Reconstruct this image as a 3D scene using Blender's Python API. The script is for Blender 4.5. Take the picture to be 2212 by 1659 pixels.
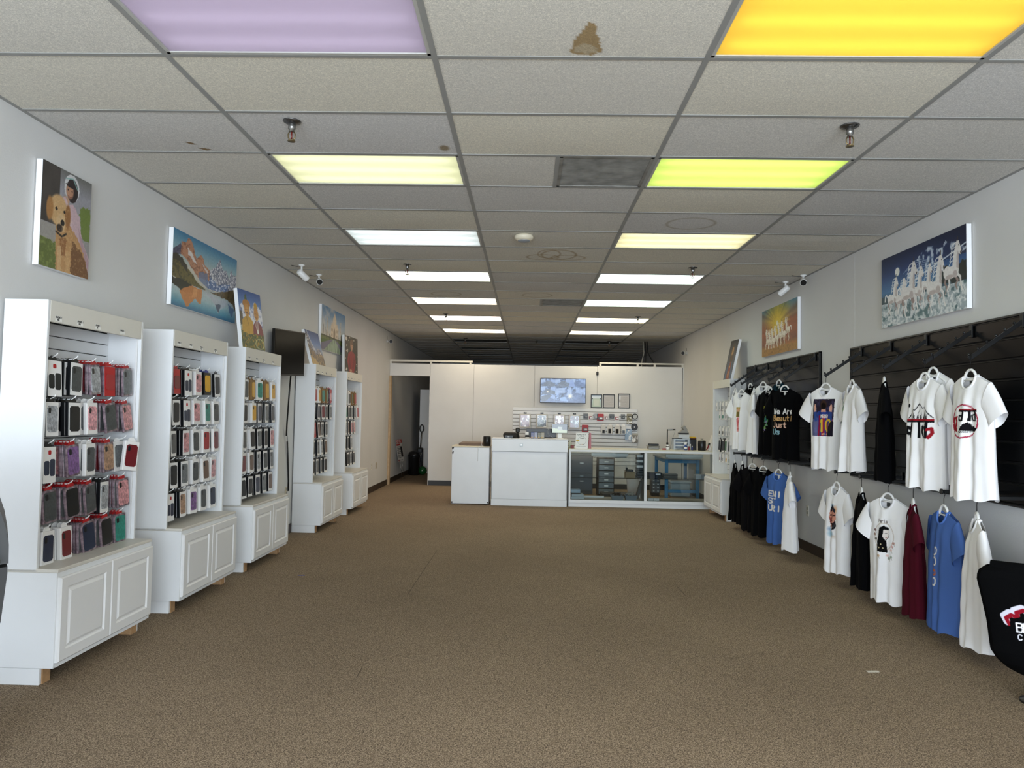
import bpy, bmesh, math, random
import numpy as np
from mathutils import Vector, Matrix

for _o in list(bpy.data.objects):
    bpy.data.objects.remove(_o, do_unlink=True)
SC = bpy.context.scene
COL = SC.collection

# ---------------------------------------------------------------- camera
XL, XR, ZC, CH = -2.780, 3.0945, 3.037, 1.437      # side walls, ceiling, lens height
YP = 14.34                                          # partition behind the counter
YB, YF = 22.6, -3.6                                 # far wall, shop front


def cam_axes(yaw, pitch, roll):
    cy, sy, cp, sp, cr, sr = (math.cos(yaw), math.sin(yaw), math.cos(pitch), math.sin(pitch), math.cos(roll), math.sin(roll))
    f = Vector((sy * cp, cy * cp, sp))
    r = Vector((cy, -sy, 0))
    u = r.cross(f)
    return r * cr + u * sr, u * cr - r * sr, f


_r, _u, _f = cam_axes(-.0222, .0426, .0182)
cam = bpy.data.cameras.new('camera')
cam.sensor_width = 36
cam.lens = 36 * 1551.65 / 2212
cam.clip_start = .05
camo = bpy.data.objects.new('camera', cam)
COL.objects.link(camo)
camo.matrix_world = Matrix(((_r.x, _u.x, -_f.x, 0), (_r.y, _u.y, -_f.y, 0), (_r.z, _u.z, -_f.z, CH), (0, 0, 0, 1)))
SC.camera = camo

# ---------------------------------------------------------------- world and daylight
W = bpy.data.worlds.new('world')
SC.world = W
W.use_nodes = True
_bg = W.node_tree.nodes['Background']
_bg.inputs[0].default_value = (.62, .78, 1, 1)
_bg.inputs[1].default_value = .6
WINDOWS = [(-2.55, -1.2), (-1.1, .2), (.3, 1.5), (1.6, 2.9)]      # panes of the shop front, x from / to
for _a, _b in WINDOWS:                                            # daylight entering through each pane
    L = bpy.data.lights.new('daylight', 'AREA')
    L.shape = 'RECTANGLE'
    L.size, L.size_y = _b - _a, 2.3
    L.energy = 112 * (_b - _a)
    L.color = (.78, .89, 1)
    o = bpy.data.objects.new('daylight', L)
    o.location = ((_a + _b) / 2, YF + .02, 1.45)
    o.rotation_euler = (math.radians(90), 0, 0)
    COL.objects.link(o)
vs = SC.view_settings
vs.view_transform = 'Standard'
vs.look = 'None'
vs.gamma = 1
vs.exposure = .24
vs.use_curve_mapping = False

# ---------------------------------------------------------------- helpers
rnd = random.Random(7)


def lin(c):
    return tuple((x / 12.92 if x <= .04045 else ((x + .055) / 1.055) ** 2.4) for x in c)


def hexc(h):
    return tuple(int(h[i:i + 2], 16) / 255 for i in (0, 2, 4))


MATS = {}


def mat(name, col, rough=.55, metal=0, noise=0, nscale=40, bump=0, bscale=200, spec=None, emit=0, vary=0, coat=0, alpha=1):
    """principled material, base colour in sRGB; noise = fine colour grain, bump = fine relief, vary = per object tone"""
    if name in MATS:
        return MATS[name]
    m = bpy.data.materials.new(name)
    m.use_nodes = True
    nt = m.node_tree
    p = nt.nodes['Principled BSDF']
    c = lin(hexc(col) if isinstance(col, str) else col) + (1,)
    p.inputs['Base Color'].default_value = c
    p.inputs['Roughness'].default_value = rough
    p.inputs['Metallic'].default_value = metal
    if spec is not None:
        p.inputs['Specular IOR Level'].default_value = spec
    if coat:
        p.inputs['Coat Weight'].default_value = coat
        p.inputs['Coat Roughness'].default_value = .12
    if alpha < 1:
        p.inputs['Alpha'].default_value = alpha
    if emit:
        p.inputs['Emission Color'].default_value = c
        p.inputs['Emission Strength'].default_value = emit
    out = None
    if noise or vary:
        mix = nt.nodes.new('ShaderNodeMix')
        mix.data_type = 'RGBA'
        mix.blend_type = 'MULTIPLY'
        mix.inputs[0].default_value = 1
        mix.inputs[6].default_value = c
        if noise:
            tc = nt.nodes.new('ShaderNodeTexCoord')
            n = nt.nodes.new('ShaderNodeTexNoise')
            n.inputs['Scale'].default_value = nscale
            n.inputs['Detail'].default_value = 5
            nt.links.new(tc.outputs['Object'], n.inputs['Vector'])
            mr = nt.nodes.new('ShaderNodeMapRange')
            mr.inputs[1].default_value, mr.inputs[2].default_value = .3, .7
            mr.inputs[3].default_value, mr.inputs[4].default_value = 1 - noise, 1 + noise
            nt.links.new(n.outputs['Fac'], mr.inputs[0])
            out = mr.outputs[0]
        if vary:
            oi = nt.nodes.new('ShaderNodeObjectInfo')
            mr2 = nt.nodes.new('ShaderNodeMapRange')
            mr2.inputs[3].default_value, mr2.inputs[4].default_value = 1 - vary, 1 + vary
            nt.links.new(oi.outputs['Random'], mr2.inputs[0])
            if out is not None:
                mu = nt.nodes.new('ShaderNodeMath')
                mu.operation = 'MULTIPLY'
                nt.links.new(out, mu.inputs[0])
                nt.links.new(mr2.outputs[0], mu.inputs[1])
                out = mu.outputs[0]
            else:
                out = mr2.outputs[0]
        cr = nt.nodes.new('ShaderNodeCombineColor')
        for i in range(3):
            nt.links.new(out, cr.inputs[i])
        nt.links.new(cr.outputs[0], mix.inputs[7])
        nt.links.new(mix.outputs[2], p.inputs['Base Color'])
    if bump:
        tc = nt.nodes.new('ShaderNodeTexCoord')
        n = nt.nodes.new('ShaderNodeTexNoise')
        n.inputs['Scale'].default_value = bscale
        n.inputs['Detail'].default_value = 4
        nt.links.new(tc.outputs['Object'], n.inputs['Vector'])
        b = nt.nodes.new('ShaderNodeBump')
        b.inputs['Strength'].default_value = bump
        b.inputs['Distance'].default_value = .004
        nt.links.new(n.outputs['Fac'], b.inputs['Height'])
        nt.links.new(b.outputs[0], p.inputs['Normal'])
    MATS[name] = m
    return m


def attr_mat(name, rough=.5, emit=0, bump=0, coat=0, spec=None):
    """colour read from the mesh's own print (colour attribute)"""
    if name in MATS:
        return MATS[name]
    m = bpy.data.materials.new(name)
    m.use_nodes = True
    nt = m.node_tree
    p = nt.nodes['Principled BSDF']
    a = nt.nodes.new('ShaderNodeAttribute')
    a.attribute_name = 'Col'
    p.inputs['Roughness'].default_value = rough
    if spec is not None:
        p.inputs['Specular IOR Level'].default_value = spec
    if coat:
        p.inputs['Coat Weight'].default_value = coat
    if emit:
        p.inputs['Base Color'].default_value = (.01, .01, .01, 1)
        nt.links.new(a.outputs['Color'], p.inputs['Emission Color'])
        p.inputs['Emission Strength'].default_value = emit
    else:
        nt.links.new(a.outputs['Color'], p.inputs['Base Color'])
    if bump:
        n = nt.nodes.new('ShaderNodeTexNoise')
        n.inputs['Scale'].default_value = 300
        b = nt.nodes.new('ShaderNodeBump')
        b.inputs['Strength'].default_value = bump
        b.inputs['Distance'].default_value = .002
        nt.links.new(n.outputs['Fac'], b.inputs['Height'])
        nt.links.new(b.outputs[0], p.inputs['Normal'])
    MATS[name] = m
    return m


class B:
    """collects shapes in a bmesh"""

    def __init__(s):
        s.bm = bmesh.new()
        s.mi = 0

    def faces(s, vs_, fs, smooth=False):
        v = [s.bm.verts.new(p) for p in vs_]
        for f in fs:
            try:
                q = s.bm.faces.new([v[i] for i in f])
                q.material_index = s.mi
                q.smooth = smooth
            except ValueError:
                pass
        return s

    def box(s, x0, x1, y0, y1, z0, z1, M=None):
        x0, x1 = min(x0, x1), max(x0, x1)
        y0, y1 = min(y0, y1), max(y0, y1)
        z0, z1 = min(z0, z1), max(z0, z1)
        P = [(x0, y0, z0), (x1, y0, z0), (x1, y1, z0), (x0, y1, z0), (x0, y0, z1), (x1, y0, z1), (x1, y1, z1), (x0, y1, z1)]
        if M is not None:
            P = [M @ Vector(p) for p in P]
        return s.faces(P, [(3, 2, 1, 0), (4, 5, 6, 7), (0, 1, 5, 4), (1, 2, 6, 5), (2, 3, 7, 6), (3, 0, 4, 7)])

    def bbox(s, x0, x1, y0, y1, z0, z1, r=.01, M=None, seg=1):
        """bevelled box"""
        t = bmesh.new()
        P = [(x, y, z) for z in (z0, z1) for x, y in ((x0, y0), (x1, y0), (x1, y1), (x0, y1))]
        v = [t.verts.new(p) for p in P]
        for f in [(3, 2, 1, 0), (4, 5, 6, 7), (0, 1, 5, 4), (1, 2, 6, 5), (2, 3, 7, 6), (3, 0, 4, 7)]:
            t.faces.new([v[i] for i in f])
        bmesh.ops.recalc_face_normals(t, faces=t.faces[:])
        bmesh.ops.bevel(t, geom=t.edges[:], offset=r, segments=seg, affect='EDGES', profile=.5)
        t.verts.index_update()
        Q = [(M @ q.co if M is not None else q.co.copy()) for q in t.verts]
        F = [[w.index for w in f.verts] for f in t.faces]
        t.free()
        return s.faces(Q, F)

    def prism(s, pts, d, M=None, smooth=False):
        """polygon (x,z) extruded along y from 0 to d"""
        n = len(pts)
        P = [Vector((x, 0, z)) for x, z in pts] + [Vector((x, d, z)) for x, z in pts]
        if M is not None:
            P = [M @ p for p in P]
        F = [tuple(range(n)), tuple(range(2 * n - 1, n - 1, -1))] + [(i, i + n, (i + 1) % n + n, (i + 1) % n) for i in range(n)]
        return s.faces(P, F)

    def tube(s, path, r, n=8, closed=False, cap=True, smooth=True):
        path = [Vector(p) for p in path]
        rs = r if isinstance(r, (list, tuple)) else [r] * len(path)
        m = len(path)
        rings = []
        up = None
        for i, p in enumerate(path):
            a = path[i - 1] if (i > 0 or closed) else p
            b = path[(i + 1) % m] if (i < m - 1 or closed) else p
            d = (b - a).normalized()
            if up is None:
                up = Vector((0, 0, 1)) if abs(d.z) < .9 else Vector((1, 0, 0))
            sx = d.cross(up)
            if sx.length < 1e-4:
                sx = d.cross(Vector((0, 1, .01)))
            sx.normalize()
            up = sx.cross(d).normalized()
            rings.append([p + (sx * math.cos(2 * math.pi * k / n) + up * math.sin(2 * math.pi * k / n)) * rs[i] for k in range(n)])
        V = [q for g in rings for q in g]
        F = []
        for i in range(m if closed else m - 1):
            j = (i + 1) % m
            for k in range(n):
                F.append((i * n + k, i * n + (k + 1) % n, j * n + (k + 1) % n, j * n + k))
        s.faces(V, F, smooth)
        if cap and not closed:
            s.faces(rings[0], [tuple(range(n - 1, -1, -1))])
            s.faces(rings[-1], [tuple(range(n))])
        return s

    def lathe(s, prof, c=(0, 0, 0), n=24, M=None, smooth=True):
        """profile of (radius, z) turned about the vertical through c"""
        V, F = [], []
        m = len(prof)
        for r, z in prof:
            for k in range(n):
                a = 2 * math.pi * k / n
                q = Vector((r * math.cos(a), r * math.sin(a), z))
                q = M @ q if M is not None else q + Vector(c)
                V.append(q)
        for i in range(m - 1):
            for k in range(n):
                F.append((i * n + k, i * n + (k + 1) % n, (i + 1) * n + (k + 1) % n, (i + 1) * n + k))
        s.faces(V, F, smooth)
        if prof[0][0] > 1e-5:
            s.faces(V[:n], [tuple(range(n - 1, -1, -1))])
        if prof[-1][0] > 1e-5:
            s.faces(V[-n:], [tuple(range(n))])
        return s

    def cyl(s, p0, p1, r, n=16):
        return s.tube([p0, p1], r, n)

    def sphere(s, c, r, n=10, sz=1):
        m = max(4, n // 2)
        return s.lathe([(r * math.sin(math.pi * i / m) + 1e-6, -r * sz * math.cos(math.pi * i / m)) for i in range(m + 1)], c, n)

    def mesh(s, name, mats):
        bmesh.ops.remove_doubles(s.bm, verts=s.bm.verts[:], dist=1e-6)
        bmesh.ops.recalc_face_normals(s.bm, faces=s.bm.faces[:])
        me = bpy.data.meshes.new(name)
        s.bm.to_mesh(me)
        s.bm.free()
        for m in (mats if isinstance(mats, (list, tuple)) else [mats]):
            me.materials.append(m)
        return me


def wm(o):
    return (wm(o.parent) @ o.matrix_basis) if o.parent else o.matrix_basis.copy()


def link(name, me, parent=None, origin=None):
    """object from a mesh given in world coordinates; stored in its parent's frame, or about its own base"""
    o = bpy.data.objects.new(name, me)
    COL.objects.link(o)
    if parent is not None:
        me.transform(wm(parent).inverted())
        o.parent = parent
    else:
        if origin is None:
            co = np.empty(len(me.vertices) * 3, 'f')
            me.vertices.foreach_get('co', co)
            co = co.reshape(-1, 3)
            a, b = co.min(0), co.max(0)
            origin = Vector(((a[0] + b[0]) / 2, (a[1] + b[1]) / 2, a[2]))
        me.transform(Matrix.Translation(-Vector(origin)))
        o.location = origin
    return o


def part(name, b, m, parent, label=None):
    """a part built in world coordinates"""
    o = link(name, b.mesh(name, m), parent)
    if label:
        o['label'] = label
    return o


def lpart(name, b, m, parent, label=None):
    """a part built in its parent's own frame"""
    me = b if isinstance(b, bpy.types.Mesh) else b.mesh(name, m)
    o = bpy.data.objects.new(name, me)
    COL.objects.link(o)
    o.parent = parent
    if label:
        o['label'] = label
    return o


def tag(o, label, cat, group=None):
    o['label'] = label
    o['category'] = cat
    if group:
        o['group'] = group
    return o


def thing(name, label, cat, loc=(0, 0, 0), rz=0, group=None):
    o = bpy.data.objects.new(name, None)
    o.empty_display_size = .1
    COL.objects.link(o)
    o.location = loc
    o.rotation_euler = (0, 0, rz)
    return tag(o, label, cat, group)


def solid(name, b, m, label, cat, group=None):
    """a thing that is one mesh"""
    return tag(link(name, b.mesh(name, m)), label, cat, group)


def struct(name, b, m, parent=None):
    o = link(name, b.mesh(name, m), parent)
    if parent is None:
        o['kind'] = 'structure'
    return o


def sempty(name, loc=(0, 0, 0)):
    o = bpy.data.objects.new(name, None)
    COL.objects.link(o)
    o.location = loc
    o['kind'] = 'structure'
    return o


def copy_tree(o, parent=None, label=None, group=None):
    c = o.copy()
    COL.objects.link(c)
    c.parent = parent
    if label:
        c['label'] = label
    if group:
        c['group'] = group
    for ch in o.children:
        copy_tree(ch, c)
    return c


# ---------------------------------------------------------------- flat prints: a small painter on an array
class Art:
    def __init__(s, w, h, bg='ffffff', aspect=None):
        s.w, s.h = w, h
        s.a = np.empty((h, w, 3))
        s.a[:] = s.c(bg)
        s.asp = aspect or w / h
        s.x, s.y = np.meshgrid((np.arange(w) + .5) / w, (np.arange(h) + .5) / h)
        s.rng = np.random.RandomState(3)

    @staticmethod
    def c(c):
        return np.array(hexc(c) if isinstance(c, str) else c)

    def nz(s, n=6, m=None):
        """smooth three-octave noise in 0..1, n cells across"""
        m = m or max(2, int(n / s.asp))
        tot, w = 0, 0
        for k, a in ((1, 1), (2, .5), (4, .25)):
            g = s.rng.rand(m * k + 2, n * k + 2)
            fx, fy = s.x * n * k, s.y * m * k
            ix, iy = fx.astype(int), fy.astype(int)
            tx, ty = fx - ix, fy - iy
            tx, ty = tx * tx * (3 - 2 * tx), ty * ty * (3 - 2 * ty)
            tot = tot + a * ((g[iy, ix] * (1 - tx) + g[iy, ix + 1] * tx) * (1 - ty) + (g[iy + 1, ix] * (1 - tx) + g[iy + 1, ix + 1] * tx) * ty)
            w += a
        return np.clip((tot / w - .5) * 1.35 + .5, 0, 1)

    def put(s, mask, col, alpha=1):
        m = (mask * alpha)[..., None] if not isinstance(mask, bool) else alpha
        s.a = s.a * (1 - m) + (col if isinstance(col, np.ndarray) and col.ndim == 3 else s.c(col)) * m
        return s

    def grad(s, stops, vert=True, mask=None):
        t = s.y if vert else s.x
        xs = [q[0] for q in stops]
        cs = np.array([s.c(q[1]) for q in stops])
        g = np.stack([np.interp(t, xs, cs[:, i]) for i in range(3)], -1)
        return s.put(np.ones_like(t) if mask is None else mask, g)

    def pmask(s, pts, jit=0):
        x, y = s.x, s.y
        if jit:
            x = x + (s.nz(24) - .5) * jit
            y = y + (s.nz(24) - .5) * jit * s.asp
        m = np.zeros(x.shape, bool)
        n = len(pts)
        for i in range(n):
            (x0, y0), (x1, y1) = pts[i], pts[(i + 1) % n]
            if y0 == y1:
                continue
            c = ((y0 > y) != (y1 > y)) & (x < (x1 - x0) * (y - y0) / (y1 - y0) + x0)
            m ^= c
        return m.astype(float)

    def poly(s, pts, col, alpha=1, jit=0):
        return s.put(s.pmask(pts, jit), col, alpha)

    def emask(s, cx, cy, rx, ry, soft=0):
        d = np.sqrt(((s.x - cx) / rx) ** 2 + ((s.y - cy) / ry) ** 2)
        return np.clip((1 - d) / max(soft, 1e-3), 0, 1)

    def ell(s, cx, cy, rx, ry, col, alpha=1, soft=0):
        return s.put(s.emask(cx, cy, rx, ry, soft), col, alpha)

    def rect(s, x0, y0, x1, y1, col, alpha=1):
        return s.put(((s.x >= x0) & (s.x < x1) & (s.y >= y0) & (s.y < y1)).astype(float), col, alpha)

    def line(s, pts, w, col, alpha=1):
        A = s.asp
        m = np.zeros(s.x.shape)
        for (x0, y0), (x1, y1) in zip(pts[:-1], pts[1:]):
            ax, ay, bx, by = x0 * A, y0, x1 * A, y1
            dx, dy = bx - ax, by - ay
            L = dx * dx + dy * dy + 1e-12
            t = np.clip(((s.x * A - ax) * dx + (s.y - ay) * dy) / L, 0, 1)
            d = np.hypot(s.x * A - ax - t * dx, s.y - ay - t * dy)
            m = np.maximum(m, np.clip((w / 2 - d) * s.h + .5, 0, 1))
        return s.put(m, col, alpha)

    def grain(s, amp, n=40):
        s.a = np.clip(s.a * (1 + (s.nz(n)[..., None] - .5) * 2 * amp), 0, 1)
        return s

    def text(s, t, x, y, h, col, w=None, gap=.3):
        """stroke lettering; x,y = left top, h = letter height (of the picture height)"""
        cw = h * .62 / s.asp
        for ch in t:
            if ch in FONT:
                for st in FONT[ch]:
                    s.line([(x + px / 4 * cw, y + (1 - py / 6) * h) for px, py in st], w or h * .16, col)
            x += cw * (1 + gap)
        return s

    def lines(s, x0, y0, x1, y1, n, col, alpha=.7):
        """rows of print too small to read"""
        for i in range(n):
            yy = y0 + (y1 - y0) * (i + .5) / n
            x = x0
            while x < x1:
                L = (.03 + .08 * s.rng.rand())
                s.line([(x, yy), (min(x + L, x1), yy)], (y1 - y0) / n * .4, col, alpha * (.5 + .5 * s.rng.rand()))
                x += L + .02
        return s


FONT = {
    'A': [[(0, 0), (2, 6), (4, 0)], [(.8, 2), (3.2, 2)]], 'B': [[(0, 0), (0, 6), (3, 6), (3.6, 5), (3, 3.2), (0, 3.2)], [(3, 3.2), (4, 2), (3, 0), (0, 0)]],
    'C': [[(4, 5), (3, 6), (1, 6), (0, 4.5), (0, 1.5), (1, 0), (3, 0), (4, 1)]], 'D': [[(0, 0), (0, 6), (2.5, 6), (4, 4.5), (4, 1.5), (2.5, 0), (0, 0)]],
    'E': [[(4, 6), (0, 6), (0, 0), (4, 0)], [(0, 3), (3, 3)]], 'F': [[(4, 6), (0, 6), (0, 0)], [(0, 3), (3, 3)]],
    'G': [[(4, 5), (3, 6), (1, 6), (0, 4.5), (0, 1.5), (1, 0), (3, 0), (4, 1), (4, 3), (2.5, 3)]], 'H': [[(0, 0), (0, 6)], [(4, 0), (4, 6)], [(0, 3), (4, 3)]],
    'I': [[(2, 0), (2, 6)]], 'J': [[(3, 6), (3, 1), (2, 0), (1, 0), (0, 1)]], 'K': [[(0, 0), (0, 6)], [(4, 6), (0, 2.6)], [(1.3, 3.6), (4, 0)]],
    'L': [[(0, 6), (0, 0), (4, 0)]], 'M': [[(0, 0), (0, 6), (2, 3), (4, 6), (4, 0)]], 'N': [[(0, 0), (0, 6), (4, 0), (4, 6)]],
    'O': [[(1, 0), (0, 1.5), (0, 4.5), (1, 6), (3, 6), (4, 4.5), (4, 1.5), (3, 0), (1, 0)]], 'P': [[(0, 0), (0, 6), (3, 6), (4, 4.7), (3, 3), (0, 3)]],
    'R': [[(0, 0), (0, 6), (3, 6), (4, 4.7), (3, 3), (0, 3)], [(2, 3), (4, 0)]], 'S': [[(4, 5), (3, 6), (1, 6), (0, 5), (.6, 3.4), (3.4, 2.6), (4, 1), (3, 0), (1, 0), (0, 1)]],
    'T': [[(0, 6), (4, 6)], [(2, 6), (2, 0)]], 'U': [[(0, 6), (0, 1.5), (1, 0), (3, 0), (4, 1.5), (4, 6)]], 'V': [[(0, 6), (2, 0), (4, 6)]],
    'W': [[(0, 6), (1, 0), (2, 4), (3, 0), (4, 6)]], 'X': [[(0, 0), (4, 6)], [(0, 6), (4, 0)]], 'Y': [[(0, 6), (2, 3), (4, 6)], [(2, 3), (2, 0)]],
    'Z': [[(0, 6), (4, 6), (0, 0), (4, 0)]], '0': [[(1, 0), (0, 1.5), (0, 4.5), (1, 6), (3, 6), (4, 4.5), (4, 1.5), (3, 0), (1, 0)]],
    '1': [[(1, 5), (2.2, 6), (2.2, 0)]], '2': [[(0, 5), (1, 6), (3, 6), (4, 4.6), (0, 0), (4, 0)]], '3': [[(0, 6), (4, 6), (2, 3.6), (4, 2), (3, 0), (0, .4)]],
    '7': [[(0, 6), (4, 6), (1.5, 0)]], '8': [[(2, 3.2), (.4, 4.5), (1.2, 6), (2.8, 6), (3.6, 4.5), (2, 3.2), (0, 1.5), (1, 0), (3, 0), (4, 1.5), (2, 3.2)]],
    '&': [[(4, 0), (.8, 4.8), (1.6, 6), (2.6, 5), (0, 1.6), (1, 0), (2.6, .4), (4, 2.5)]],
    'a': [[(.4, 3.6), (2, 4), (3.2, 3.4), (3.2, 0)], [(3.2, 2.2), (1, 2.2), (.2, 1), (1, 0), (3.2, .8)]], 'b': [[(.4, 6), (.4, 0), (2.6, 0), (3.6, 1.8), (2.8, 3.8), (.4, 3.4)]],
    'e': [[(.3, 2), (3.6, 2), (3, 3.8), (1.2, 4), (.2, 2.4), (.8, .2), (3.4, .4)]], 'f': [[(3.2, 5.6), (2, 6), (1.4, 5), (1.4, -.6)], [(.2, 3.8), (3, 3.8)]],
    'g': [[(3.4, 3.8), (1, 4), (.2, 2), (1, .4), (3.4, .8)], [(3.4, 4), (3.4, -1.2), (1, -1.6)]], 'h': [[(.4, 6), (.4, 0)], [(.4, 3), (2.2, 4), (3.4, 3), (3.4, 0)]],
    'i': [[(2, 4), (2, 0)], [(2, 5.4), (2, 5.6)]], 'l': [[(2, 6), (2, 0)]], 'n': [[(.4, 4), (.4, 0)], [(.4, 3), (2.2, 4), (3.4, 3), (3.4, 0)]],
    'o': [[(2, 0), (.4, 1), (.4, 3), (2, 4), (3.6, 3), (3.6, 1), (2, 0)]], 'r': [[(.6, 4), (.6, 0)], [(.6, 2.6), (2, 4), (3.4, 3.6)]], 's': [[(3.4, 3.5), (1, 4), (.6, 2.8), (3.2, 1.4), (2.6, 0), (.3, .4)]],
    't': [[(1.6, 6), (1.6, .6), (3, .1)], [(.2, 4), (3.2, 4)]], 'u': [[(.4, 4), (.4, 1), (1.4, 0), (3.4, .8)], [(3.4, 4), (3.4, 0)]],
}


def colattr(me, rgb):
    """rgb: (n,3) sRGB per vertex"""
    c = np.clip(np.asarray(rgb, float), 0, 1)
    c = np.where(c <= .04045, c / 12.92, ((c + .055) / 1.055) ** 2.4)
    at = me.color_attributes.new('Col', 'FLOAT_COLOR', 'POINT')
    at.data.foreach_set('color', np.concatenate([c, np.ones((len(c), 1))], 1).astype('f').ravel())


def art_mesh(name, art, tl, tr, bl, m, thick=None):
    """grid of the art's own resolution between three corners (world or local)"""
    tl, tr, bl = (np.array(q, float) for q in (tl, tr, bl))
    h, w = art.a.shape[:2]
    u, v = np.meshgrid(np.linspace(0, 1, w), np.linspace(0, 1, h))
    P = tl + u[..., None] * (tr - tl) + v[..., None] * (bl - tl)
    i = np.arange(w * h).reshape(h, w)
    F = np.stack([i[1:, :-1], i[1:, 1:], i[:-1, 1:], i[:-1, :-1]], -1).reshape(-1, 4)
    me = bpy.data.meshes.new(name)
    me.from_pydata(P.reshape(-1, 3).tolist(), [], F.tolist())
    colattr(me, art.a.reshape(-1, 3))
    me.materials.append(m)
    return me
# ================================================================ room shell
M_WALL = mat('wall_paint', 'd8d7d5', .75, noise=.03, nscale=1.3, bump=.15, bscale=120)
M_WALLB = mat('partition_board', 'dfdedb', .7, noise=.025, nscale=2.2, bump=.08, bscale=90)
M_WHITE = mat('white_melamine', 'e8e9ea', .42, noise=.012, nscale=5, bump=.03, bscale=60)
M_WHITE2 = mat('white_door_foil', 'e8e7e6', .38)
M_CREAM = mat('cream_header_board', 'dedad0', .5, noise=.02, nscale=6)
M_BLACK = mat('black_plastic', '0d0d0e', .35)
M_BLACKM = mat('black_steel', '0b0b0c', .4, metal=.3)
M_DARK = mat('dark_gap', '1b1a19', .8)
M_BASE = mat('brown_vinyl_base', '32251c', .45)
M_WOOD = mat('raw_pine', 'b08a62', .7, noise=.18, nscale=30)
M_STEEL = mat('brushed_steel', '8e8d8a', .3, metal=.9)
M_TEE = mat('grid_tee_enamel', '92928f', .5)
M_GLASS = None


def glass():
    global M_GLASS
    if M_GLASS:
        return M_GLASS
    m = bpy.data.materials.new('case_glass')
    m.use_nodes = True
    nt = m.node_tree
    nt.nodes.remove(nt.nodes['Principled BSDF'])
    t = nt.nodes.new('ShaderNodeBsdfTransparent')
    t.inputs[0].default_value = (.86, .9, .9, 1)
    g = nt.nodes.new('ShaderNodeBsdfGlossy')
    g.inputs['Roughness'].default_value = .02
    fr = nt.nodes.new('ShaderNodeFresnel')
    fr.inputs['IOR'].default_value = 1.6
    mx = nt.nodes.new('ShaderNodeMixShader')
    nt.links.new(fr.outputs[0], mx.inputs[0])
    nt.links.new(t.outputs[0], mx.inputs[1])
    nt.links.new(g.outputs[0], mx.inputs[2])
    nt.links.new(mx.outputs[0], nt.nodes['Material Output'].inputs[0])
    M_GLASS = m
    return m


def glow(name, col, st):
    if name in MATS:
        return MATS[name]
    m = mat(name, '202020', .5)
    p = m.node_tree.nodes['Principled BSDF']
    p.inputs['Emission Color'].default_value = lin(hexc(col)) + (1,)
    p.inputs['Emission Strength'].default_value = st
    return m


def carpet_mat():
    m = bpy.data.materials.new('brown_loop_carpet')
    m.use_nodes = True
    nt = m.node_tree
    p = nt.nodes['Principled BSDF']
    p.inputs['Roughness'].default_value = .95
    p.inputs['Specular IOR Level'].default_value = .1
    tc = nt.nodes.new('ShaderNodeTexCoord')

    def noise(sc, det, rough=.6):
        n = nt.nodes.new('ShaderNodeTexNoise')
        n.inputs['Scale'].default_value = sc
        n.inputs['Detail'].default_value = det
        n.inputs['Roughness'].default_value = rough
        nt.links.new(tc.outputs['Object'], n.inputs['Vector'])
        return n
    n1, n2, n3 = noise(165, 4, .8), noise(.55, 4), noise(500, 2)
    r1 = nt.nodes.new('ShaderNodeValToRGB')
    e = r1.color_ramp.elements
    e[0].position, e[0].color = .38, lin(hexc('4a3f35')) + (1,)
    e[1].position, e[1].color = .62, lin(hexc('c6b096')) + (1,)
    k = e.new(.5)
    k.color = lin(hexc('8e7b65')) + (1,)
    nt.links.new(n1.outputs['Fac'], r1.inputs[0])
    r2 = nt.nodes.new('ShaderNodeMapRange')
    r2.inputs[1].default_value, r2.inputs[2].default_value = .3, .7
    r2.inputs[3].default_value, r2.inputs[4].default_value = .86, 1.08
    nt.links.new(n2.outputs['Fac'], r2.inputs[0])
    cc = nt.nodes.new('ShaderNodeCombineColor')
    for i in range(3):
        nt.links.new(r2.outputs[0], cc.inputs[i])
    mx = nt.nodes.new('ShaderNodeMix')
    mx.data_type = 'RGBA'
    mx.blend_type = 'MULTIPLY'
    mx.inputs[0].default_value = 1
    nt.links.new(r1.outputs[0], mx.inputs[6])
    nt.links.new(cc.outputs[0], mx.inputs[7])
    nt.links.new(mx.outputs[2], p.inputs['Base Color'])
    b = nt.nodes.new('ShaderNodeBump')
    b.inputs['Strength'].default_value = .5
    b.inputs['Distance'].default_value = .006
    nt.links.new(n3.outputs['Fac'], b.inputs['Height'])
    nt.links.new(b.outputs[0], p.inputs['Normal'])
    return m


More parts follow.
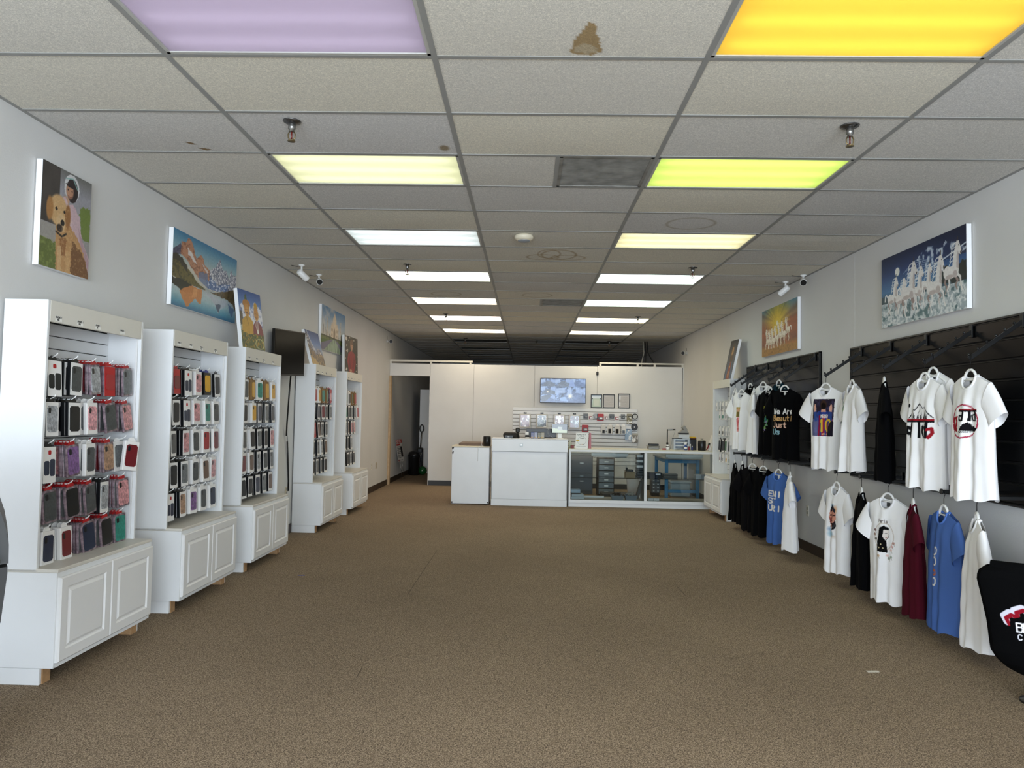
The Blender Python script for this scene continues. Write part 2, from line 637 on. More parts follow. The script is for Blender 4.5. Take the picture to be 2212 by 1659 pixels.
def tile_mat(name, stained=False):
    m = bpy.data.materials.new(name)
    m.use_nodes = True
    nt = m.node_tree
    p = nt.nodes['Principled BSDF']
    p.inputs['Roughness'].default_value = .9
    tc = nt.nodes.new('ShaderNodeTexCoord')
    n = nt.nodes.new('ShaderNodeTexNoise')
    n.inputs['Scale'].default_value = 130
    n.inputs['Detail'].default_value = 2
    n.inputs['Distortion'].default_value = 1.6
    nt.links.new(tc.outputs['Object'], n.inputs['Vector'])
    r = nt.nodes.new('ShaderNodeValToRGB')
    e = r.color_ramp.elements
    e[0].position, e[0].color = .34, lin(hexc('c8c8c5')) + (1,)
    e[1].position, e[1].color = .66, lin(hexc('f2f1ec')) + (1,)
    k = e.new(.5)
    k.color = lin(hexc('d8d7d4')) + (1,)
    nt.links.new(n.outputs['Fac'], r.inputs[0])
    oi = nt.nodes.new('ShaderNodeObjectInfo')
    r2 = nt.nodes.new('ShaderNodeValToRGB')
    e = r2.color_ramp.elements
    e[0].color = lin(hexc('eeedee')) + (1,)
    e[1].color = lin(hexc('fffaec')) + (1,)
    nt.links.new(oi.outputs['Random'], r2.inputs[0])
    mx = nt.nodes.new('ShaderNodeMix')
    mx.data_type = 'RGBA'
    mx.blend_type = 'MULTIPLY'
    mx.inputs[0].default_value = 1
    nt.links.new(r.outputs[0], mx.inputs[6])
    nt.links.new(r2.outputs[0], mx.inputs[7])
    last = mx.outputs[2]
    if stained:
        a = nt.nodes.new('ShaderNodeAttribute')
        a.attribute_name = 'Col'
        m2 = nt.nodes.new('ShaderNodeMix')
        m2.data_type = 'RGBA'
        m2.blend_type = 'MULTIPLY'
        m2.inputs[0].default_value = 1
        nt.links.new(last, m2.inputs[6])
        nt.links.new(a.outputs['Color'], m2.inputs[7])
        last = m2.outputs[2]
    nt.links.new(last, p.inputs['Base Color'])
    b = nt.nodes.new('ShaderNodeBump')
    b.inputs['Strength'].default_value = .2
    b.inputs['Distance'].default_value = .002
    nt.links.new(n.outputs['Fac'], b.inputs['Height'])
    nt.links.new(b.outputs[0], p.inputs['Normal'])
    return m


floor = struct('floor', B().box(XL - .1, XR + .1, YF - .1, YB + .1, -.08, 0), carpet_mat())
struct('wall_left', B().box(XL - .12, XL, YF - .1, YB + .1, 0, 3.25), M_WALL)
wr = struct('wall_right', B().box(XR, XR + .12, YF - .1, YB + .1, 0, 3.25), M_WALL)
part('corner_bead', B().box(XR - .0008, XR + .002, 6.862, 6.886, 2.13, ZC), M_WALL, wr)
struct('wall_back', B().box(XL - .12, XR + .12, YB, YB + .12, 0, 3.25), M_WALL)
# shop front behind the viewer: piers, sill and head around four panes
b = B().box(XL, XR, YF - .1, YF, 0, .3).box(XL, XR, YF - .1, YF, 2.6, 3.25)
_e = [XL] + [q for w in WINDOWS for q in w] + [XR]
for i in range(0, len(_e), 2):
    b.box(_e[i], _e[i + 1], YF - .1, YF, .3, 2.6)
struct('wall_front', b, M_WALL)
for i, (wa, wb) in enumerate(WINDOWS):
    wf = sempty('window_%d' % (i + 1), ((wa + wb) / 2, YF - .05, .3))
    b = B()
    for q in (wa, wb - .04):
        b.box(q, q + .04, YF - .08, YF - .03, .3, 2.6)
    b.box(wa, wb, YF - .08, YF - .03, .3, .34).box(wa, wb, YF - .08, YF - .03, 2.56, 2.6)
    part('window_frame', b, M_STEEL, wf)
    part('pane', B().box(wa + .04, wb - .04, YF - .06, YF - .054, .34, 2.56), glass(), wf)
for nm, x0, x1 in (('baseboard_left', XL, XL + .012), ('baseboard_right', XR - .012, XR)):
    struct(nm, B().box(x0, x1, YF, YB, 0, .105), M_BASE)

# ---------------------------------------------------------------- ceiling: tees, tiles
ceil = struct('ceiling', B().box(XL - .1, XR + .1, YF - .1, YB + .1, ZC + .125, ZC + .2), M_DARK)
GX = [XL, -1.6653, -.4461, .7731, 1.9923, XR]
GY0, GP = 3.1594, .6096
R0, R1 = -11, 31
LROWS = [-10, -7, -4, -1, 2, 5, 8, 11, 14, 17, 20, 23, 26, 29]
FIX = {(c, r) for r in LROWS for c in (1, 3)}
VENT = {(2, 2), (2, 11), (2, 20)}
for x in GX[1:5]:
    part('main_tee', B().box(x - .013, x + .013, YF, YB, ZC, ZC + .03), M_TEE, ceil)
for x0, x1 in ((XL, XL + .022), (XR - .022, XR)):
    part('wall_angle', B().box(x0, x1, YF, YB, ZC + .001, ZC + .006), M_TEE, ceil)
TM = tile_mat('mineral_fibre_tile')
TMS = tile_mat('mineral_fibre_tile_stained', True)


def tile_mesh(w, d, sag, nx=6, ny=3, m=TM, stain=None):
    u, v = np.meshgrid(np.linspace(-.5, .5, nx + 1), np.linspace(-.5, .5, ny + 1))
    z = -sag * (1 - (2 * u) ** 2) * (1 - (2 * v) ** 2) + .004
    P = np.stack([u * w, v * d, z], -1).reshape(-1, 3)
    i = np.arange((nx + 1) * (ny + 1)).reshape(ny + 1, nx + 1)
    F = np.stack([i[:-1, :-1], i[1:, :-1], i[1:, 1:], i[:-1, 1:]], -1).reshape(-1, 4).tolist()
    n = len(P)
    cs = [(-.5, -.5), (.5, -.5), (.5, .5), (-.5, .5)]
    P = P.tolist() + [(a * w, c * d, .022) for a, c in cs]
    k = [i[0, 0], i[0, -1], i[-1, -1], i[-1, 0]]
    for q in range(4):
        F.append([k[q], k[(q + 1) % 4], n + (q + 1) % 4, n + q])
    F.append([n, n + 1, n + 2, n + 3])
    me = bpy.data.meshes.new('ceiling_tile')
    me.from_pydata(P, [], F)
    me.materials.append(m)
    if stain is not None:
        rgb = np.ones((len(P), 3))
        rgb[:n] = stain.a.reshape(-1, 3)
        colattr(me, rgb)
    return me


def stain_art(kind):
    a = Art(121, 61, 'ffffff')
    if kind == 0:      # bell shaped brown stain
        a.poly([(.535, .56), (.55, .5), (.57, .54), (.585, .64), (.6, .78), (.61, .9), (.58, .955), (.53, .96), (.495, .9), (.505, .77)], 'bfa67e', 1, .015)
        a.poly([(.515, .84), (.55, .78), (.59, .85), (.595, .91), (.55, .935), (.51, .91)], 'd8cdb8', .8, .015)
    elif kind == 1:    # two small chips
        a.poly([(.62, .72), (.66, .74), (.68, .8), (.64, .79)], '9c8058', 1, .02)
        a.poly([(.64, .86), (.7, .88), (.74, .95), (.68, .94)], '9c8058', 1, .02)
    elif kind == 2:    # rings
        for cx, cy, rx, ry in ((.52, .45, .09, .3), (.47, .68, .13, .2), (.6, .5, .14, .34), (.68, .7, .14, .18)):
            d = np.abs(np.sqrt(((a.x - cx) / rx) ** 2 + ((a.y - cy) / ry) ** 2) - 1)
            a.put(np.clip(1 - d / .12, 0, 1), 'ad9470', .65)
    elif kind == 3:
        a.ell(.93, .82, .03, .09, '9c8866', .8, .4)
    else:
        d = np.abs(np.sqrt(((a.x - .45) / .16) ** 2 + ((a.y - .5) / .28) ** 2) - 1)
        a.put(np.clip(1 - d / .1, 0, 1), 'a39478', .5)
    return a


STAIN = {(2, -1): 0, (0, 1): 1, (2, 6): 2, (1, 1): 3, (1, 10): 4, (2, 10): 4, (3, 4): 4}
TMESH = {}
TEEM = {}
for c in range(5):
    w, d = GX[c + 1] - GX[c] - .006, GP - .006
    TMESH[c] = [tile_mesh(w, d, s) for s in (.0, .004, .009)]
    bb = B().box(-(w + .006) / 2 + .013, (w + .006) / 2 - .013, -.012, .012, .0005, .028)
    TEEM[c] = bb.mesh('cross_tee', M_TEE)
for r in range(R0, R1 + 1):
    y0 = GY0 + GP * r
    for c in range(5):
        cx, cy = (GX[c] + GX[c + 1]) / 2, y0 + GP / 2
        o = bpy.data.objects.new('cross_tee', TEEM[c])
        COL.objects.link(o)
        o.parent = ceil
        o.location = Vector((cx, y0, ZC)) - ceil.location
        if (c, r) in FIX:
            continue
        if (c, r) in VENT:
            w = (GX[3] - GX[2]) / 2
            me = tile_mesh(w - .01, GP - .006, .002)
            cx = GX[2] + w / 2
        elif (c, r) in STAIN:
            me = tile_mesh(GX[c + 1] - GX[c] - .006, GP - .006, .003, 120, 60, TMS, stain_art(STAIN[(c, r)]))
        else:
            me = TMESH[c][rnd.choice((0, 0, 1)) if r < 5 else rnd.choice((0, 1, 1, 2))]
        o = bpy.data.objects.new('ceiling_tile', me)
        COL.objects.link(o)
        o.parent = ceil
        o.location = Vector((cx, cy, ZC)) - ceil.location
        o.rotation_euler = (rnd.gauss(0, .0012), rnd.gauss(0, .0008), 0)

# ---------------------------------------------------------------- lay-in light fixtures
LCOL = {   # row: (left tint, left strength, right tint, right strength)
    -10: ('f0ecf4', 1, 'f2efd4', 1), -7: ('f0ecf4', 1, 'f2efd4', 1), -4: ('f0ecf4', 1, 'f2efd4', 1), -1: ('b9a9c6', .95, 'f3d63e', .95), 2: ('f1f1c6', .95, 'e8fb84', .95), 5: ('e4ede9', 1.3, 'f4eec0', 1.3),
    8: ('f6f7e2', 3.8, 'e4f8ef', 3.8), 11: ('ffe8c4', 5.4, 'e2f8e9', 5.4), 14: ('ffe8dc', 6, 'fff0c4', 6), 17: ('ffeccb', 6, 'fff2d2', 6)}
TUBES = {-1: (('e2dae6', 1.9), ('ffe98a', 3.2)), 2: (('f8f8e0', 3.4), ('f2fdb4', 3.5)), 5: (('f2f6f4', 3.9), ('fbf7dc', 3.9))}


def lens_mat(col):
    n = 'lens_' + col
    if n in MATS:
        return MATS[n]
    m = bpy.data.materials.new(n)
    m.use_nodes = True
    nt = m.node_tree
    nt.nodes.remove(nt.nodes['Principled BSDF'])
    a = nt.nodes.new('ShaderNodeBsdfTranslucent')
    a.inputs[0].default_value = lin(hexc(col)) + (1,)
    d = nt.nodes.new('ShaderNodeBsdfDiffuse')
    d.inputs[0].default_value = lin(hexc(col)) + (1,)
    mx = nt.nodes.new('ShaderNodeMixShader')
    mx.inputs[0].default_value = .2
    nt.links.new(a.outputs[0], mx.inputs[1])
    nt.links.new(d.outputs[0], mx.inputs[2])
    nt.links.new(mx.outputs[0], nt.nodes['Material Output'].inputs[0])
    MATS[n] = m
    return m


M_FR = mat('fixture_frame_enamel', 'b4b3ad', .4)
ORD = ['nearest the shop front', 'first', 'second', 'third', 'fourth', 'fifth', 'sixth', 'seventh', 'eighth', 'ninth', 'tenth', 'eleventh']
TINT = {-10: ('white', 'cream'), -7: ('white', 'cream'), -4: ('white', 'cream'), -1: ('lilac grey', 'deep yellow'), 2: ('cream yellow', 'yellow-green'), 5: ('cool white', 'pale yellow'), 8: ('ivory', 'mint white'), 11: ('amber', 'mint white'), 14: ('pinkish', 'pale gold'), 17: ('gold', 'pale gold')}
for k, r in enumerate(LROWS):
    for side, c in (('left', 1), ('right', 3)):
        x0, x1 = GX[c] + .013, GX[c + 1] - .013
        y0, y1 = GY0 + GP * r + .013, GY0 + GP * (r + 1) - .013
        on = r in LCOL
        if on:
            lab = '%s glowing ceiling light panel, %s from the viewer in the %s column' % (TINT[r][side == 'right'], ORD[k - 2], side)
            if k < 3:
                lab = '%s glowing ceiling light panel behind the viewer, %s column, %s' % (TINT[r][side == 'right'], side, ('at the shop front', 'middle of three', 'nearest overhead')[k])
        else:
            lab = 'unlit dark ceiling light panel behind the partition, %s one of the %s column' % (ORD[k - 9], side)
        t = thing('ceiling_light', lab, 'ceiling light', ((x0 + x1) / 2, (y0 + y1) / 2, ZC), 0, 'lay-in ceiling lights')
        b = B()
        for q in ((x0, x1, y0, y0 + .016), (x0, x1, y1 - .016, y1), (x0, x0 + .016, y0, y1), (x1 - .016, x1, y0, y1)):
            b.box(q[0], q[1], q[2], q[3], ZC + .001, ZC + .012)
        part('frame', b, M_FR, t)
        if on and r in TUBES:              # tubes shining through a translucent lens
            tint, lv = TUBES[r][0 if c == 1 else 1]
            part('diffuser', B().box(x0 + .012, x1 - .012, y0 + .012, y1 - .012, ZC + .007, ZC + .0085), lens_mat(tint), t)
            h0, h1 = ZC + .013, ZC + .118
            b = B().box(x0, x1, y0, y1, h1 - .006, h1)
            for q in ((x0, x1, y0, y0 + .006), (x0, x1, y1 - .006, y1), (x0, x0 + .006, y0, y1), (x1 - .006, x1, y0, y1)):
                b.box(q[0], q[1], q[2], q[3], h0, h1 - .006)
            part('housing', b, mat('housing_white', 'f0f0ee', .6), t)
            for dy in (-.19, 0, .19):
                yc = (y0 + y1) / 2 + dy
                part('lamp_tube', B().tube([(x0 + .05, yc, ZC + .062), (x1 - .05, yc, ZC + .062)], .016, 10), glow('tube_%.2f' % lv, 'f6f8ff', lv), t)
            continue
        if on:
            tint, st = LCOL[r][0 if c == 1 else 2], LCOL[r][1 if c == 1 else 3]
            m = glow('diffuser_%s_%.2f' % (tint, st), tint, st)
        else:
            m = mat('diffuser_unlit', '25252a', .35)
        part('diffuser', B().box(x0 + .012, x1 - .012, y0 + .012, y1 - .012, ZC + .006, ZC + .011), m, t)
        part('housing', B().box(x0, x1, y0, y1, ZC + .03, ZC + .11), M_FR, t)

# ---------------------------------------------------------------- vents, sprinklers, detector, ceiling cameras
M_VENT = mat('grimy_perforated_metal', '82807a', .6, noise=.35, nscale=9)
for (c, r), lab in (((2, 2), 'large square dirty perforated air vent between the two nearest bright lights'), ((2, 11), 'square air vent in the middle ceiling column beyond the round detector'), ((2, 20), 'dim square air vent high behind the partition wall')):
    w = (GX[3] - GX[2]) / 2
    x0, x1 = GX[2] + w + .012, GX[3] - .013
    y0, y1 = GY0 + GP * r + .012, GY0 + GP * (r + 1) - .012
    t = thing('air_vent', lab, 'vent', ((x0 + x1) / 2, (y0 + y1) / 2, ZC), 0, 'ceiling vents')
    b = B()
    for q in ((x0, x1, y0, y0 + .02), (x0, x1, y1 - .02, y1), (x0, x0 + .02, y0, y1), (x1 - .02, x1, y0, y1)):
        b.box(q[0], q[1], q[2], q[3], ZC + .001, ZC + .012)
    part('frame', b, M_VENT, t)
    part('backing', B().box(x0, x1, y0, y1, ZC + .02, ZC + .03), mat('vent_dark', '4a4945', .8, noise=.3, nscale=6), t)
    n = 44 if r == 2 else 16
    b = B()
    for i in range(n):
        yy = y0 + .02 + (y1 - y0 - .04) * (i + .5) / n
        b.box(x0 + .02, x1 - .02, yy - (y1 - y0) / n * .3, yy + (y1 - y0) / n * .3, ZC + .006, ZC + .009)
    o = part('perforated_grille', b, M_VENT, t)
    o['kind'] = 'stuff'
    part('divider_tee', B().box(x0 - .026, x0, y0, y1, ZC, ZC + .03), M_TEE, t)

SPR = [(-1.33, 3.883, 'left', 'nearest'), (1.724, 3.877, 'right', 'nearest'), (-1.323, 7.66, 'left', 'second'), (1.736, 7.64, 'right', 'second'),
       (-1.34, 11.47, 'left', 'third'), (1.738, 11.46, 'right', 'third'), (-1.345, 15.2, 'left', 'farthest'), (1.716, 15.27, 'right', 'farthest')]
spr0 = None
for x, y, sd, od in SPR:
    lab = 'small chrome sprinkler head hanging from the ceiling, %s on the %s' % (od, sd)
    if spr0 is None:
        spr0 = t = thing('sprinkler_head', lab, 'sprinkler', (x, y, ZC), 0, 'sprinkler heads')
        lpart('escutcheon', B().lathe([(.012, -.012), (.046, -.006), (.05, .0), (.012, .001)]), mat('dark_chrome', '6a6866', .25, metal=.9), t)
        lpart('body', B().lathe([(.02, -.01), (.02, -.045), (.013, -.05), (.013, -.06)], n=14), M_STEEL, t)
        b = B()
        for s in (-1, 1):
            b.tube([(s * .012, 0, -.058), (s * .02, 0, -.075), (s * .018, 0, -.095), (s * .004, 0, -.108)], .0035, 6)
        lpart('frame_arms', b, mat('brass_brown', '8a7a58', .3, metal=.8), t)
        lpart('bulb', B().cyl((0, 0, -.06), (0, 0, -.1), .004, 8), mat('bulb_red', '6b2018', .2), t)
        lpart('deflector', B().lathe([(.001, -.106), (.02, -.108), (.022, -.113), (.001, -.111)], n=14), mat('brass_brown', '8a7a58'), t)
    else:
        t = copy_tree(spr0, None, lab)
        t.location = (x, y, ZC)
t = thing('smoke_detector', 'round cream ceiling detector dome in the middle column', 'detector', (-.058, 6.34, ZC))
lpart('dome', B().lathe([(.075, 0), (.085, -.012), (.085, -.03), (.062, -.05), (.001, -.052)], n=28), mat('aged_cream_plastic', 'e6dcc4', .4), t)
lpart('lens', B().lathe([(.058, -.046), (.05, -.058), (.001, -.062)], n=24), mat('grey_lens', '8b8e92', .3), t)

M_CAMW = mat('camera_white_plastic', 'ecebe8', .35)


def sec_camera(loc, drop, aim, label, wall=None):
    t = thing('security_camera', label, 'camera', loc, 0, 'bullet security cameras')
    aim = Vector(aim).normalized()
    if wall is None:
        lpart('mount_base', B().lathe([(.034, 0), (.034, -.008), (.012, -.022), (.001, -.022)], n=18), M_CAMW, t)
        j = Vector((0, 0, -drop))
        lpart('bracket', B().tube([(0, 0, -.015), (0, 0, -drop * .7), j], .011, 10), M_CAMW, t)
    else:
        d = Vector((wall, 0, 0))
        lpart('mount_base', B().cyl((0, 0, 0), d * .012, .034, 18), M_CAMW, t)
        j = d * drop
        lpart('bracket', B().tube([d * .01, d * drop * .7, j], .011, 10), M_CAMW, t)
    a, e = j - aim * .05, j + aim * .09
    bd = lpart('body', B().tube([a, a + aim * .01, e - aim * .012, e], [.02, .033, .036, .036], 18), M_CAMW, t)
    lpart('lens_face', B().tube([e - aim * .001, e + aim * .003], .032, 18), M_BLACK, t)
    lpart('cable', B().tube([(0, 0, -.005), (-.05 if wall is None else 0, .0, -.02), (-.12 if wall is None else 0, .02, -.004 if wall is None else .1)], .004, 6), mat('grey_cable', '55534f', .6), t)
    return t


sec_camera((-2.502, 7.765, ZC), .1, (.45, .65, -.5), 'white security camera on the left ceiling pointing away, nearer of the pair')
sec_camera((-2.47, 8.31, ZC), .07, (.35, -.85, -.35), 'white security camera with black lens facing the viewer, farther of the left ceiling pair')
sec_camera((3.02, 7.945, ZC), .06, (-.3, -.85, -.45), 'white security camera with round black lens high on the right ceiling edge')
sec_camera((2.97, 8.35, ZC), .09, (-.55, .55, -.55), 'white security camera turned away beside the right ceiling edge')
sec_camera((XL, 14.0, 2.83), .06, (.35, -.9, -.12), 'small white security camera on the left wall above the doorway', 1)
sec_camera((XR, 14.06, 2.70), .06, (-.4, -.9, -.1), 'small white security camera high on the right wall near the partition', -1)

for i, (x0, x1, z1, m) in enumerate(((2.42, 2.36, 2.42, 'pale'), (2.46, 2.44, 2.42, 'dark'), (2.5, 2.62, 2.42, 'dark'))):
    solid('loose_cable', B().tube([(x0, 15.2, ZC), (x0 + .02, 15.2, 2.8), (x1, 15.0, 2.55), (x1, 14.9, 1.2)], .012, 6), mat('cable_' + m, 'a8a498' if m == 'pale' else '191918', .6),
          ('pale' if m == 'pale' else ('dark' if i == 1 else 'slanting dark')) + ' cable hanging from the ceiling behind the partition at right', 'cable', 'cables behind the partition')

# ---------------------------------------------------------------- partition with doorway
pw = sempty('wall_partition', (.5, YP, 0))
XD0, XD1 = -2.745, -1.955
part('wall_panel', B().box(XD1, -1.085, YP, YP + .016, 0, 2.432), M_WALLB, pw)
part('wall_panel', B().box(-1.081, .13, YP, YP + .016, 0, 2.425), M_WALLB, pw)
part('wall_panel', B().box(.134, 1.38, YP, YP + .016, 0, 2.425), M_WALLB, pw)
part('wall_panel', B().box(1.384, XR, YP, YP + .016, 0, 2.44), M_WALLB, pw)
part('header_panel', B().box(XL + .005, XD1 - .003, YP, YP + .016, 2.178, 2.425), M_WALLB, pw)
M_STUD = mat('pine_stud', 'c3a784', .7, noise=.1, nscale=20)
part('door_stud', B().box(XL + .003, XL + .042, YP - .02, YP + .09, 0, 2.178), M_STUD, pw)
part('edge_stud', B().box(XD1 - .012, XD1 - .001, YP - .004, YP + .09, 0, 2.178), M_WALLB, pw)
M_RAIL = mat('painted_rail', 'd8d4c8', .6)
part('top_rail', B().box(XL + .003, -1.115, YP - .01, YP + .08, 2.462, 2.498), M_RAIL, pw)
part('top_rail', B().box(1.42, XR - .003, YP - .01, YP + .08, 2.484, 2.512), M_RAIL, pw)
for x, z0, z1 in ((XL + .02, 2.425, 2.462), (-1.95, 2.425, 2.462), (-1.16, 2.425, 2.462), (1.44, 2.43, 2.484), (2.18, 2.43, 2.484), (2.52, 2.43, 2.484), (3.07, 2.43, 2.484)):
    part('rail_block', B().box(x - .02, x + .02, YP - .004, YP + .06, z0, z1), M_RAIL, pw)
for i in range(12):
    x = XD1 + .04 + (XR - XD1) * i / 11.5
    part('back_stud', B().box(x, x + .038, YP + .017, YP + .1, 0, 2.42), M_STUD, pw)
b = B().box(XD1, XR - .012, YP - .012, YP, 0, .1)
struct('baseboard_partition', b, mat('charcoal_vinyl_base', '2a2a2c', .45))
b = B()
b.box(XR - .03, XR - .02, YP - .004, YP, .1, 2.43)
part('corner_gap', b, M_DARK, pw)


def outlet(x, y, z, n, label, w=.07, h=.115, col='e2ddd0'):
    t = thing('wall_outlet', label, 'outlet', (x, y, z - h / 2))
    s = 1 if n > 0 else -1
    part('plate', B().bbox(x, x + s * .008, y - w / 2, y + w / 2, z - h / 2, z + h / 2, .003) if s > 0 else B().bbox(x - .008, x, y - w / 2, y + w / 2, z - h / 2, z + h / 2, .003), mat('plate_' + col, col, .4), t)
    for dz in (-.022, .022):
        part('socket', B().box(x + s * .008, x + s * .0095, y - .013, y + .013, z + dz - .014, z + dz + .014), mat('socket_grey', '9a968c', .5), t)


outlet(XR, 8.0, .444, -1, 'white wall outlet below the black panels on the right wall')
outlet(XL, 8.295, .505, 1, 'beige outlet on the left wall beneath the television', .07, .1, 'c4b89c')
outlet(XL, 12.86, .46, 1, 'white outlet left of the pair near the doorway')
outlet(XL, 13.26, .45, 1, 'tan outlet right of the pair near the doorway', .07, .115, 'b3a488')
# ================================================================ display cabinets
CW = .94         # cabinet length along the wall
PRINT = attr_mat('print', .45)


def price_tag_art(t1, t2):
    a = Art(44, 24, 'f4f3ee', 1.9)
    a.text(t1, .06, .12, .3, '222222', .1, .22)
    if t2:
        a.text(t2, .3, .58, .26, '222222', .09, .22)
    return a


def door_mesh(y0, y1, z0, z1, x):
    """raised-panel door: slab with a routed groove and a raised field"""
    ins = [(0, 0), (0, .014), (.006, .02), (.055, .02), (.063, .012), (.07, .012), (.085, .02)]
    V, F = [], []
    for d, h in ins:
        V += [(x + h, y0 + d, z0 + d), (x + h, y1 - d, z0 + d), (x + h, y1 - d, z1 - d), (x + h, y0 + d, z1 - d)]
    for i in range(len(ins) - 1):
        for k in range(4):
            F.append((i * 4 + k, i * 4 + (k + 1) % 4, (i + 1) * 4 + (k + 1) % 4, (i + 1) * 4 + k))
    F.append((0, 3, 2, 1))
    n = (len(ins) - 1) * 4
    # the field is a piece of its own
    return V, F, [V[n + k] for k in range(4)]


def make_cabinet():
    t = bpy.data.objects.new('display_cabinet', None)
    COL.objects.link(t)
    w = CW
    U, Lw = .235, .345                      # depth of the upper and the lower body
    for y0, y1 in ((0, .02), (w - .02, w)):
        lpart('side_panel', B().bbox(0, U, y0, y1, .577, 2.0, .002), M_WHITE, t)
        lpart('base_side', B().bbox(0, Lw, y0, y1, .085, .573, .002), M_WHITE, t)
    lpart('top_board', B().box(.005, U - .002, .02, w - .02, 1.975, 1.995), M_WHITE, t)
    lpart('header_board', B().bbox(U - .02, U, .021, w - .021, 1.885, 2.0, .002), M_CREAM, t)
    lpart('counter_ledge', B().bbox(.0, Lw + .004, .0, w, .573, .592, .004), mat('ledge_laminate', 'd9d4ca', .4, noise=.05, nscale=7), t)
    lpart('base_bottom', B().box(0, Lw, .02, w - .02, .085, .105), M_WHITE, t)
    lpart('base_back', B().box(0, .012, .02, w - .02, .105, .573), M_WHITE, t)
    lpart('face_rail', B().box(Lw - .02, Lw, .02, w - .02, .545, .573), M_WHITE, t)
    lpart('backing', B().box(0, .008, .02, w - .02, .592, 1.975), M_DARK, t)
    z = .594
    sl = B().bbox(.008, .02, .021, w - .021, 0, .069, .003).mesh('back_slat', M_WHITE)
    for i in range(18):
        o = lpart('back_slat', sl, None, t)
        o.location = (0, 0, z + i * .0735)
    for y in (.028, w - .03):
        b = B()
        for i in range(30):
            zz = .62 + i * .042
            b.box(U - .03, U - .018, y, y + (.006 if i % 2 else .003), zz, zz + .042)
        lpart('shelf_standard', b, M_WHITE2, t)
    for y0, y1 in ((.012, w / 2 - .002), (w / 2 + .002, w - .012)):
        V, F, field = door_mesh(y0, y1, .112, .548, Lw)
        d = lpart('door', B().faces(V, F), M_WHITE2, t)
        lpart('door_panel', B().faces(field + [(Lw + .005, q[1], q[2]) for q in field], [(0, 1, 2, 3), (4, 7, 6, 5), (0, 4, 5, 1), (1, 5, 6, 2), (2, 6, 7, 3), (3, 7, 4, 0)]), M_WHITE2, d)
    for y0 in (0, w - .02):
        lpart('plinth', B().bbox(0, .275, y0, y0 + .02, .0, .084, .002), M_WHITE, t)
    for y0 in (.021, w - .082):
        lpart('wood_block', B().box(.02, .28, y0, y0 + .06, 0, .0835), M_WOOD, t, 'raw wood block')
    return t


cab0 = make_cabinet()
CABS = []      # (object, to-world matrix, name, distance order)
NAMEC = ['nearest left cabinet', 'second left cabinet', 'third left cabinet', 'fourth left cabinet', 'fifth left cabinet', 'right wall cabinet']
CLAB = ['tall white phone case cabinet nearest the viewer on the left', 'second tall white phone case cabinet along the left wall', 'third white cabinet on the left, with the couple canvas on top',
        'fourth white cabinet on the left, past the wall television', 'fifth and farthest white cabinet on the left wall', 'white accessory cabinet at the right wall beside the glass counter']
HOOKZ = [[1.715, 1.49, 1.25, 1.015, .795], [1.755, 1.53, 1.305, 1.075, .85], [1.745, 1.53, 1.285, 1.07, .85], [1.75, 1.55, 1.33, 1.11, .88], [1.745, 1.55, 1.33, 1.11, .88], [1.70, 1.565, 1.33, 1.16, .94]]
HOOKY = [.115, .29, .46, .635, .81]
hk = B()
hk.tube([(.02, 0, 0), (.195, 0, .0), (.215, 0, .012), (.222, 0, .022)], .0035, 6)
hk.box(.02, .026, -.012, .012, -.02, .01)
HOOKM = hk.mesh('hook', mat('white_hook', 'f2f2f0', .3))
TAGS = [[('IPHONE 12', 'PRO'), ('IPHONE 11', 'PRO'), ('IPHONE X', 'XS'), ('IPHONE XR', '')], [('IPHONE SE', ''), ('IPHONE 7', ''), ('IPHONE 8', 'PLUS'), ('IPHONE 11', 'PRO')]]
for ci, (side, y0) in enumerate((('L', 3.706), ('L', 5.045), ('L', 6.36), ('L', 8.496), ('L', 9.985), ('R', 10.165))):
    c = cab0 if ci == 0 else copy_tree(cab0)
    if side == 'L':
        c.location = (XL + .014, y0, 0)
    else:
        c.location = (XR - .014, y0 + CW, 0)
        c.rotation_euler = (0, 0, math.pi)
    tag(c, CLAB[ci], 'cabinet', 'white display cabinets')
    CABS.append(c)
for ci, c in enumerate(CABS):
    for z in HOOKZ[ci]:
        for y in HOOKY:
            o = lpart('hook', HOOKM, None, c)
            o.location = (0, y, z - .012)
    if ci < 5:
        for k in range(4):
            y = (.06, .245, .415, .67)[k]
            t1, t2 = TAGS[ci % 2][k]
            me = art_mesh('price_tag', price_tag_art(t1, t2), (.2362, y, 1.922), (.2362, y + .055, 1.922), (.2362, y, 1.893), PRINT)
            lpart('price_tag', me, None, c)

# ---------------------------------------------------------------- hanging packages
P_BLACK = mat('pack_black', '101114', .35)
P_WHITE = mat('pack_white', 'eeecea', .4)
P_CLEAR = mat('pack_clear_plastic', '84727a', .12, coat=.6, noise=.6, nscale=38)
P_RED = mat('pack_red_card', 'b3161c', .45)
P_BLUE = mat('pack_blue_card', '1d2f8a', .45)
P_KRAFT = mat('pack_kraft', '8a6a42', .7)
P_GREEN = mat('pack_green_label', '5f8a2c', .5)
P_YELLOW = mat('pack_yellow', 'e0b21a', .45)
CASEC = {'black': '17181b', 'grey': '6d7174', 'silver': '9fa2a6', 'teal': '2f8577', 'red': 'a2262c', 'pink': 'd59aa0', 'brown': '6f5646', 'purple': '7d5a8e', 'navy': '262f45', 'tan': 'a88469', 'yellow': 'd8a31f', 'rose': 'c98f92', 'smoke': '45494a', 'maroon': '6f1a22', 'green': '3e6b45'}


def case_mat(n):
    return mat('phone_case_' + n, CASEC[n], .3, noise=.55 if n in ('pink', 'rose', 'purple', 'tan', 'silver') else (.3 if n in ('grey', 'smoke', 'teal') else .06), nscale=60)


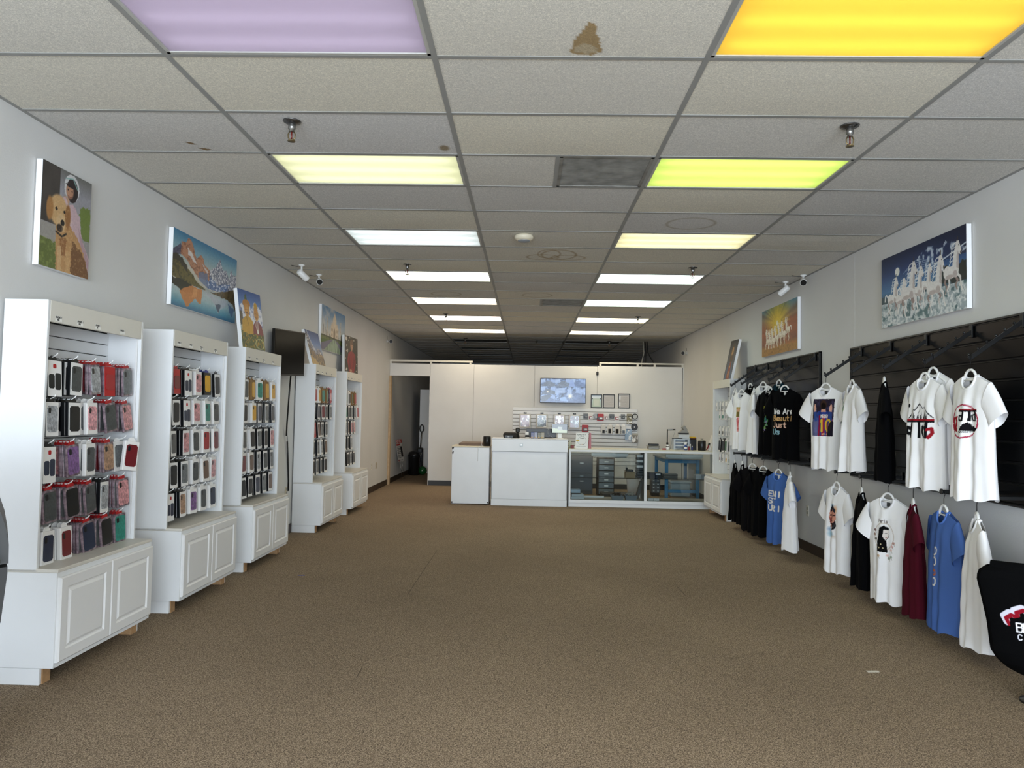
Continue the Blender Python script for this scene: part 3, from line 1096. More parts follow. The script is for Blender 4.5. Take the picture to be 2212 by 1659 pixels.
def rrect(y0, y1, z0, z1, r):
    return [(y0 + r, z0), (y1 - r, z0), (y1, z0 + r), (y1, z1 - r), (y1 - r, z1), (y0 + r, z1), (y0, z1 - r), (y0, z0 + r)]


def plate(b, pts, x0, x1):
    n = len(pts)
    return b.faces([(x0, y, z) for y, z in pts] + [(x1, y, z) for y, z in pts], [tuple(range(n - 1, -1, -1)), tuple(range(n, 2 * n))] + [(i, (i + 1) % n, (i + 1) % n + n, i + n) for i in range(n)])


PK = {}


def pack_meshes(kind, case):
    """carton, tab and case of one kind of package; local frame: x = out of the cabinet, hung at the origin"""
    key = (kind, case)
    if key in PK:
        return PK[key]
    w, h, d = {'blackbox': (.108, .19, .021), 'whitebox': (.106, .186, .022), 'clear': (.112, .178, .014), 'kraft': (.105, .185, .024), 'slim': (.105, .178, .012), 'redpack': (.108, .185, .016), 'mini': (.075, .12, .014), 'duo': (.112, .2, .022)}[kind]
    tabc = {'blackbox': P_BLACK, 'whitebox': P_WHITE, 'clear': P_RED, 'kraft': P_KRAFT, 'slim': P_BLUE, 'redpack': P_RED, 'mini': P_WHITE, 'duo': P_BLACK}[kind]
    body = {'blackbox': P_BLACK, 'whitebox': P_WHITE, 'clear': P_CLEAR, 'kraft': P_KRAFT, 'slim': P_BLACK, 'redpack': P_CLEAR, 'mini': P_WHITE, 'duo': P_BLACK}[kind]
    top = -.016
    b = B().bbox(-d, 0, -w / 2, w / 2, top - h, top, .002)
    b.mi = 1                                                   # front card
    plate(b, rrect(-w / 2 + .003, w / 2 - .003, top - h + .003, top - .003, .003), -.001, .0012)
    front = {'blackbox': P_WHITE, 'whitebox': P_WHITE, 'clear': P_CLEAR, 'kraft': P_KRAFT, 'slim': P_BLACK, 'redpack': P_RED, 'mini': P_WHITE, 'duo': P_WHITE}[kind]
    carton = b.mesh('carton', [body, front])
    t = plate(B(), [(-w * .28, top - .002), (w * .28, top - .002), (w * .26, -.004), (.012, .008), (-.012, .008), (-w * .26, -.004)], -d * .5 - .001, -d * .5 + .001)
    tab = t.mesh('hang_tab', tabc)
    zc0, zc1 = top - h + .025, top - .022
    hw = w * .39
    if kind == 'clear':
        hw, zc0, zc1 = w * .43, top - h + .012, top - .012
    if kind == 'redpack':
        zc0, zc1 = top - h + .04, top - .05
    if kind == 'mini':
        zc0, zc1 = top - h + .02, top - .05
        hw = w * .3
    if kind == 'duo':                                        # two phones side by side on the box front
        zc0, zc1 = top - h + .045, top - .07
        k = plate(plate(B(), rrect(-w * .4, -w * .03, zc0, zc1 - .008, .008), .0005, .003), rrect(w * .03, w * .4, zc0 - .006, zc1, .008), .0005, .003)
    else:
        k = plate(B(), rrect(-hw, hw, zc0, zc1, .012), .0005, .0035)
    case_me = k.mesh('phone_case', case_mat(case))
    c = B()
    if kind == 'duo':
        plate(c, rrect(-.012, .012, top - .045, top - .022, .004), .0012, .0022)
        lens = c.mesh('maker_mark', P_RED)
    else:
        plate(c, rrect(-hw * .8, -hw * .35, zc1 - .042, zc1 - .01, .005), .0035, .0045)
        lens = c.mesh('camera_window', P_BLACK)
    # whole package in one mesh, for those behind another
    a = bmesh.new()
    mats = []
    for me in (carton, tab, case_me):
        off = len(mats)
        n0 = len(a.faces)
        a.from_mesh(me)
        a.faces.ensure_lookup_table()
        for f in a.faces[n0:]:
            f.material_index += off
        mats += list(me.materials)
    one = bpy.data.meshes.new('phone_case_package')
    a.to_mesh(one)
    a.free()
    for m in mats:
        one.materials.append(m)
    PK[key] = (carton, tab, case_me, lens, one, d)
    return PK[key]


KDESC = {'duo': 'white boxed twin %s phone', 'blackbox': 'black boxed %s phone case', 'whitebox': 'white boxed %s phone case', 'clear': 'clear red-tabbed %s case pack', 'kraft': 'kraft boxed %s phone case', 'slim': 'slim dark %s case pack', 'redpack': 'red carded %s accessory pack', 'mini': 'small white %s accessory pack'}
ORDN = ['front', 'second', 'third', 'fourth', 'fifth', 'sixth', 'seventh']
ROWN = ['top', 'second', 'third', 'fourth', 'bottom']
# per cabinet, per row, per hook: (kind, case of the front one, how many)
bk, wh, cl, kr, sl_, rp, mi = 'blackbox', 'whitebox', 'clear', 'kraft', 'slim', 'redpack', 'mini'
STOCK = [
    [[('duo', 'black', 3), (bk, 'smoke', 5), (cl, 'silver', 6), (rp, 'red', 4), (cl, 'grey', 5)],
     [(bk, 'silver', 3), (bk, 'black', 4), (wh, 'pink', 3), (cl, 'smoke', 5), (cl, 'rose', 5)],
     [('duo', 'navy', 3), (cl, 'purple', 5), (wh, 'smoke', 5), (cl, 'tan', 6), (wh, 'maroon', 2)],
     [(cl, 'smoke', 3), (cl, 'black', 7), (cl, 'smoke', 7), (bk, 'silver', 3), (cl, 'rose', 4)],
     [(wh, 'navy', 4), (wh, 'maroon', 3), (cl, 'navy', 5), (cl, 'black', 5), (cl, 'teal', 3)]],
    [[(rp, 'maroon', 4), ('duo', 'navy', 5), (wh, 'rose', 4), (sl_, 'yellow', 3), (bk, 'black', 1)],
     [(bk, 'black', 5), ('duo', 'navy', 4), (wh, 'rose', 4), (wh, 'teal', 5), (wh, 'smoke', 3)],
     [(bk, 'smoke', 3), (bk, 'rose', 4), (wh, 'smoke', 4), (wh, 'red', 4), (wh, 'maroon', 3)],
     [(bk, 'black', 4), (bk, 'grey', 3), (wh, 'smoke', 4), (wh, 'brown', 4), (wh, 'rose', 2)],
     [('duo', 'navy', 2), (bk, 'tan', 3), (wh, 'purple', 3), (wh, 'smoke', 3), (wh, 'navy', 2)]],
    [[(bk, 'smoke', 2), (kr, 'yellow', 2), (wh, 'teal', 2), (kr, 'yellow', 2), (wh, 'yellow', 3)],
     [(bk, 'black', 2), (wh, 'yellow', 4), (bk, 'navy', 3), (bk, 'grey', 3), (bk, 'black', 3)],
     [(bk, 'smoke', 3), (wh, 'black', 3), (bk, 'grey', 3), (bk, 'black', 3), (bk, 'rose', 3)],
     [(wh, 'maroon', 3), (wh, 'brown', 3), (bk, 'silver', 4), (bk, 'smoke', 3), (bk, 'grey', 3)],
     [(bk, 'black', 3), (bk, 'black', 3), (bk, 'navy', 3), (bk, 'grey', 3), (bk, 'brown', 2)]],
    [[(wh, 'red', 2), (wh, 'yellow', 2), (kr, 'teal', 2), (kr, 'green', 1), (rp, 'pink', 2)],
     [(bk, 'brown', 2), (bk, 'navy', 2), (bk, 'maroon', 2), (bk, 'black', 2), (bk, 'grey', 2)],
     [(rp, 'red', 2), (bk, 'brown', 2), (bk, 'grey', 2), (bk, 'smoke', 2)],
     [(bk, 'black', 2), (bk, 'grey', 2), (wh, 'silver', 2), (bk, 'brown', 2)],
     [(bk, 'black', 2), (bk, 'grey', 2), (bk, 'smoke', 2), (bk, 'black', 2)]],
    [[(kr, 'green', 2), (wh, 'black', 2), (kr, 'green', 2), (kr, 'red', 2)],
     [(wh, 'teal', 1), (bk, 'black', 2), (bk, 'grey', 2), (bk, 'black', 2), (wh, 'red', 2)],
     [(bk, 'silver', 2), (bk, 'brown', 2), (bk, 'rose', 2), (bk, 'rose', 1)],
     [(bk, 'grey', 2), (bk, 'black', 2), (bk, 'silver', 2)],
     [(wh, 'grey', 2), (bk, 'black', 2), (bk, 'grey', 2), (bk, 'black', 1)]],
    [[(mi, 'silver', 2), (mi, 'grey', 2), (mi, 'silver', 2), (mi, 'grey', 2), (mi, 'silver', 1)],
     [(mi, 'teal', 2), (mi, 'navy', 2), (mi, 'teal', 2), (mi, 'teal', 1)],
     [(mi, 'black', 2), (mi, 'black', 2), (mi, 'black', 2), (mi, 'black', 1)],
     [(bk, 'black', 1), (wh, 'green', 2), (bk, 'black', 2), (bk, 'black', 1)],
     [(mi, 'teal', 2), (mi, 'yellow', 1), (mi, 'silver', 2), (mi, 'maroon', 2)]],
]
specs = []
for ci, rows in enumerate(STOCK):
    for ri, row in enumerate(rows):
        for hi, (kind, case, n) in enumerate(row):
            hidx = hi if ci < 5 else 4 - hi
            n += 1 if (ci in (1, 2, 3) and n > 1) else 0
            for k in range(n):
                specs.append((k > 2, k, ci, ri, hidx, kind, case, n))
# the 300 that show largest are things of their own: front ones first, near cabinets first
specs.sort(key=lambda s: (s[2] + s[1] * .9))
rest = []
rp_ = random.Random(5)
for idx, (_, k, ci, ri, hi, kind, case, n) in enumerate(specs):
    carton, tab, case_me, lens, one, d = pack_meshes(kind, case if k == 0 else {'clear': ('rose', 'smoke', 'maroon')[k % 3], 'blackbox': 'black', 'whitebox': 'grey'}.get(kind, case))
    c = CABS[ci]
    pitch = max(d + .004, .02)
    xl = .205 - k * pitch - (0 if n > 3 else .004)
    yaw = rp_.gauss(0, .05) + (.35 if (ci == 0 and ri == 2 and hi == 4 and k == 0) else 0)
    tilt = rp_.gauss(0, .02) + (.1 if kind == 'clear' and k == 0 else 0)
    loc = Vector((xl, HOOKY[hi] + rp_.gauss(0, .006) + (.012 if n > 4 else 0), HOOKZ[ci][ri] - .012))
    Mx = Matrix.Translation(loc) @ Matrix.Rotation(yaw, 4, 'Z') @ Matrix.Rotation(-.04 + rp_.gauss(0, .015), 4, 'Y') @ Matrix.Rotation(tilt, 4, 'X')
    if ci == 0 and ri == 2 and hi == 4 and k == 0:
        Mx = Matrix.Translation(loc + Vector((.045, .04, -.0))) @ Matrix.Rotation(-.16, 4, 'X') @ Matrix.Rotation(-.35, 4, 'Z')
    Wm = wm(c) @ Mx
    if idx >= 300:
        rest.append((one, Wm))
        continue
    grp = 'phone case packages on the %s' % NAMEC[ci]
    lab = (KDESC[kind] % case) + (' at the front' if k == 0 else ' %s back' % ORDN[k]) + ' of hook %s, %s row, %s' % (('one', 'two', 'three', 'four', 'five')[hi], ROWN[ri], NAMEC[ci])
    if k == 0 and ci < 4:
        t = bpy.data.objects.new('phone_case_package', None)
        t.empty_display_size = .05
        COL.objects.link(t)
        lpart('carton', carton, None, t)
        lpart('hang_tab', tab, None, t)
        pc = lpart('phone_case', case_me, None, t)
        if kind in ('clear', 'blackbox', 'whitebox', 'duo'):
            lpart('maker_mark' if kind == 'duo' else 'camera_window', lens, None, pc)
    else:
        t = bpy.data.objects.new('phone_case_package', one)
        COL.objects.link(t)
    t.matrix_world = Wm
    tag(t, lab, 'phone case', grp)
if rest:
    a = bmesh.new()
    mats = []
    for one, Wm in rest:
        mp = []
        for m in one.materials:
            if m not in mats:
                mats.append(m)
            mp.append(mats.index(m))
        n0, v0 = len(a.faces), len(a.verts)
        a.from_mesh(one)
        a.verts.ensure_lookup_table()
        a.faces.ensure_lookup_table()
        for v in a.verts[v0:]:
            v.co = Wm @ v.co
        for f in a.faces[n0:]:
            f.material_index = mp[f.material_index]
    me = bpy.data.meshes.new('phone_case_packages')
    a.to_mesh(me)
    a.free()
    for m in mats:
        me.materials.append(m)
    o = tag(link('phone_case_packages', me), 'remaining boxed phone accessories hanging deeper on the cabinet hooks', 'phone cases')
    o['kind'] = 'stuff'
print('packages', len(specs), 'rest', len(rest))
# ================================================================ counters
M_LAM = mat('counter_laminate', 'e3e5e8', .3, noise=.02, nscale=4)
M_EDGE = mat('cream_edge_band', 'd9cfb8', .5)
M_CHIP = mat('chipboard_dark', '2a211c', .8)
M_GREY = mat('grey_plastic', '8b8f92', .45)
M_NAVY = mat('slate_blue_steel', '3a4552', .45)

t = thing('pedestal_counter', 'worn white counter block with chipped corner left of the sales desk', 'counter', (-.89, 11.75, 0))
part('body', B().bbox(-1.193, -.592, 11.455, 12.05, .012, .905, .006), M_LAM, t)
part('top_edge', B().bbox(-1.2, -.59, 11.45, 12.055, .905, .925, .004), M_EDGE, t)
part('toe', B().box(-1.18, -.605, 11.48, 12.03, 0, .012), M_CHIP, t)
b = B()
for x, z, r in ((-1.178, .885, .018), (-1.168, .9, .012), (-1.176, .81, .016), (-1.172, .83, .012), (-1.176, .03, .014), (-.605, .035, .012)):
    b.prism([(x + r * math.cos(a) * (.7 + .3 * math.sin(3 * a)), z + r * 1.3 * math.sin(a)) for a in [i * math.pi / 4 for i in range(8)]], .004, Matrix.Translation((0, 11.4525, 0)))
part('chipped_edge', b, M_CHIP, t, 'dark chipped edges')
solid('wood_board', B().bbox(-1.1, -.62, 11.62, 12.3, .927, .965, .003), mat('brown_board', '6a5340', .55, noise=.15, nscale=12), 'brown wooden board lying on the white counter block', 'board')
t = thing('canister_speaker', 'black cylinder standing on the counter block beside the desk', 'speaker', (-.64, 11.53, .925))
lpart('body', B().lathe([(.055, 0), (.06, .004), (.06, .15), (.056, .155), (.001, .155)], n=24), M_BLACK, t)
lpart('top_ring', B().lathe([(.05, .155), (.058, .157), (.058, .16), (.05, .161), (.001, .158)], n=24), mat('black_gloss', '08080a', .15), t)
solid('white_cable', B().tube([(-.72, 11.5, 1.1), (-.722, 11.5, .935), (-.70, 11.46, .928), (-.75, 11.444, .926), (-.775, 11.442, .9), (-.778, 11.442, .69)], .003, 6), mat('cable_white', 'eeeeec', .4), 'thin white cable drooping over the front of the counter block', 'cable')

t = thing('sales_desk', 'tall white sales desk with raised ledge band in the middle', 'desk', (.046, 11.7, 0))
part('front_panel', B().bbox(-.545, .632, 11.41, 11.43, .105, .86, .002), M_LAM, t)
part('ledge_band', B().bbox(-.556, .645, 11.388, 11.43, .857, 1.045, .003), M_LAM, t)
part('desk_top', B().bbox(-.56, .65, 11.385, 11.95, 1.045, 1.06, .003), M_LAM, t)
part('kick_board', B().bbox(-.552, .64, 11.4, 11.42, 0, .103, .002), M_LAM, t)
for x in (-.556, .625):
    part('end_panel', B().bbox(x, x + .02, 11.43, 11.95, 0, 1.045, .002), M_LAM, t)
for z in (.857, .105):
    part('joint_trim', B().box(-.548, .637, 11.402, 11.41, z - .006, z), mat('grey_trim', '9a9c9e', .5), t)  # thin grey strip along the front panel's upper and lower joints
for x in (-.552, .637):
    part('corner_trim', B().box(x, x + .008, 11.398, 11.41, .1, .86), mat('grey_trim', '9a9c9e'), t)
lk = B().box(-.115, -.06, 11.383, 11.3885, .935, .985)
part('lock_plate', lk, mat('pale_plate', 'd3dbe0', .4), t)
part('lock', B().cyl((-.09, 11.376, .962), (-.09, 11.384, .962), .013, 14), M_STEEL, t)

# things on the desk
t = thing('printer_bag', 'black zip equipment bag at the left end of the sales desk', 'bag', (-.265, 11.65, 1.06))
b = B()
for i in range(9):
    pass
b.bbox(-.385, -.16, 11.55, 11.75, 1.06, 1.15, .035, seg=3)
part('body', b, mat('black_nylon', '17140f', .7, bump=.4, bscale=60), t)
part('front_label_panel', B().bbox(-.355, -.225, 11.543, 11.552, 1.065, 1.105, .003), mat('slate_panel', '2b3338', .4), t)
part('brand_bar', B().box(-.312, -.282, 11.541, 11.5435, 1.077, 1.083), P_WHITE, t)
part('strap', B().tube([(-.17, 11.6, 1.13), (-.14, 11.6, 1.12), (-.13, 11.62, 1.065)], .014, 8), mat('black_nylon', '17140f'), t)
t = thing('barcode_scanner', 'black handheld scanner standing upright behind the bag', 'scanner', (-.155, 11.8, 1.06))
part('handle', B().tube([(-.155, 11.8, 1.06), (-.155, 11.8, 1.15)], [.03, .016], 12), M_BLACK, t)
part('head', B().bbox(-.19, -.12, 11.76, 11.84, 1.14, 1.225, .02, seg=2), mat('scanner_dark', '1c1b17', .5), t)
t = thing('card_reader', 'white card reader on a stand with paper slip on the desk', 'card reader', (.01, 11.6, 1.06))
part('base', B().lathe([(.04, 0), (.042, .012), (.02, .02), (.001, .02)], (.005, 11.6, 1.06), 20), P_WHITE, t)
part('terminal', B().bbox(-.03, .03, 11.59, 11.62, 1.078, 1.115, .006), M_DARK, t)
part('paper_slip', B().box(-.03, .026, 11.605, 11.609, 1.112, 1.162), mat('paper', 'f1f0ec', .7), t)
t = thing('monitor', 'wide black monitor seen low behind the desk ledge', 'monitor', (.235, 11.85, 1.06))
part('screen', B().bbox(-.01, .48, 11.84, 11.86, 1.075, 1.212, .004), M_BLACK, t)
part('stand', B().box(.18, .29, 11.83, 11.9, 1.06, 1.078), M_BLACK, t)
a_ = [('434f8c', 'navy blue'), ('8c94b8', 'pale blue'), ('4c4d40', 'olive'), ('8a8272', 'beige')]
for i, (cc, nm) in enumerate(a_):
    x = .063 + i * .055
    art = Art(24, 44, cc)
    art.lines(.08, .08, .92, .9, 7, 'e6e4d8', .8)
    art.rect(.1, .72, .6, .86, 'c9a45a')
    t = thing('brochure_stack', '%s printed gift card pack in the row on the desk' % nm, 'cards', (x + .025, 11.6, 1.06), 0, 'gift card packs on the desk')
    part('cards', B().box(x, x + .05, 11.602, 11.63, 1.06, 1.157), mat('card_edge', '5a5a58', .6), t)
    lp = link('cover', art_mesh('cover', art, (x, 11.6015, 1.157), (x + .05, 11.6015, 1.157), (x, 11.6015, 1.061), PRINT), t)
t = thing('tablet_register', 'tablet register on white swivel stand at the right end of the desk', 'tablet', (.525, 11.6, 1.06))
part('foot', B().lathe([(.095, 0), (.09, .008), (.06, .016), (.001, .018)], (.525, 11.6, 1.06), 28), P_WHITE, t)
part('stem', B().bbox(.49, .56, 11.585, 11.615, 1.07, 1.16, .008), M_CAMW, t)
sc = part('screen', B().bbox(.395, .648, 11.57, 11.585, 1.152, 1.3, .004), M_BLACK, t)
art = Art(40, 24, '05070a')
art.poly([(0, .42), (1, .68), (1, 1), (0, 1)], 'b9c29a')
art.rect(.38, .3, .66, .72, 'aeb1a8')
link('display', art_mesh('display', art, (.402, 11.5685, 1.294), (.642, 11.5685, 1.294), (.402, 11.5685, 1.158), attr_mat('screen_glossy', .15)), sc)
part('cable', B().tube([(.39, 11.6, 1.24), (.33, 11.62, 1.2), (.34, 11.64, 1.12), (.44, 11.62, 1.07), (.48, 11.6, 1.07)], .004, 6), M_GREY, t)

# ---------------------------------------------------------------- glass display case
t = thing('glass_display_case', 'long white framed glass counter with two panes at the right', 'display case', (1.86, 11.7, 0))
CY0, CY1, CX0, CX1 = 11.45, 11.95, .672, 3.05
part('top', B().bbox(CX0, CX1, CY0 - .005, CY1, .886, .918, .004), mat('case_top', 'd8d2bf', .35, noise=.04, nscale=5), t)
part('front_top_rail', B().bbox(CX0, CX1, CY0 - .008, CY0 + .03, .868, .9, .003), M_WHITE, t)
part('bottom_rail', B().bbox(CX0, CX1, CY0 - .004, CY0 + .03, .062, .112, .003), M_WHITE, t)
part('kick_board', B().bbox(CX0 + .005, CX1, CY0 + .012, CY0 + .03, 0, .062, .002), M_WHITE, t)
part('deck', B().box(CX0 + .02, CX1 - .02, CY0 + .03, CY1, .095, .11), mat('case_deck', 'bdb8aa', .5, noise=.05, nscale=8), t)
for x0, x1 in ((CX0, CX0 + .03), (1.864, 1.908), (CX1 - .03, CX1)):
    part('mullion', B().bbox(x0, x1, CY0 - .002, CY0 + .03, .112, .868, .003), M_WHITE, t)
    part('rear_post', B().box(x0, x1, CY1 - .03, CY1, .0, .886), M_WHITE, t)
for x0 in (CX0, CX1 - .02):
    part('end_panel', B().box(x0, x0 + .012, CY0 + .03, CY1 - .03, .0, .886), M_WHITE, t)
part('divider', B().box(1.875, 1.895, CY0 + .03, CY1 - .03, .11, .886), M_GREY, t)
for x0, x1 in ((CX0 + .03, 1.864), (1.908, CX1 - .03)):
    part('pane', B().box(x0, x1, CY0 + .008, CY0 + .013, .112, .868), glass(), t, 'clear glass pane')
    part('glass_shelf', B().box(x0, x1, CY0 + .05, CY1 - .08, .452, .459), glass(), t, 'clear glass shelf')
    f = part('light_fixture', B().bbox(x0 + .35, x0 + .95, CY0 + .3, CY0 + .36, .79, .84, .006), M_CAMW, t, 'white tube light fixture')
    part('lamp_tube', B().cyl((x0 + .38, CY0 + .29, .785), (x0 + .92, CY0 + .29, .785), .013, 12), mat('tube_glass', 'f2f4f4', .2), f)
    for zz in (.3, .62):
        pass
# stock inside the case
solid('paper_stack', B().bbox(.715, .93, 11.55, 11.75, .111, .145, .003).bbox(.73, .92, 11.56, 11.74, .146, .185, .003), [mat('paper_grey', 'd6dadd', .6)], 'white boxes stacked at the left end of the glass case', 'boxes')
solid('flat_box', B().bbox(.72, .87, 11.56, 11.72, .186, .206, .002), mat('box_dark', '2b2e33', .5), 'dark flat box on the white boxes in the glass case', 'box')
solid('paper_pad', B().bbox(.72, .865, 11.55, 11.73, .207, .262, .002), mat('paper_blue', 'b8cbdb', .6), 'pale blue pad topmost on the pile in the glass case', 'pad')


def bin_(x0, x1, y0, y1, z0, z1, label, fill):
    t = thing('parts_bin', label, 'bin', ((x0 + x1) / 2, (y0 + y1) / 2, z0), 0, 'grey bins in the glass case')
    b = B()
    s = .015
    P = [(x0 + s, y0 + s, z0), (x1 - s, y0 + s, z0), (x1 - s, y1 - s, z0), (x0 + s, y1 - s, z0), (x0, y0, z1), (x1, y0, z1), (x1, y1, z1), (x0, y1, z1)]
    q = .008
    P += [(x0 + q, y0 + q, z1), (x1 - q, y0 + q, z1), (x1 - q, y1 - q, z1), (x0 + q, y1 - q, z1)]
    P += [(x0 + s + q, y0 + s + q, z0 + q), (x1 - s - q, y0 + s + q, z0 + q), (x1 - s - q, y1 - s - q, z0 + q), (x0 + s + q, y1 - s - q, z0 + q)]
    F = [(3, 2, 1, 0), (12, 13, 14, 15)]
    for k in range(4):
        j = (k + 1) % 4
        F += [(k, j, 4 + j, 4 + k), (4 + k, 4 + j, 8 + j, 8 + k), (8 + k, 8 + j, 12 + j, 12 + k)]
    b.faces(P, F)
    part('tub', b, mat('grey_bin', '7b8790', .45), t)
    r = random.Random(len(label))
    b = B()
    for i in range(9):
        x, y = x0 + .03 + (x1 - x0 - .06) * r.random(), y0 + .03 + (y1 - y0 - .06) * r.random()
        pts = [(x, y, z0 + .03 + (z1 - z0) * .5)]
        for k in range(5):
            pts.append((min(max(pts[-1][0] + r.uniform(-.05, .05), x0 + .02), x1 - .02), min(max(pts[-1][1] + r.uniform(-.04, .04), y0 + .02), y1 - .02), z0 + .04 + (z1 - z0) * r.uniform(.5, 1.0)))
        b.tube(pts, .005, 6)
    part('loose_cables', b, mat('cable_' + fill, fill, .4), t)
    return t


bin_(1.36, 1.56, 11.53, 11.72, .111, .175, 'grey bin of black cables on the case floor, left of the two', '15151a')
bin_(1.575, 1.765, 11.5, 11.68, .111, .185, 'grey bin of pale cables on the case floor, right of the two', 'd8d2c4')
solid('white_strip', B().bbox(.935, 1.27, 11.8, 11.84, .111, .14, .002), P_WHITE, 'white plastic strip lying at the back of the case floor', 'strip')
Mx = Matrix.Translation((1.80, 11.78, .112)) @ Matrix.Rotation(.28, 4, 'Y')
solid('slanted_panel', B().bbox(-.03, .02, -.05, .05, .0, .29, .004, Mx), mat('grey_brown', '5d5a58', .6), 'grey panel leaning in the right corner of the left case bay', 'panel')
t = thing('cardboard_box', 'open cardboard box with black gear on the glass shelf', 'box', (1.665, 11.67, .459))
part('carton', B().box(1.59, 1.74, 11.6, 11.75, .459, .55), mat('cardboard', 'a58c6b', .7), t)
part('flap', B().faces([(1.58, 11.6, .565), (1.66, 11.6, .55), (1.66, 11.75, .55), (1.58, 11.75, .565), (1.58, 11.6, .569), (1.66, 11.6, .554), (1.66, 11.75, .554), (1.58, 11.75, .569)], [(3, 2, 1, 0), (4, 5, 6, 7), (0, 1, 5, 4), (1, 2, 6, 5), (2, 3, 7, 6), (3, 0, 4, 7)]), mat('cardboard', 'a58c6b'), t)
part('gear', B().bbox(1.6, 1.72, 11.62, 11.73, .55, .59, .012).bbox(1.6, 1.63, 11.63, 11.7, .585, .62, .008), M_BLACK, t)
for i in range(9):
    z = .46 + i * .041
    lid = i in (4, 6, 8)
    solid('media_case', B().bbox(1.77 + .004 * (i % 2), 1.872, 11.62, 11.78, z, z + .038, .003), P_WHITE if lid else mat('case_black', '12151a', .3), '%s flat case, %s from the bottom of the shelf stack in the case' % ('white' if lid else 'black', ['lowest', 'second', 'third', 'fourth', 'fifth', 'sixth', 'seventh', 'eighth', 'top one'][i]), 'case', 'stacked cases on the glass shelf')
solid('dark_carton', B().bbox(1.965, 2.06, 11.6, 11.8, .46, .548, .003), mat('carton_navy', '1c2130', .5), 'dark navy carton at the left end of the right glass shelf', 'box')
t = thing('labelled_carton', 'black carton with white label on the right glass shelf', 'box', (2.115, 11.65, .46))
part('carton', B().bbox(2.065, 2.165, 11.6, 11.8, .46, .55, .003), mat('carton_black', '16181d', .5), t)
part('label_sheet', B().box(2.07, 2.145, 11.597, 11.6, .51, .535), P_WHITE, t)
for i in range(4):
    solid('folded_bag', B().bbox(2.18 + .01 * (i % 2), 2.42, 11.58, 11.8, .461 + i * .019, .478 + i * .019, .006), mat('poly_grey%d' % (i % 2), ('6e6a66', '8a8680')[i % 2], .3), 'grey plastic sleeve, %s in the flat stack on the right shelf' % ('bottom', 'second', 'third', 'top')[i], 'sleeve', 'plastic sleeves in the case')
for i in range(4):
    x, z = 2.71 + (i % 2) * .095, .461 + (i // 2) * .036
    solid('small_carton', B().bbox(x, x + .09, 11.6, 11.75, z, z + .034, .002), mat('carton_pale', 'c3c8cf', .5), '%s %s of four small white cartons on the right shelf' % (('lower', 'upper')[i // 2], ('left', 'right')[i % 2]), 'box', 'small white cartons')
for i in range(2):
    x = 1.94 + i * .09
    t = thing('mounting_box', 'white mounting block on the right case floor, %s one' % ('left', 'right')[i], 'box', (x + .042, 11.55, .111), 0, 'white blocks on the case floor')
    part('block', B().bbox(x, x + .085, 11.52, 11.58, .111, .148, .003), P_WHITE, t)
    for dx in (.025, .06):
        part('screw_hole', B().cyl((x + dx, 11.518, .12), (x + dx, 11.521, .12), .003, 8), M_DARK, t)

# ---------------------------------------------------------------- behind the counter
t = thing('filing_cabinet', 'slate two-drawer filing cabinet behind the left case pane', 'filing cabinet', (1.015, 13.6, 0))
part('body', B().bbox(.81, 1.22, 13.3, 13.9, .0, .72, .005), M_NAVY, t)
for z0, z1 in ((.06, .37), (.39, .70)):
    d = part('drawer', B().bbox(.825, 1.205, 13.28, 13.3, z0, z1, .004), M_NAVY, t)
    part('handle', B().bbox(.98, 1.05, 13.268, 13.28, z1 - .14, z1 - .12, .003), M_STEEL, d)
t = thing('drawer_tower', 'clear plastic drawer tower behind the glass case', 'drawers', (1.435, 13.15, 0))
part('frame', B().box(1.29, 1.30, 13.0, 13.35, 0, .69).box(1.57, 1.58, 13.0, 13.35, 0, .69).box(1.29, 1.58, 13.0, 13.35, .68, .69).box(1.29, 1.58, 13.34, 13.35, 0, .68), M_DARK, t)
for i in range(6):
    z = .04 + i * .107
    d = part('drawer', B().bbox(1.302, 1.568, 12.99, 13.33, z, z + .092, .004), mat('smoky_plastic', '6e7a84', .15, coat=.4), t)
    part('handle', B().box(1.40, 1.47, 12.985, 12.991, z + .035, z + .055), mat('pale_plate', 'd3dbe0'), d)
t = thing('waste_bin', 'white waste bin behind the counter seen through the glass', 'bin', (1.88, 12.75, 0))
part('tub', B().lathe([(.09, 0), (.12, .35), (.125, .36), (.115, .36), (.085, .01), (.001, .01)], (1.88, 12.75, 0), 20), P_WHITE, t)
solid('low_bench', B().bbox(1.3, 1.75, 12.3, 12.7, 0, .12, .004), mat('bench_black', '1a1713', .5), 'low black box on the carpet behind the case', 'box')
# blue workbench
M_BLUE = mat('blue_bench_paint', '3f7fae', .45)
t = thing('workbench', 'blue steel workbench behind the right case pane', 'workbench', (2.74, 13.2, 0))
for x, y in ((2.45, 12.8), (3.0, 12.8), (2.45, 13.8), (3.0, 13.8)):
    part('leg', B().bbox(x, x + .055, y, y + .055, 0, .7, .004), M_BLUE, t)
part('front_rail', B().bbox(2.505, 3.0, 12.805, 12.85, .635, .695, .003), M_BLUE, t)
part('lower_rail', B().bbox(2.505, 3.0, 12.805, 12.85, .11, .165, .003), M_BLUE, t)
for x in (2.455, 3.005):
    part('side_rail', B().bbox(x, x + .045, 12.855, 13.8, .635, .695, .003), M_BLUE, t)
part('bench_top', B().bbox(2.42, 3.07, 12.75, 13.88, .7, .73, .003), mat('bench_top', '8c8f93', .5), t)
t = thing('parts_cabinet', 'grey small-drawer parts cabinet under the blue workbench', 'drawers', (2.41, 13.3, 0))
part('shell', B().box(2.28, 2.44, 13.2, 13.4, .06, .32), mat('parts_shell', '3c4046', .5), t)
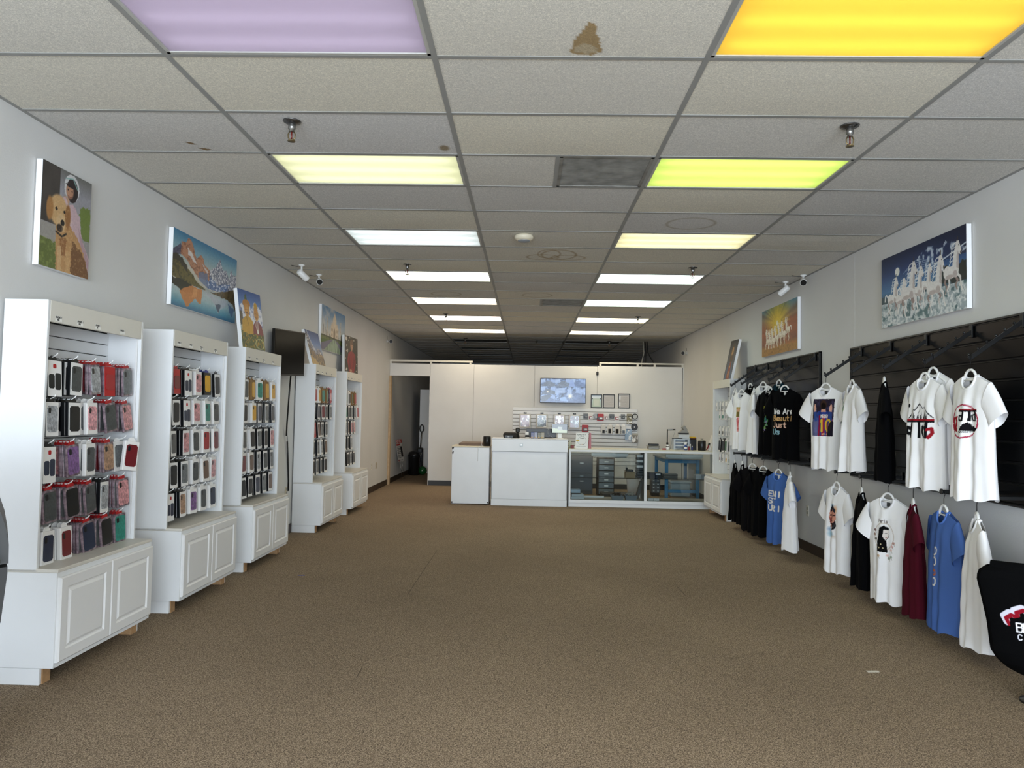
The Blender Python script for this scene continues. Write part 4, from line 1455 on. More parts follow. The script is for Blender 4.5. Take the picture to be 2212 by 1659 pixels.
for r in range(4):
    for cc in range(2):
        d = part('drawer', B().bbox(2.285 + cc * .078, 2.355 + cc * .078, 13.19, 13.21, .07 + r * .062, .125 + r * .062, .003), mat('parts_drawer', '565c63', .4), t)
        part('knob', B().box(2.308 + cc * .078, 2.332 + cc * .078, 13.184, 13.19, .09 + r * .062, .102 + r * .062), mat('pale_plate', 'd3dbe0'), d)
part('feet', B().box(2.29, 2.43, 13.21, 13.39, 0, .06), M_DARK, t)
t = thing('plastic_tote', 'clear lidded plastic tote beneath the workbench', 'tote', (2.8, 13.3, 0))
part('tub', B().bbox(2.62, 2.98, 13.15, 13.5, .0, .25, .02), mat('milky_plastic', 'a9b6bd', .3), t)
part('lid', B().bbox(2.61, 2.99, 13.14, 13.51, .25, .285, .008), mat('milky_lid', 'c3cdd2', .3), t)

# ---------------------------------------------------------------- things on the glass case
t = thing('sign_holder', 'white tabletop sign with ring emblem on the glass counter', 'sign', (.87, 11.52, .918))
a = Art(80, 100, 'efefec', .8)
a.text('CellPhone Tools &', .1, .09, .045, '333333', .01, .12)
a.text('Video Gaming', .18, .17, .045, '333333', .01, .12)
d = np.abs(np.hypot((a.x - .5) * .8, a.y - .52) - .27)
a.put(np.clip(1 - d / .008, 0, 1), '444444')
a.text('Scan us', .37, .33, .05, '444444', .012, .18)
a.rect(.05, .46, .28, .54, 'd9b64a')
a.rect(.4, .745, .46, .77, '3a3a3a')
a.rect(.5, .745, .55, .77, 'd2a23c')
a.rect(.58, .745, .66, .77, '3a3a3a')
a.lines(.1, .86, .86, .9, 1, '444444')
tl, tr, bl = Vector((.783, 11.52, 1.165)), Vector((.983, 11.53, 1.165)), Vector((.767, 11.46, .925))
link('sign_face', art_mesh('sign_face', a, tl, tr, bl, PRINT), t)
br = tr + bl - tl
nn = Vector((0, .004, .0008))
part('acrylic_sheet', B().faces([tl + nn, tr + nn, br + nn, bl + nn, tl + nn * 2, tr + nn * 2, br + nn * 2, bl + nn * 2], [(3, 2, 1, 0), (4, 5, 6, 7), (0, 1, 5, 4), (1, 2, 6, 5), (2, 3, 7, 6), (3, 0, 4, 7)]), P_WHITE, t)
part('foot', B().bbox(.77, .965, 11.455, 11.6, .918, .926, .002), P_WHITE, t)
t = thing('red_sign_back', 'red wedge-shaped sign edge standing behind the white sign', 'sign', (1.02, 11.62, .918))
part('panel', B().prism([(.99, .918), (1.034, .918), (1.03, 1.165), (1.004, 1.165)], .1, Matrix.Translation((0, 11.6, 0))), mat('red_acrylic', '9c1f24', .3), t)
solid('small_card_stand', B().bbox(.7, .75, 11.5, 11.6, .918, .965, .004), mat('maroon_box', '7a2a2a', .5), 'small maroon box on the counter beside the desk', 'box')
solid('glass_jar', B().lathe([(.022, 0), (.026, .01), (.026, .08), (.016, .1), (.016, .115), (.001, .115)], (.70, 11.68, .918), 16), mat('pale_glass', 'b9bfae', .15), 'small pale bottle on the counter behind the desk end', 'bottle')
t = thing('scanner_tray', 'grey tray with dark scraper lying on the glass counter', 'tray', (2.04, 11.7, .918))
part('tray', B().bbox(1.955, 2.13, 11.62, 11.78, .918, .965, .01), mat('tray_grey', '8e8c88', .5), t)
part('lid', B().bbox(1.945, 2.14, 11.61, 11.79, .966, .976, .004), mat('tray_grey', '8e8c88'), t)
part('tool', B().bbox(1.96, 2.125, 11.65, 11.72, .978, 1.01, .006), M_BLACK, t)
solid('pink_tape', B().lathe([(.02, -.0), (.03, .0), (.03, .022), (.02, .022), (.02, 0)], (2.205, 11.62, .918), 18), mat('pink_tape', 'b5585c', .5), 'small pink tape roll lying beside the white jar', 'tape')
t = thing('medicine_jar', 'white jar with dark band under the desk lamp', 'jar', (2.26, 11.62, .918))
lpart('body', B().lathe([(.029, 0), (.029, .05), (.026, .052)], n=20), P_WHITE, t)
lpart('band', B().lathe([(.0292, .046), (.0292, .056), (.02, .057)], n=20), M_DARK, t)
lpart('cap', B().lathe([(.029, .057), (.028, .082), (.001, .084)], n=20), P_WHITE, t)
t = thing('desk_lamp', 'black folding desk lamp on the glass counter', 'lamp', (2.284, 11.78, .918))
part('base', B().bbox(2.25, 2.32, 11.74, 11.83, .918, .93, .004), M_BLACK, t)
part('lower_arm', B().tube([(2.285, 11.78, .93), (2.285, 11.78, 1.03)], .018, 10), M_BLACK, t)
part('post', B().tube([(2.285, 11.78, 1.03), (2.285, 11.78, 1.24)], .009, 8), M_BLACK, t)
part('head', B().tube([(2.28, 11.78, 1.235), (2.41, 11.76, 1.24)], .012, 10), M_BLACK, t)
part('lamp_strip', B().box(2.29, 2.40, 11.755, 11.77, 1.233, 1.243), mat('strip_white', 'd4d8d8', .3), t)
part('power_cord', B().tube([(2.41, 11.76, 1.238), (2.395, 11.77, 1.17), (2.37, 11.78, 1.1), (2.34, 11.8, .925)], .0025, 6), M_GREY, t)
t = thing('drawer_organiser', 'grey organiser with three open drawers on the glass counter', 'drawers', (2.5, 11.8, .918))
part('shell', B().box(2.372, 2.4, 11.7, 11.9, .918, 1.095).box(2.6, 2.628, 11.7, 11.9, .918, 1.095).box(2.4, 2.6, 11.7, 11.9, 1.078, 1.095).box(2.4, 2.6, 11.89, 11.9, .918, 1.078), mat('organiser_grey', 'b9c1c9', .4), t)
for i in range(3):
    d = part('drawer', B().bbox(2.402, 2.598, 11.71, 11.88, .922 + i * .053, .94 + i * .053, .003), mat('organiser_tray', 'd0d4d6', .4), t)
solid('craft_knife_roll', B().tube([(2.35, 11.72, 1.1), (2.44, 11.73, 1.1), (2.52, 11.73, 1.1)], [.006, .008, .005], 8), M_BLACK, 'black cutting tool lying across the organiser top', 'tool')
t = thing('label_printer', 'grey label printer with open lid stacked on the organiser', 'printer', (2.55, 11.8, 1.095))
part('carton', B().bbox(2.458, 2.635, 11.74, 11.88, 1.0955, 1.165, .004), mat('printer_carton', 'c7c9ca', .5), t)
part('base', B().bbox(2.47, 2.63, 11.75, 11.87, 1.167, 1.19, .006), M_BLACK, t)
part('body', B().prism([(2.47, 1.19), (2.63, 1.19), (2.6, 1.235), (2.52, 1.235)], .11, Matrix.Translation((0, 11.755, 0))), mat('printer_grey', '8f8c86', .5), t)
Mx = Matrix.Translation((2.585, 11.81, 1.235)) @ Matrix.Rotation(-.55, 4, 'Y')
part('lid', B().bbox(-.03, .025, -.05, .05, -.01, .075, .005, Mx), mat('printer_grey', '8f8c86'), t)
t = thing('spray_bottle', 'white and blue spray bottle in front of the organiser', 'bottle', (2.552, 11.64, .918))
lpart('bottle', B().lathe([(.024, 0), (.026, .01), (.026, .055), (.012, .08), (.012, .088), (.001, .088)], n=18), mat('blue_bottle', '2c4a8c', .3), t)
lpart('label_band', B().lathe([(.0263, .015), (.0263, .05), (.02, .052)], n=18), P_WHITE, t)
lpart('trigger_head', B().bbox(-.03, .018, -.012, .012, .088, .125, .006), P_WHITE, t)
for i, (x, h, cc, nm) in enumerate(((2.60, .085, '8a2a30', 'red'), (2.625, .1, '9ea3a6', 'clear'), (2.652, .07, '33408a', 'blue'))):
    t = thing('supply_bottle', 'small %s dropper bottle in the row beside the spray bottle' % nm, 'bottle', (x, 11.62, .918), 0, 'dropper bottles')
    lpart('bottle', B().lathe([(.011, 0), (.011, h * .65), (.005, h * .75), (.001, h * .75)], n=12), mat('dropper_' + nm, cc, .25), t)
    lpart('cap', B().lathe([(.006, h * .7), (.005, h), (.001, h)], n=10), P_WHITE, t)
t = thing('parts_crate', 'black storage crate with yellow tape gun on top, behind the mug', 'crate', (2.705, 11.8, .918))
part('crate', B().bbox(2.66, 2.75, 11.74, 11.86, .918, 1.09, .004), M_BLACK, t)
part('drawer_fronts', B().box(2.635, 2.66, 11.74, 11.86, .93, 1.075), mat('crate_grey', '3a3f4a', .4), t)
t = thing('tape_gun', 'yellow tape gun lying on the black crate', 'tape gun', (2.705, 11.8, 1.09))
part('roll', B().bbox(2.66, 2.755, 11.76, 11.84, 1.091, 1.108, .006), mat('tape_brown', '5a3322', .4), t)
part('handle', B().bbox(2.64, 2.752, 11.77, 11.82, 1.109, 1.132, .008), P_YELLOW, t)
t = thing('black_canister', 'black canister with chrome lid knob at the counter end', 'canister', (2.802, 11.6, .918))
lpart('body', B().lathe([(.058, 0), (.062, .006), (.062, .15), (.058, .156), (.001, .156)], n=28), M_BLACK, t)
lpart('lid', B().lathe([(.059, .156), (.05, .164), (.022, .168), (.02, .185), (.03, .19), (.001, .192)], n=24), mat('lid_metal', 'a9a69c', .3, metal=.6), t)
t = thing('handheld_tool', 'black and red handheld tool leaning at the counter end', 'tool', (2.89, 11.6, .918))
part('grip', B().tube([(2.875, 11.6, .925), (2.9, 11.6, .975), (2.91, 11.6, 1.01)], [.009, .011, .009], 8), mat('tool_red', '8f1d22', .4), t)
part('head', B().tube([(2.91, 11.6, 1.01), (2.925, 11.6, 1.04)], .014, 8), M_BLACK, t)
t = thing('leaflet_stand', 'white leaflet stand leaning at the right end of the counter', 'stand', (2.95, 11.62, .918))
part('sheet', B().prism([(2.905, .918), (2.93, .918), (2.995, 1.165), (2.975, 1.165)], .14, Matrix.Translation((0, 11.56, 0))), P_WHITE, t)
part('foot', B().bbox(2.93, 3.02, 11.56, 11.7, .918, .93, .003), P_WHITE, t)

# ---------------------------------------------------------------- white slatwall on the partition
t = thing('white_slatwall', 'white slatwall panel with accessories on the partition wall', 'slatwall', (.95, YP, .475))
SX0, SX1 = -.29, 2.183
part('backing', B().box(SX0, SX1, YP - .006, YP - .0005, .475, 1.59), mat('groove_brown', '5a534c', .7), t)
sm = B().bbox(SX0, SX1, -.02, -.006, 0, .066, .003).mesh('slat', M_WHITE)
for i in range(15):
    o = bpy.data.objects.new('slat', sm)
    COL.objects.link(o)
    o.parent = t
    o.location = Vector((0, YP, 1.522 - i * .0748)) - Vector(t.location)
YS = YP - .02
PEG = mat('white_hook', 'f2f2f0')


def hang(name, label, cat, x, ztop, group, builder, depth=.05):
    """a thing hung on a short peg of the slatwall; builder(parent, y) adds its parts"""
    part('peg', B().tube([(x, YS, ztop + .012), (x, YS - depth - .015, ztop + .012), (x, YS - depth - .02, ztop + .022)], .003, 6), PEG, t)
    tt = thing(name, label, cat, (x, YS - depth, ztop), 0, group)
    builder(tt, YS - depth)
    return tt


def foil_reflection_art(cols, seed):  # mirror-like foil: its bright and dark reflections painted as random patches
    a = Art(28, 44, cols[0])
    a.rng = np.random.RandomState(seed)
    n = a.nz(4, 5)
    a.put(np.clip((n - .45) * 8, 0, 1), cols[1])
    n = a.nz(5, 6)
    a.put(np.clip((n - .6) * 8, 0, 1), cols[2])
    return a


def tablet_case(cols, seed):
    def f(tt, y):
        x, z = tt.location.x, tt.location.z
        part('hanger_tab', B().bbox(x - .03, x + .03, y - .006, y, z - .02, z + .02, .004), M_BLACK, tt)
        part('carton', B().bbox(x - .112, x + .112, y - .03, y + .03, z - .29, z - .012, .003), mat('carton_grey', 'c9c6c0', .5), tt)
        fr = part('window_frame', B().bbox(x - .092, x + .092, y - .034, y - .03, z - .27, z - .03, .002), P_WHITE, tt)
        link('case_face', art_mesh('case_face', foil_reflection_art(cols, seed), (x - .084, y - .0345, z - .036), (x + .084, y - .0345, z - .036), (x - .084, y - .0345, z - .264), attr_mat('foil_colour', .12)), fr)
    return f


for i, (x, cols, nm) in enumerate(((-.045, ('7a3a2c', 'fbfdff', '4a2420'), 'brown and silver'), (.288, ('0c0f12', '5b6a60', 'fbfdff'), 'black and silver'), (.632, ('e6eefb', '6a3a34', 'ffffff'), 'bright silver'), (.932, ('5a1216', '0e1418', 'cfe8ff'), 'dark red and silver'))):
    hang('tablet_case_pack', 'boxed tablet case with %s wrapping, reflections painted in, on the white slatwall' % nm, 'tablet case', x, 1.47, 'tablet cases on the slatwall', tablet_case(cols, i + 2))


def small_pack(w, h, body, card, obj):
    def f(tt, y):
        x, z = tt.location.x, tt.location.z
        part('card', B().bbox(x - w / 2, x + w / 2, y - .004, y, z - h, z + .01, .002), mat('card_' + card, card, .45), tt)
        part('product', B().bbox(x - w * .34, x + w * .34, y - .02, y - .004, z - h * .85, z - h * .35, .004), mat('prod_' + body, body, .3), tt)
        part('insert', B().bbox(x - w * .1, x + w * .3, y - .023, y - .02, z - h * .75, z - h * .5, .002), mat('ins_' + obj, obj, .4), tt)
    return f


for x, w, h, body, card, ins, lab in (
        (1.157, .1, .09, '2e3236', '70757a', '9a9a9a', 'small dark cable pack, first on the upper right pegs'), (1.248, .09, .115, '7a1f2a', 'e4e0de', 'f4f4f4', 'white card pack with red gadget, second upper peg'),
        (1.352, .09, .09, '8e929a', 'a7a9b0', 'd8d8e0', 'lilac grey pack on the third upper peg'), (1.444, .13, .13, '4a3a3a', 'b51f28', 'f0f0f0', 'bright red gadget pack on the upper slatwall row'),
        (1.56, .09, .115, '7a2632', 'e2dcdc', 'f4f4f4', 'white and red pack right of the bright red one'), (1.67, .1, .08, '24282c', '686d72', '9aa0a4', 'black adapter pack on the sixth upper peg'),
        (1.77, .09, .12, 'a0222c', 'ebe6e4', 'ffffff', 'white pack with red stripe on the seventh upper peg'), (1.89, .085, .085, '2b2f33', '7a7d80', 'a0a4a6', 'small dark pack on the eighth upper peg')):
    hang('accessory_pack', lab, 'accessory', x, 1.475, 'small packs on the upper pegs', small_pack(w, h, body, card, ins))
hang('accessory_pack', 'bright red gadget pack hanging alone on the lower pegs', 'accessory', 1.148, 1.25, 'packs on the lower pegs', small_pack(.13, .13, '3a2a2a', 'ad1d26', 'c9c0c0'))


def hbox(w, h, d, win, rot):
    def f(tt, y):
        x, z = tt.location.x, tt.location.z
        Mx = Matrix.Translation((x, y, z)) @ Matrix.Rotation(rot, 4, 'Z')
        part('carton', B().bbox(-w / 2, w / 2, -d / 2, d / 2, -h, -.01, .002, Mx), mat('carton_white', 'd9d7d3', .45), tt)
        part('window', B().bbox(-w * .28, w * .28, -d / 2 - .002, -d / 2, -h + .01, -h + .01 + h * (.35 if win != 'tall' else .5), .001, Mx), M_BLACK, tt)
        part('hang_tab', B().bbox(-w * .3, w * .3, -.001, .001, -.012, .012, .0008, Mx), P_WHITE, tt)
    return f


for x, w, rot, win, lab in ((1.503, .085, .1, 'low', 'white carton with dark lower window, first of four'), (1.638, .1, -.35, 'tall', 'white turned carton with grey product, second of four'), (1.79, .11, -.5, 'tall', 'white deep turned carton, third of four'), (1.905, .085, -.15, 'low', 'white carton with dark lower window, fourth of four')):
    hang('charger_box', lab + ' on the lower pegs', 'box', x, 1.27, 'white cartons on the lower pegs', hbox(w, .175, .06, win, rot), .06)
for x, z in ((1.26, 1.262), (1.352, 1.262), (1.325, 1.112)):
    part('peg', B().tube([(x, YS, z), (x, YS - .07, z), (x, YS - .075, z + .012)], .003, 6), PEG, t)


def bag_(w, h, top, body, seed):
    def f(tt, y):
        x, z = tt.location.x, tt.location.z
        a = Art(20, 36, body)
        a.rng = np.random.RandomState(seed)
        a.put(np.clip((a.nz(4, 6) - .55) * 6, 0, 1), 'ffffff')
        a.rect(0, 0, 1, .2, top)
        a.rect(.2, .22, .8, .27, '333a44')
        part('pouch', B().bbox(x - w / 2, x + w / 2, y - .004, y + .014, z - h, z + .01, .006), mat('pouch_' + body, body, .2), tt)
        link('printed_front', art_mesh('printed_front', a, (x - w / 2 + .004, y - .0048, z + .006), (x + w / 2 - .004, y - .0048, z + .006), (x - w / 2 + .004, y - .0048, z - h + .004), attr_mat('foil_colour', .12)), tt)
    return f


hang('cable_pouch', 'olive grey cable pouch at the top right of the slatwall', 'pouch', 2.02, 1.485, 'pouches on the slatwall', bag_(.11, .19, '9a9482', '8a846e', 3))
hang('foil_pouch', 'silver foil pouch with white label on the slatwall', 'pouch', 2.0, 1.24, 'pouches on the slatwall', bag_(.13, .26, 'f0f0f0', 'a8c0d8', 5))
hang('foil_pouch', 'small clear pouch with dark part, lowest right on the slatwall', 'pouch', 2.13, 1.1, 'pouches on the slatwall', bag_(.12, .17, 'b5b0a4', '8d8a84', 9))


def ringlight(R, r, fill):
    def f(tt, y):
        x, z = tt.location.x, tt.location.z - R
        P = [(x + R * .86 * math.cos(2 * math.pi * k / 28), y, z + R * .86 * math.sin(2 * math.pi * k / 28)) for k in range(28)]
        part('ring', B().tube(P, r, 8, closed=True), M_BLACK, tt)
        if fill:
            part('disc', B().tube([(x, y - .004, z), (x, y + .004, z)], R * .8, 24), mat('disc_black', '121212', .3), tt)
            part('hub', B().tube([(x, y - .01, z), (x, y, z)], R * .16, 12), P_WHITE, tt)
        else:
            part('clear_disc', B().tube([(x, y - .002, z), (x, y + .002, z)], R * .76, 24), mat('disc_pale', 'c2c3c0', .3), tt)
    return f


hang('cable_ring', 'black ring with pale centre at the top right of the slatwall', 'ring', 2.128, 1.5, 'round packs on the slatwall', ringlight(.058, .009, False))
hang('cable_spool', 'black round cable spool at the right edge of the slatwall', 'spool', 2.118, 1.305, 'round packs on the slatwall', ringlight(.07, .008, True))

# ---------------------------------------------------------------- television, certificates, bell on the partition
t = thing('wall_television', 'wall television showing blue security camera views above the slatwall', 'television', (.697, YP, 1.68))
YT = YP - .1
part('body', B().bbox(.245, 1.147, YT, YT + .045, 1.68, 2.175, .006), M_BLACK, t)
part('wall_bracket', B().box(.5, .9, YT + .045, YP, 1.85, 2.0), M_BLACKM, t)
part('chin', B().bbox(.245, 1.147, YT - .004, YT + .001, 1.68, 1.692, .002), M_BLACK, t)
a = Art(180, 100, '6f86b4')
a.rng = np.random.RandomState(11)
cells = [(0, 0, .33, .33), (.33, 0, .66, .33), (.66, 0, 1, .33), (0, .33, .33, .66), (.33, .33, 1, 1), (0, .66, .33, 1)]
for k, (x0, y0, x1, y1) in enumerate(cells):
    msk = ((a.x >= x0) & (a.x < x1) & (a.y >= y0) & (a.y < y1)).astype(float)
    n = a.nz(16, 10) * .55 + a.nz(40, 24) * .45
    n = np.clip((n - .5) * 2.2 + .45, 0, 1)
    base = np.stack([.1 + .5 * n, .18 + .55 * n, .32 + .62 * n], -1)
    a.put(msk, base)
    w, h = x1 - x0, y1 - y0
    fl = a.pmask([(x0 + .05 * w, y1), (x0 + .4 * w, y0 + .3 * h), (x0 + .65 * w, y0 + .3 * h), (x1, y0 + .75 * h), (x1, y1)])
    a.put(fl * msk, '5c6572' if k in (0, 1, 3) else '5f78a8', .75)
    for q in range(3):
        yy = y0 + h * (.12 + .1 * q)
        a.put(msk * a.pmask([(x0, yy), (x0 + .3 * w, yy - .03), (x0 + .34 * w, yy + .05), (x0, yy + .09)], .01), 'a9c4ee', .8)
        a.put(msk * a.pmask([(x1, yy), (x1 - .3 * w, yy - .03), (x1 - .34 * w, yy + .05), (x1, yy + .09)], .01), '9db9ea', .7)
a.poly([(.63, .33), (.66, .1), (.72, .05), (.77, .33)], '8aa6e0', .9)
a.poly([(.62, .36), (.68, .36), (.7, .7), (.58, .7)], 'b3cdf6', .85)
a.poly([(.42, .8), (.55, .76), (.62, .95), (.44, .92)], '9cc0f0', .9)
a.poly([(.02, .75), (.14, .68), (.26, .7), (.12, .95), (.02, .98)], '56606f', .9)
a.ell(.16, .56, .03, .05, 'fff2d8', 1, .7)
for k in range(8):
    an = k * math.pi / 4 + .2
    a.line([(.66, .73), (.66 + .1 * math.cos(an), .73 + .18 * math.sin(an))], .012, 'fffbe0', .5)
a.ell(.66, .73, .07, .12, 'fffce8', 1, .8)
a.line([(.33, 0), (.33, 1)], .006, 'aab6cc', .6)
a.line([(0, .33), (1, .33)], .006, 'aab6cc', .5)
a.line([(0, .66), (.33, .66)], .006, 'aab6cc', .6)
lp = link('screen', art_mesh('screen', a, (.253, YT - .001, 2.168), (1.139, YT - .001, 2.168), (.253, YT - .001, 1.694), attr_mat('tv_screen', .2, emit=.62)), t)
for i, (x0, x1, z0, z1, lab) in enumerate(((1.258, 1.48, 1.603, 1.87, 'framed certificate with painted glass glare, left of three'), (1.502, 1.73, 1.603, 1.875, 'framed printed permit, middle of three'), (1.798, 2.032, 1.604, 1.893, 'framed printed licence, right of three'))):
    t = thing('framed_certificate', lab + ' beside the television', 'picture frame', ((x0 + x1) / 2, YP, z0), 0, 'framed certificates')
    b = B()
    f = .016
    for q in ((x0, x1, z0, z0 + f), (x0, x1, z1 - f, z1), (x0, x0 + f, z0, z1), (x1 - f, x1, z0, z1)):
        b.bbox(q[0], q[1], YP - .022, YP - .002, q[2], q[3], .003)
    part('frame', b, M_BLACK, t)
    a = Art(48, 58, 'c9c5c2', .82)
    a.rng = np.random.RandomState(i)
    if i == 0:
        a.grad([(0, 'cfe2f2'), (.25, 'eef4f8'), (.3, '9fb4bd'), (.34, 'c6dbe2'), (1, 'b9c9b6')])  # glare on the glass, painted into the sheet's colours
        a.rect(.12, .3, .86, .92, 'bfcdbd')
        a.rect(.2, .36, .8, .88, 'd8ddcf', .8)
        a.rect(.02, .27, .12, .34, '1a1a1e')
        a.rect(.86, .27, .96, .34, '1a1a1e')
    else:
        a.lines(.1, .06, .9, .12, 1, '555555')
        a.lines(.1, .18, .9, .94, 15, '77706c', .6)
        if i == 2:
            a.rect(.04, .12, .16, .4, 'eef2f6', .9)
            a.rect(.04, .62, .16, .88, 'f4f6fa', .9)
    link('document', art_mesh('document', a, (x0 + f, YP - .012, z1 - f), (x1 - f, YP - .012, z1 - f), (x0 + f, YP - .012, z0 + f), PRINT), t)
    part('backing', B().box(x0 + .004, x1 - .004, YP - .011, YP, z0 + .004, z1 - .004), M_DARK, t)
t = thing('wall_sensor', 'small black sensor pod on the partition above the certificates', 'sensor', (1.381, YP, 2.25))
part('body', B().bbox(1.358, 1.404, YP - .03, YP, 2.25, 2.325, .014, seg=2), M_BLACK, t)
part('lens', B().cyl((1.381, YP - .033, 2.3), (1.381, YP - .03, 2.3), .012, 14), mat('black_gloss', '08080a'), t)

# ---------------------------------------------------------------- back room seen through the doorway
c = copy_tree(cab0)
c.location = (XL + .19, 17.25, 0)
tag(c, 'white empty cabinet in the dark room beyond the doorway', 'cabinet', 'white display cabinets')
t = thing('waste_bin', 'black swing-lid waste bin just inside the dark doorway', 'bin', (-2.6, 16.6, 0))
lpart('tub', B().lathe([(.105, 0), (.12, .02), (.135, .42), (.14, .43), (.001, .43)], n=24), M_BLACK, t)
lpart('lid', B().lathe([(.142, .43), (.145, .46), (.11, .53), (.03, .56), (.001, .56)], n=24), mat('bin_lid', '141417', .3), t)
t = thing('upright_vacuum', 'upright vacuum cleaner with looped handle beyond the doorway', 'vacuum', (-2.5, 17.0, 0))
X0, Y0 = -2.52, 16.95
part('floor_head', B().bbox(X0 - .1, X0 + .12, Y0 - .15, Y0 + .05, .005, .08, .02), M_BLACK, t)
part('body', B().bbox(X0 - .07, X0 + .07, Y0 - .03, Y0 + .1, .08, .62, .03, seg=2), mat('vac_dark', '17171a', .35), t)
part('dust_cup', B().lathe([(.05, 0), (.055, .2), (.03, .22), (.001, .22)], (X0 + .03, Y0 - .06, .3), 18), mat('vac_cup', '3d4248', .2), t)
part('wand', B().tube([(X0, Y0 + .05, .6), (X0 + .02, Y0 + .08, .98)], .016, 10), M_STEEL, t)
part('handle_loop', B().tube([(X0 + .02 + .045 * math.sin(k * math.pi / 8), Y0 + .08, 1.07 - .085 * math.cos(k * math.pi / 8)) for k in range(16)], .013, 8, closed=True), M_BLACK, t)
t = thing('exercise_ball', 'dark green ball on the floor beyond the doorway', 'ball', (-2.42, 16.75, 0))
lpart('ball', B().sphere((0, 0, .1), .1, 24), mat('green_ball', '1d5a2c', .25), t)
lpart('valve', B().cyl((0, -.101, .1), (0, -.098, .1), .006, 10), P_WHITE, t)
t = thing('yard_sign', 'leaning yard sign with red heading on wire stakes in the doorway', 'sign', (-2.68, 15.4, 0))
a = Art(50, 76, 'd9d5cc', .62)
a.rect(0, 0, 1, .17, 'b3231f')
a.text('NOTICE', .12, .035, .1, 'f0e8e0', .022, .2)
a.rect(.05, .2, .62, .27, 'b3231f')
a.lines(.08, .3, .9, .5, 3, '222222', .9)
a.lines(.08, .52, .9, .66, 2, '222222', .9)
a.rect(.62, .36, .95, .8, '1c1c1c')
a.lines(.08, .68, .55, .84, 3, '222222', .9)
a.rect(.02, .9, .2, .98, '8a2a20')
a.lines(.26, .9, .8, .97, 1, '222222', .9)
tl, tr, bl = Vector((-2.765, 15.1, .86)), Vector((-2.70, 15.42, .87)), Vector((-2.71, 15.22, .39))
link('printed_face', art_mesh('printed_face', a, tl, tr, bl, PRINT), t)
br = tr + bl - tl
nn = Vector((-.003, .002, 0))
part('sheet', B().faces([tl + nn, tr + nn, br + nn, bl + nn, tl + nn * 2, tr + nn * 2, br + nn * 2, bl + nn * 2], [(3, 2, 1, 0), (4, 5, 6, 7), (0, 1, 5, 4), (1, 2, 6, 5), (2, 3, 7, 6), (3, 0, 4, 7)]), P_WHITE, t)
for p0, p1 in (((-2.70, 15.3, .42), (-2.65, 15.38, .0)), ((-2.68, 15.45, .42), (-2.64, 15.6, .0))):
    part('wire_stake', B().tube([p0, p1], .005, 6), M_STEEL, t)
part('cross_wire', B().tube([(-2.672, 15.35, .2), (-2.658, 15.53, .2)], .004, 6), M_STEEL, t)
# ================================================================ canvas prints
def horse(a, x, y, s, col='e9e4e2', sh='8f7a76', flip=1):
    """galloping horse seen from the front quarter; x,y = chest, s = size in picture height"""
    A = a.asp

    def P(pts):
        return [(x + flip * px * s / A, y + py * s) for px, py in pts]

    def leg(pts, w, c):
        for k in range(len(pts) - 1):
            a.line(P(pts[k:k + 2]), s * (w - .012 * k), c)
    for L, c in (([(-.22, .06), (-.3, .24), (-.22, .36), (-.28, .5)], sh), ([(-.14, .12), (-.12, .3), (-.2, .42), (-.16, .56)], col), ([(.1, .12), (.2, .26), (.12, .36), (.18, .46)], sh), ([(.16, .08), (.3, .2), (.32, .36), (.38, .5)], col)):
        leg(L, .07, c)
    a.line(P([(-.32, -.02), (-.42, -.14), (-.5, -.1), (-.52, .06)]), s * .05, 'f2f0ee')
    # barrel, chest and rump
    for cx, cy, rx, ry, c, al in ((-.2, .02, .16, .16, col, 1), (-.04, .04, .2, .15, col, 1), (.12, .0, .13, .19, col, 1), (.1, .1, .1, .1, sh, .45), (-.12, .13, .17, .06, sh, .5)):
        a.ell(x + flip * cx * s / A, y + cy * s, rx * s / A, ry * s, c, al, .25 if al < 1 else .06)
    # neck, head, mane
    a.poly(P([(.0, -.1), (.03, -.3), (.1, -.5), (.17, -.62), (.24, -.56), (.25, -.4), (.25, -.2), (.24, .02)]), col)
    a.poly(P([(.15, -.05), (.17, -.3), (.22, -.44), (.25, -.3), (.24, 0)]), sh, .4)
    a.poly(P([(.12, -.58), (.19, -.68), (.25, -.64), (.33, -.46), (.36, -.36), (.31, -.31), (.25, -.36), (.2, -.48)]), col)
    a.poly(P([(.3, -.4), (.36, -.38), (.33, -.32), (.3, -.33)]), '54443f', .9)
    a.line(P([(.2, -.66), (.21, -.74)]), s * .035, '3a302e')
    a.ell(x + flip * .245 * s / A, y - .54 * s, .014 * s / A, .014 * s, '241c1a')
    for k in range(5):
        q = k / 4
        a.line(P([(.14 - .1 * q, -.62 + .4 * q), (.04 - .1 * q, -.6 + .38 * q), (-.04 - .08 * q, -.5 + .36 * q)]), s * .03, 'f7f5f3', .85)


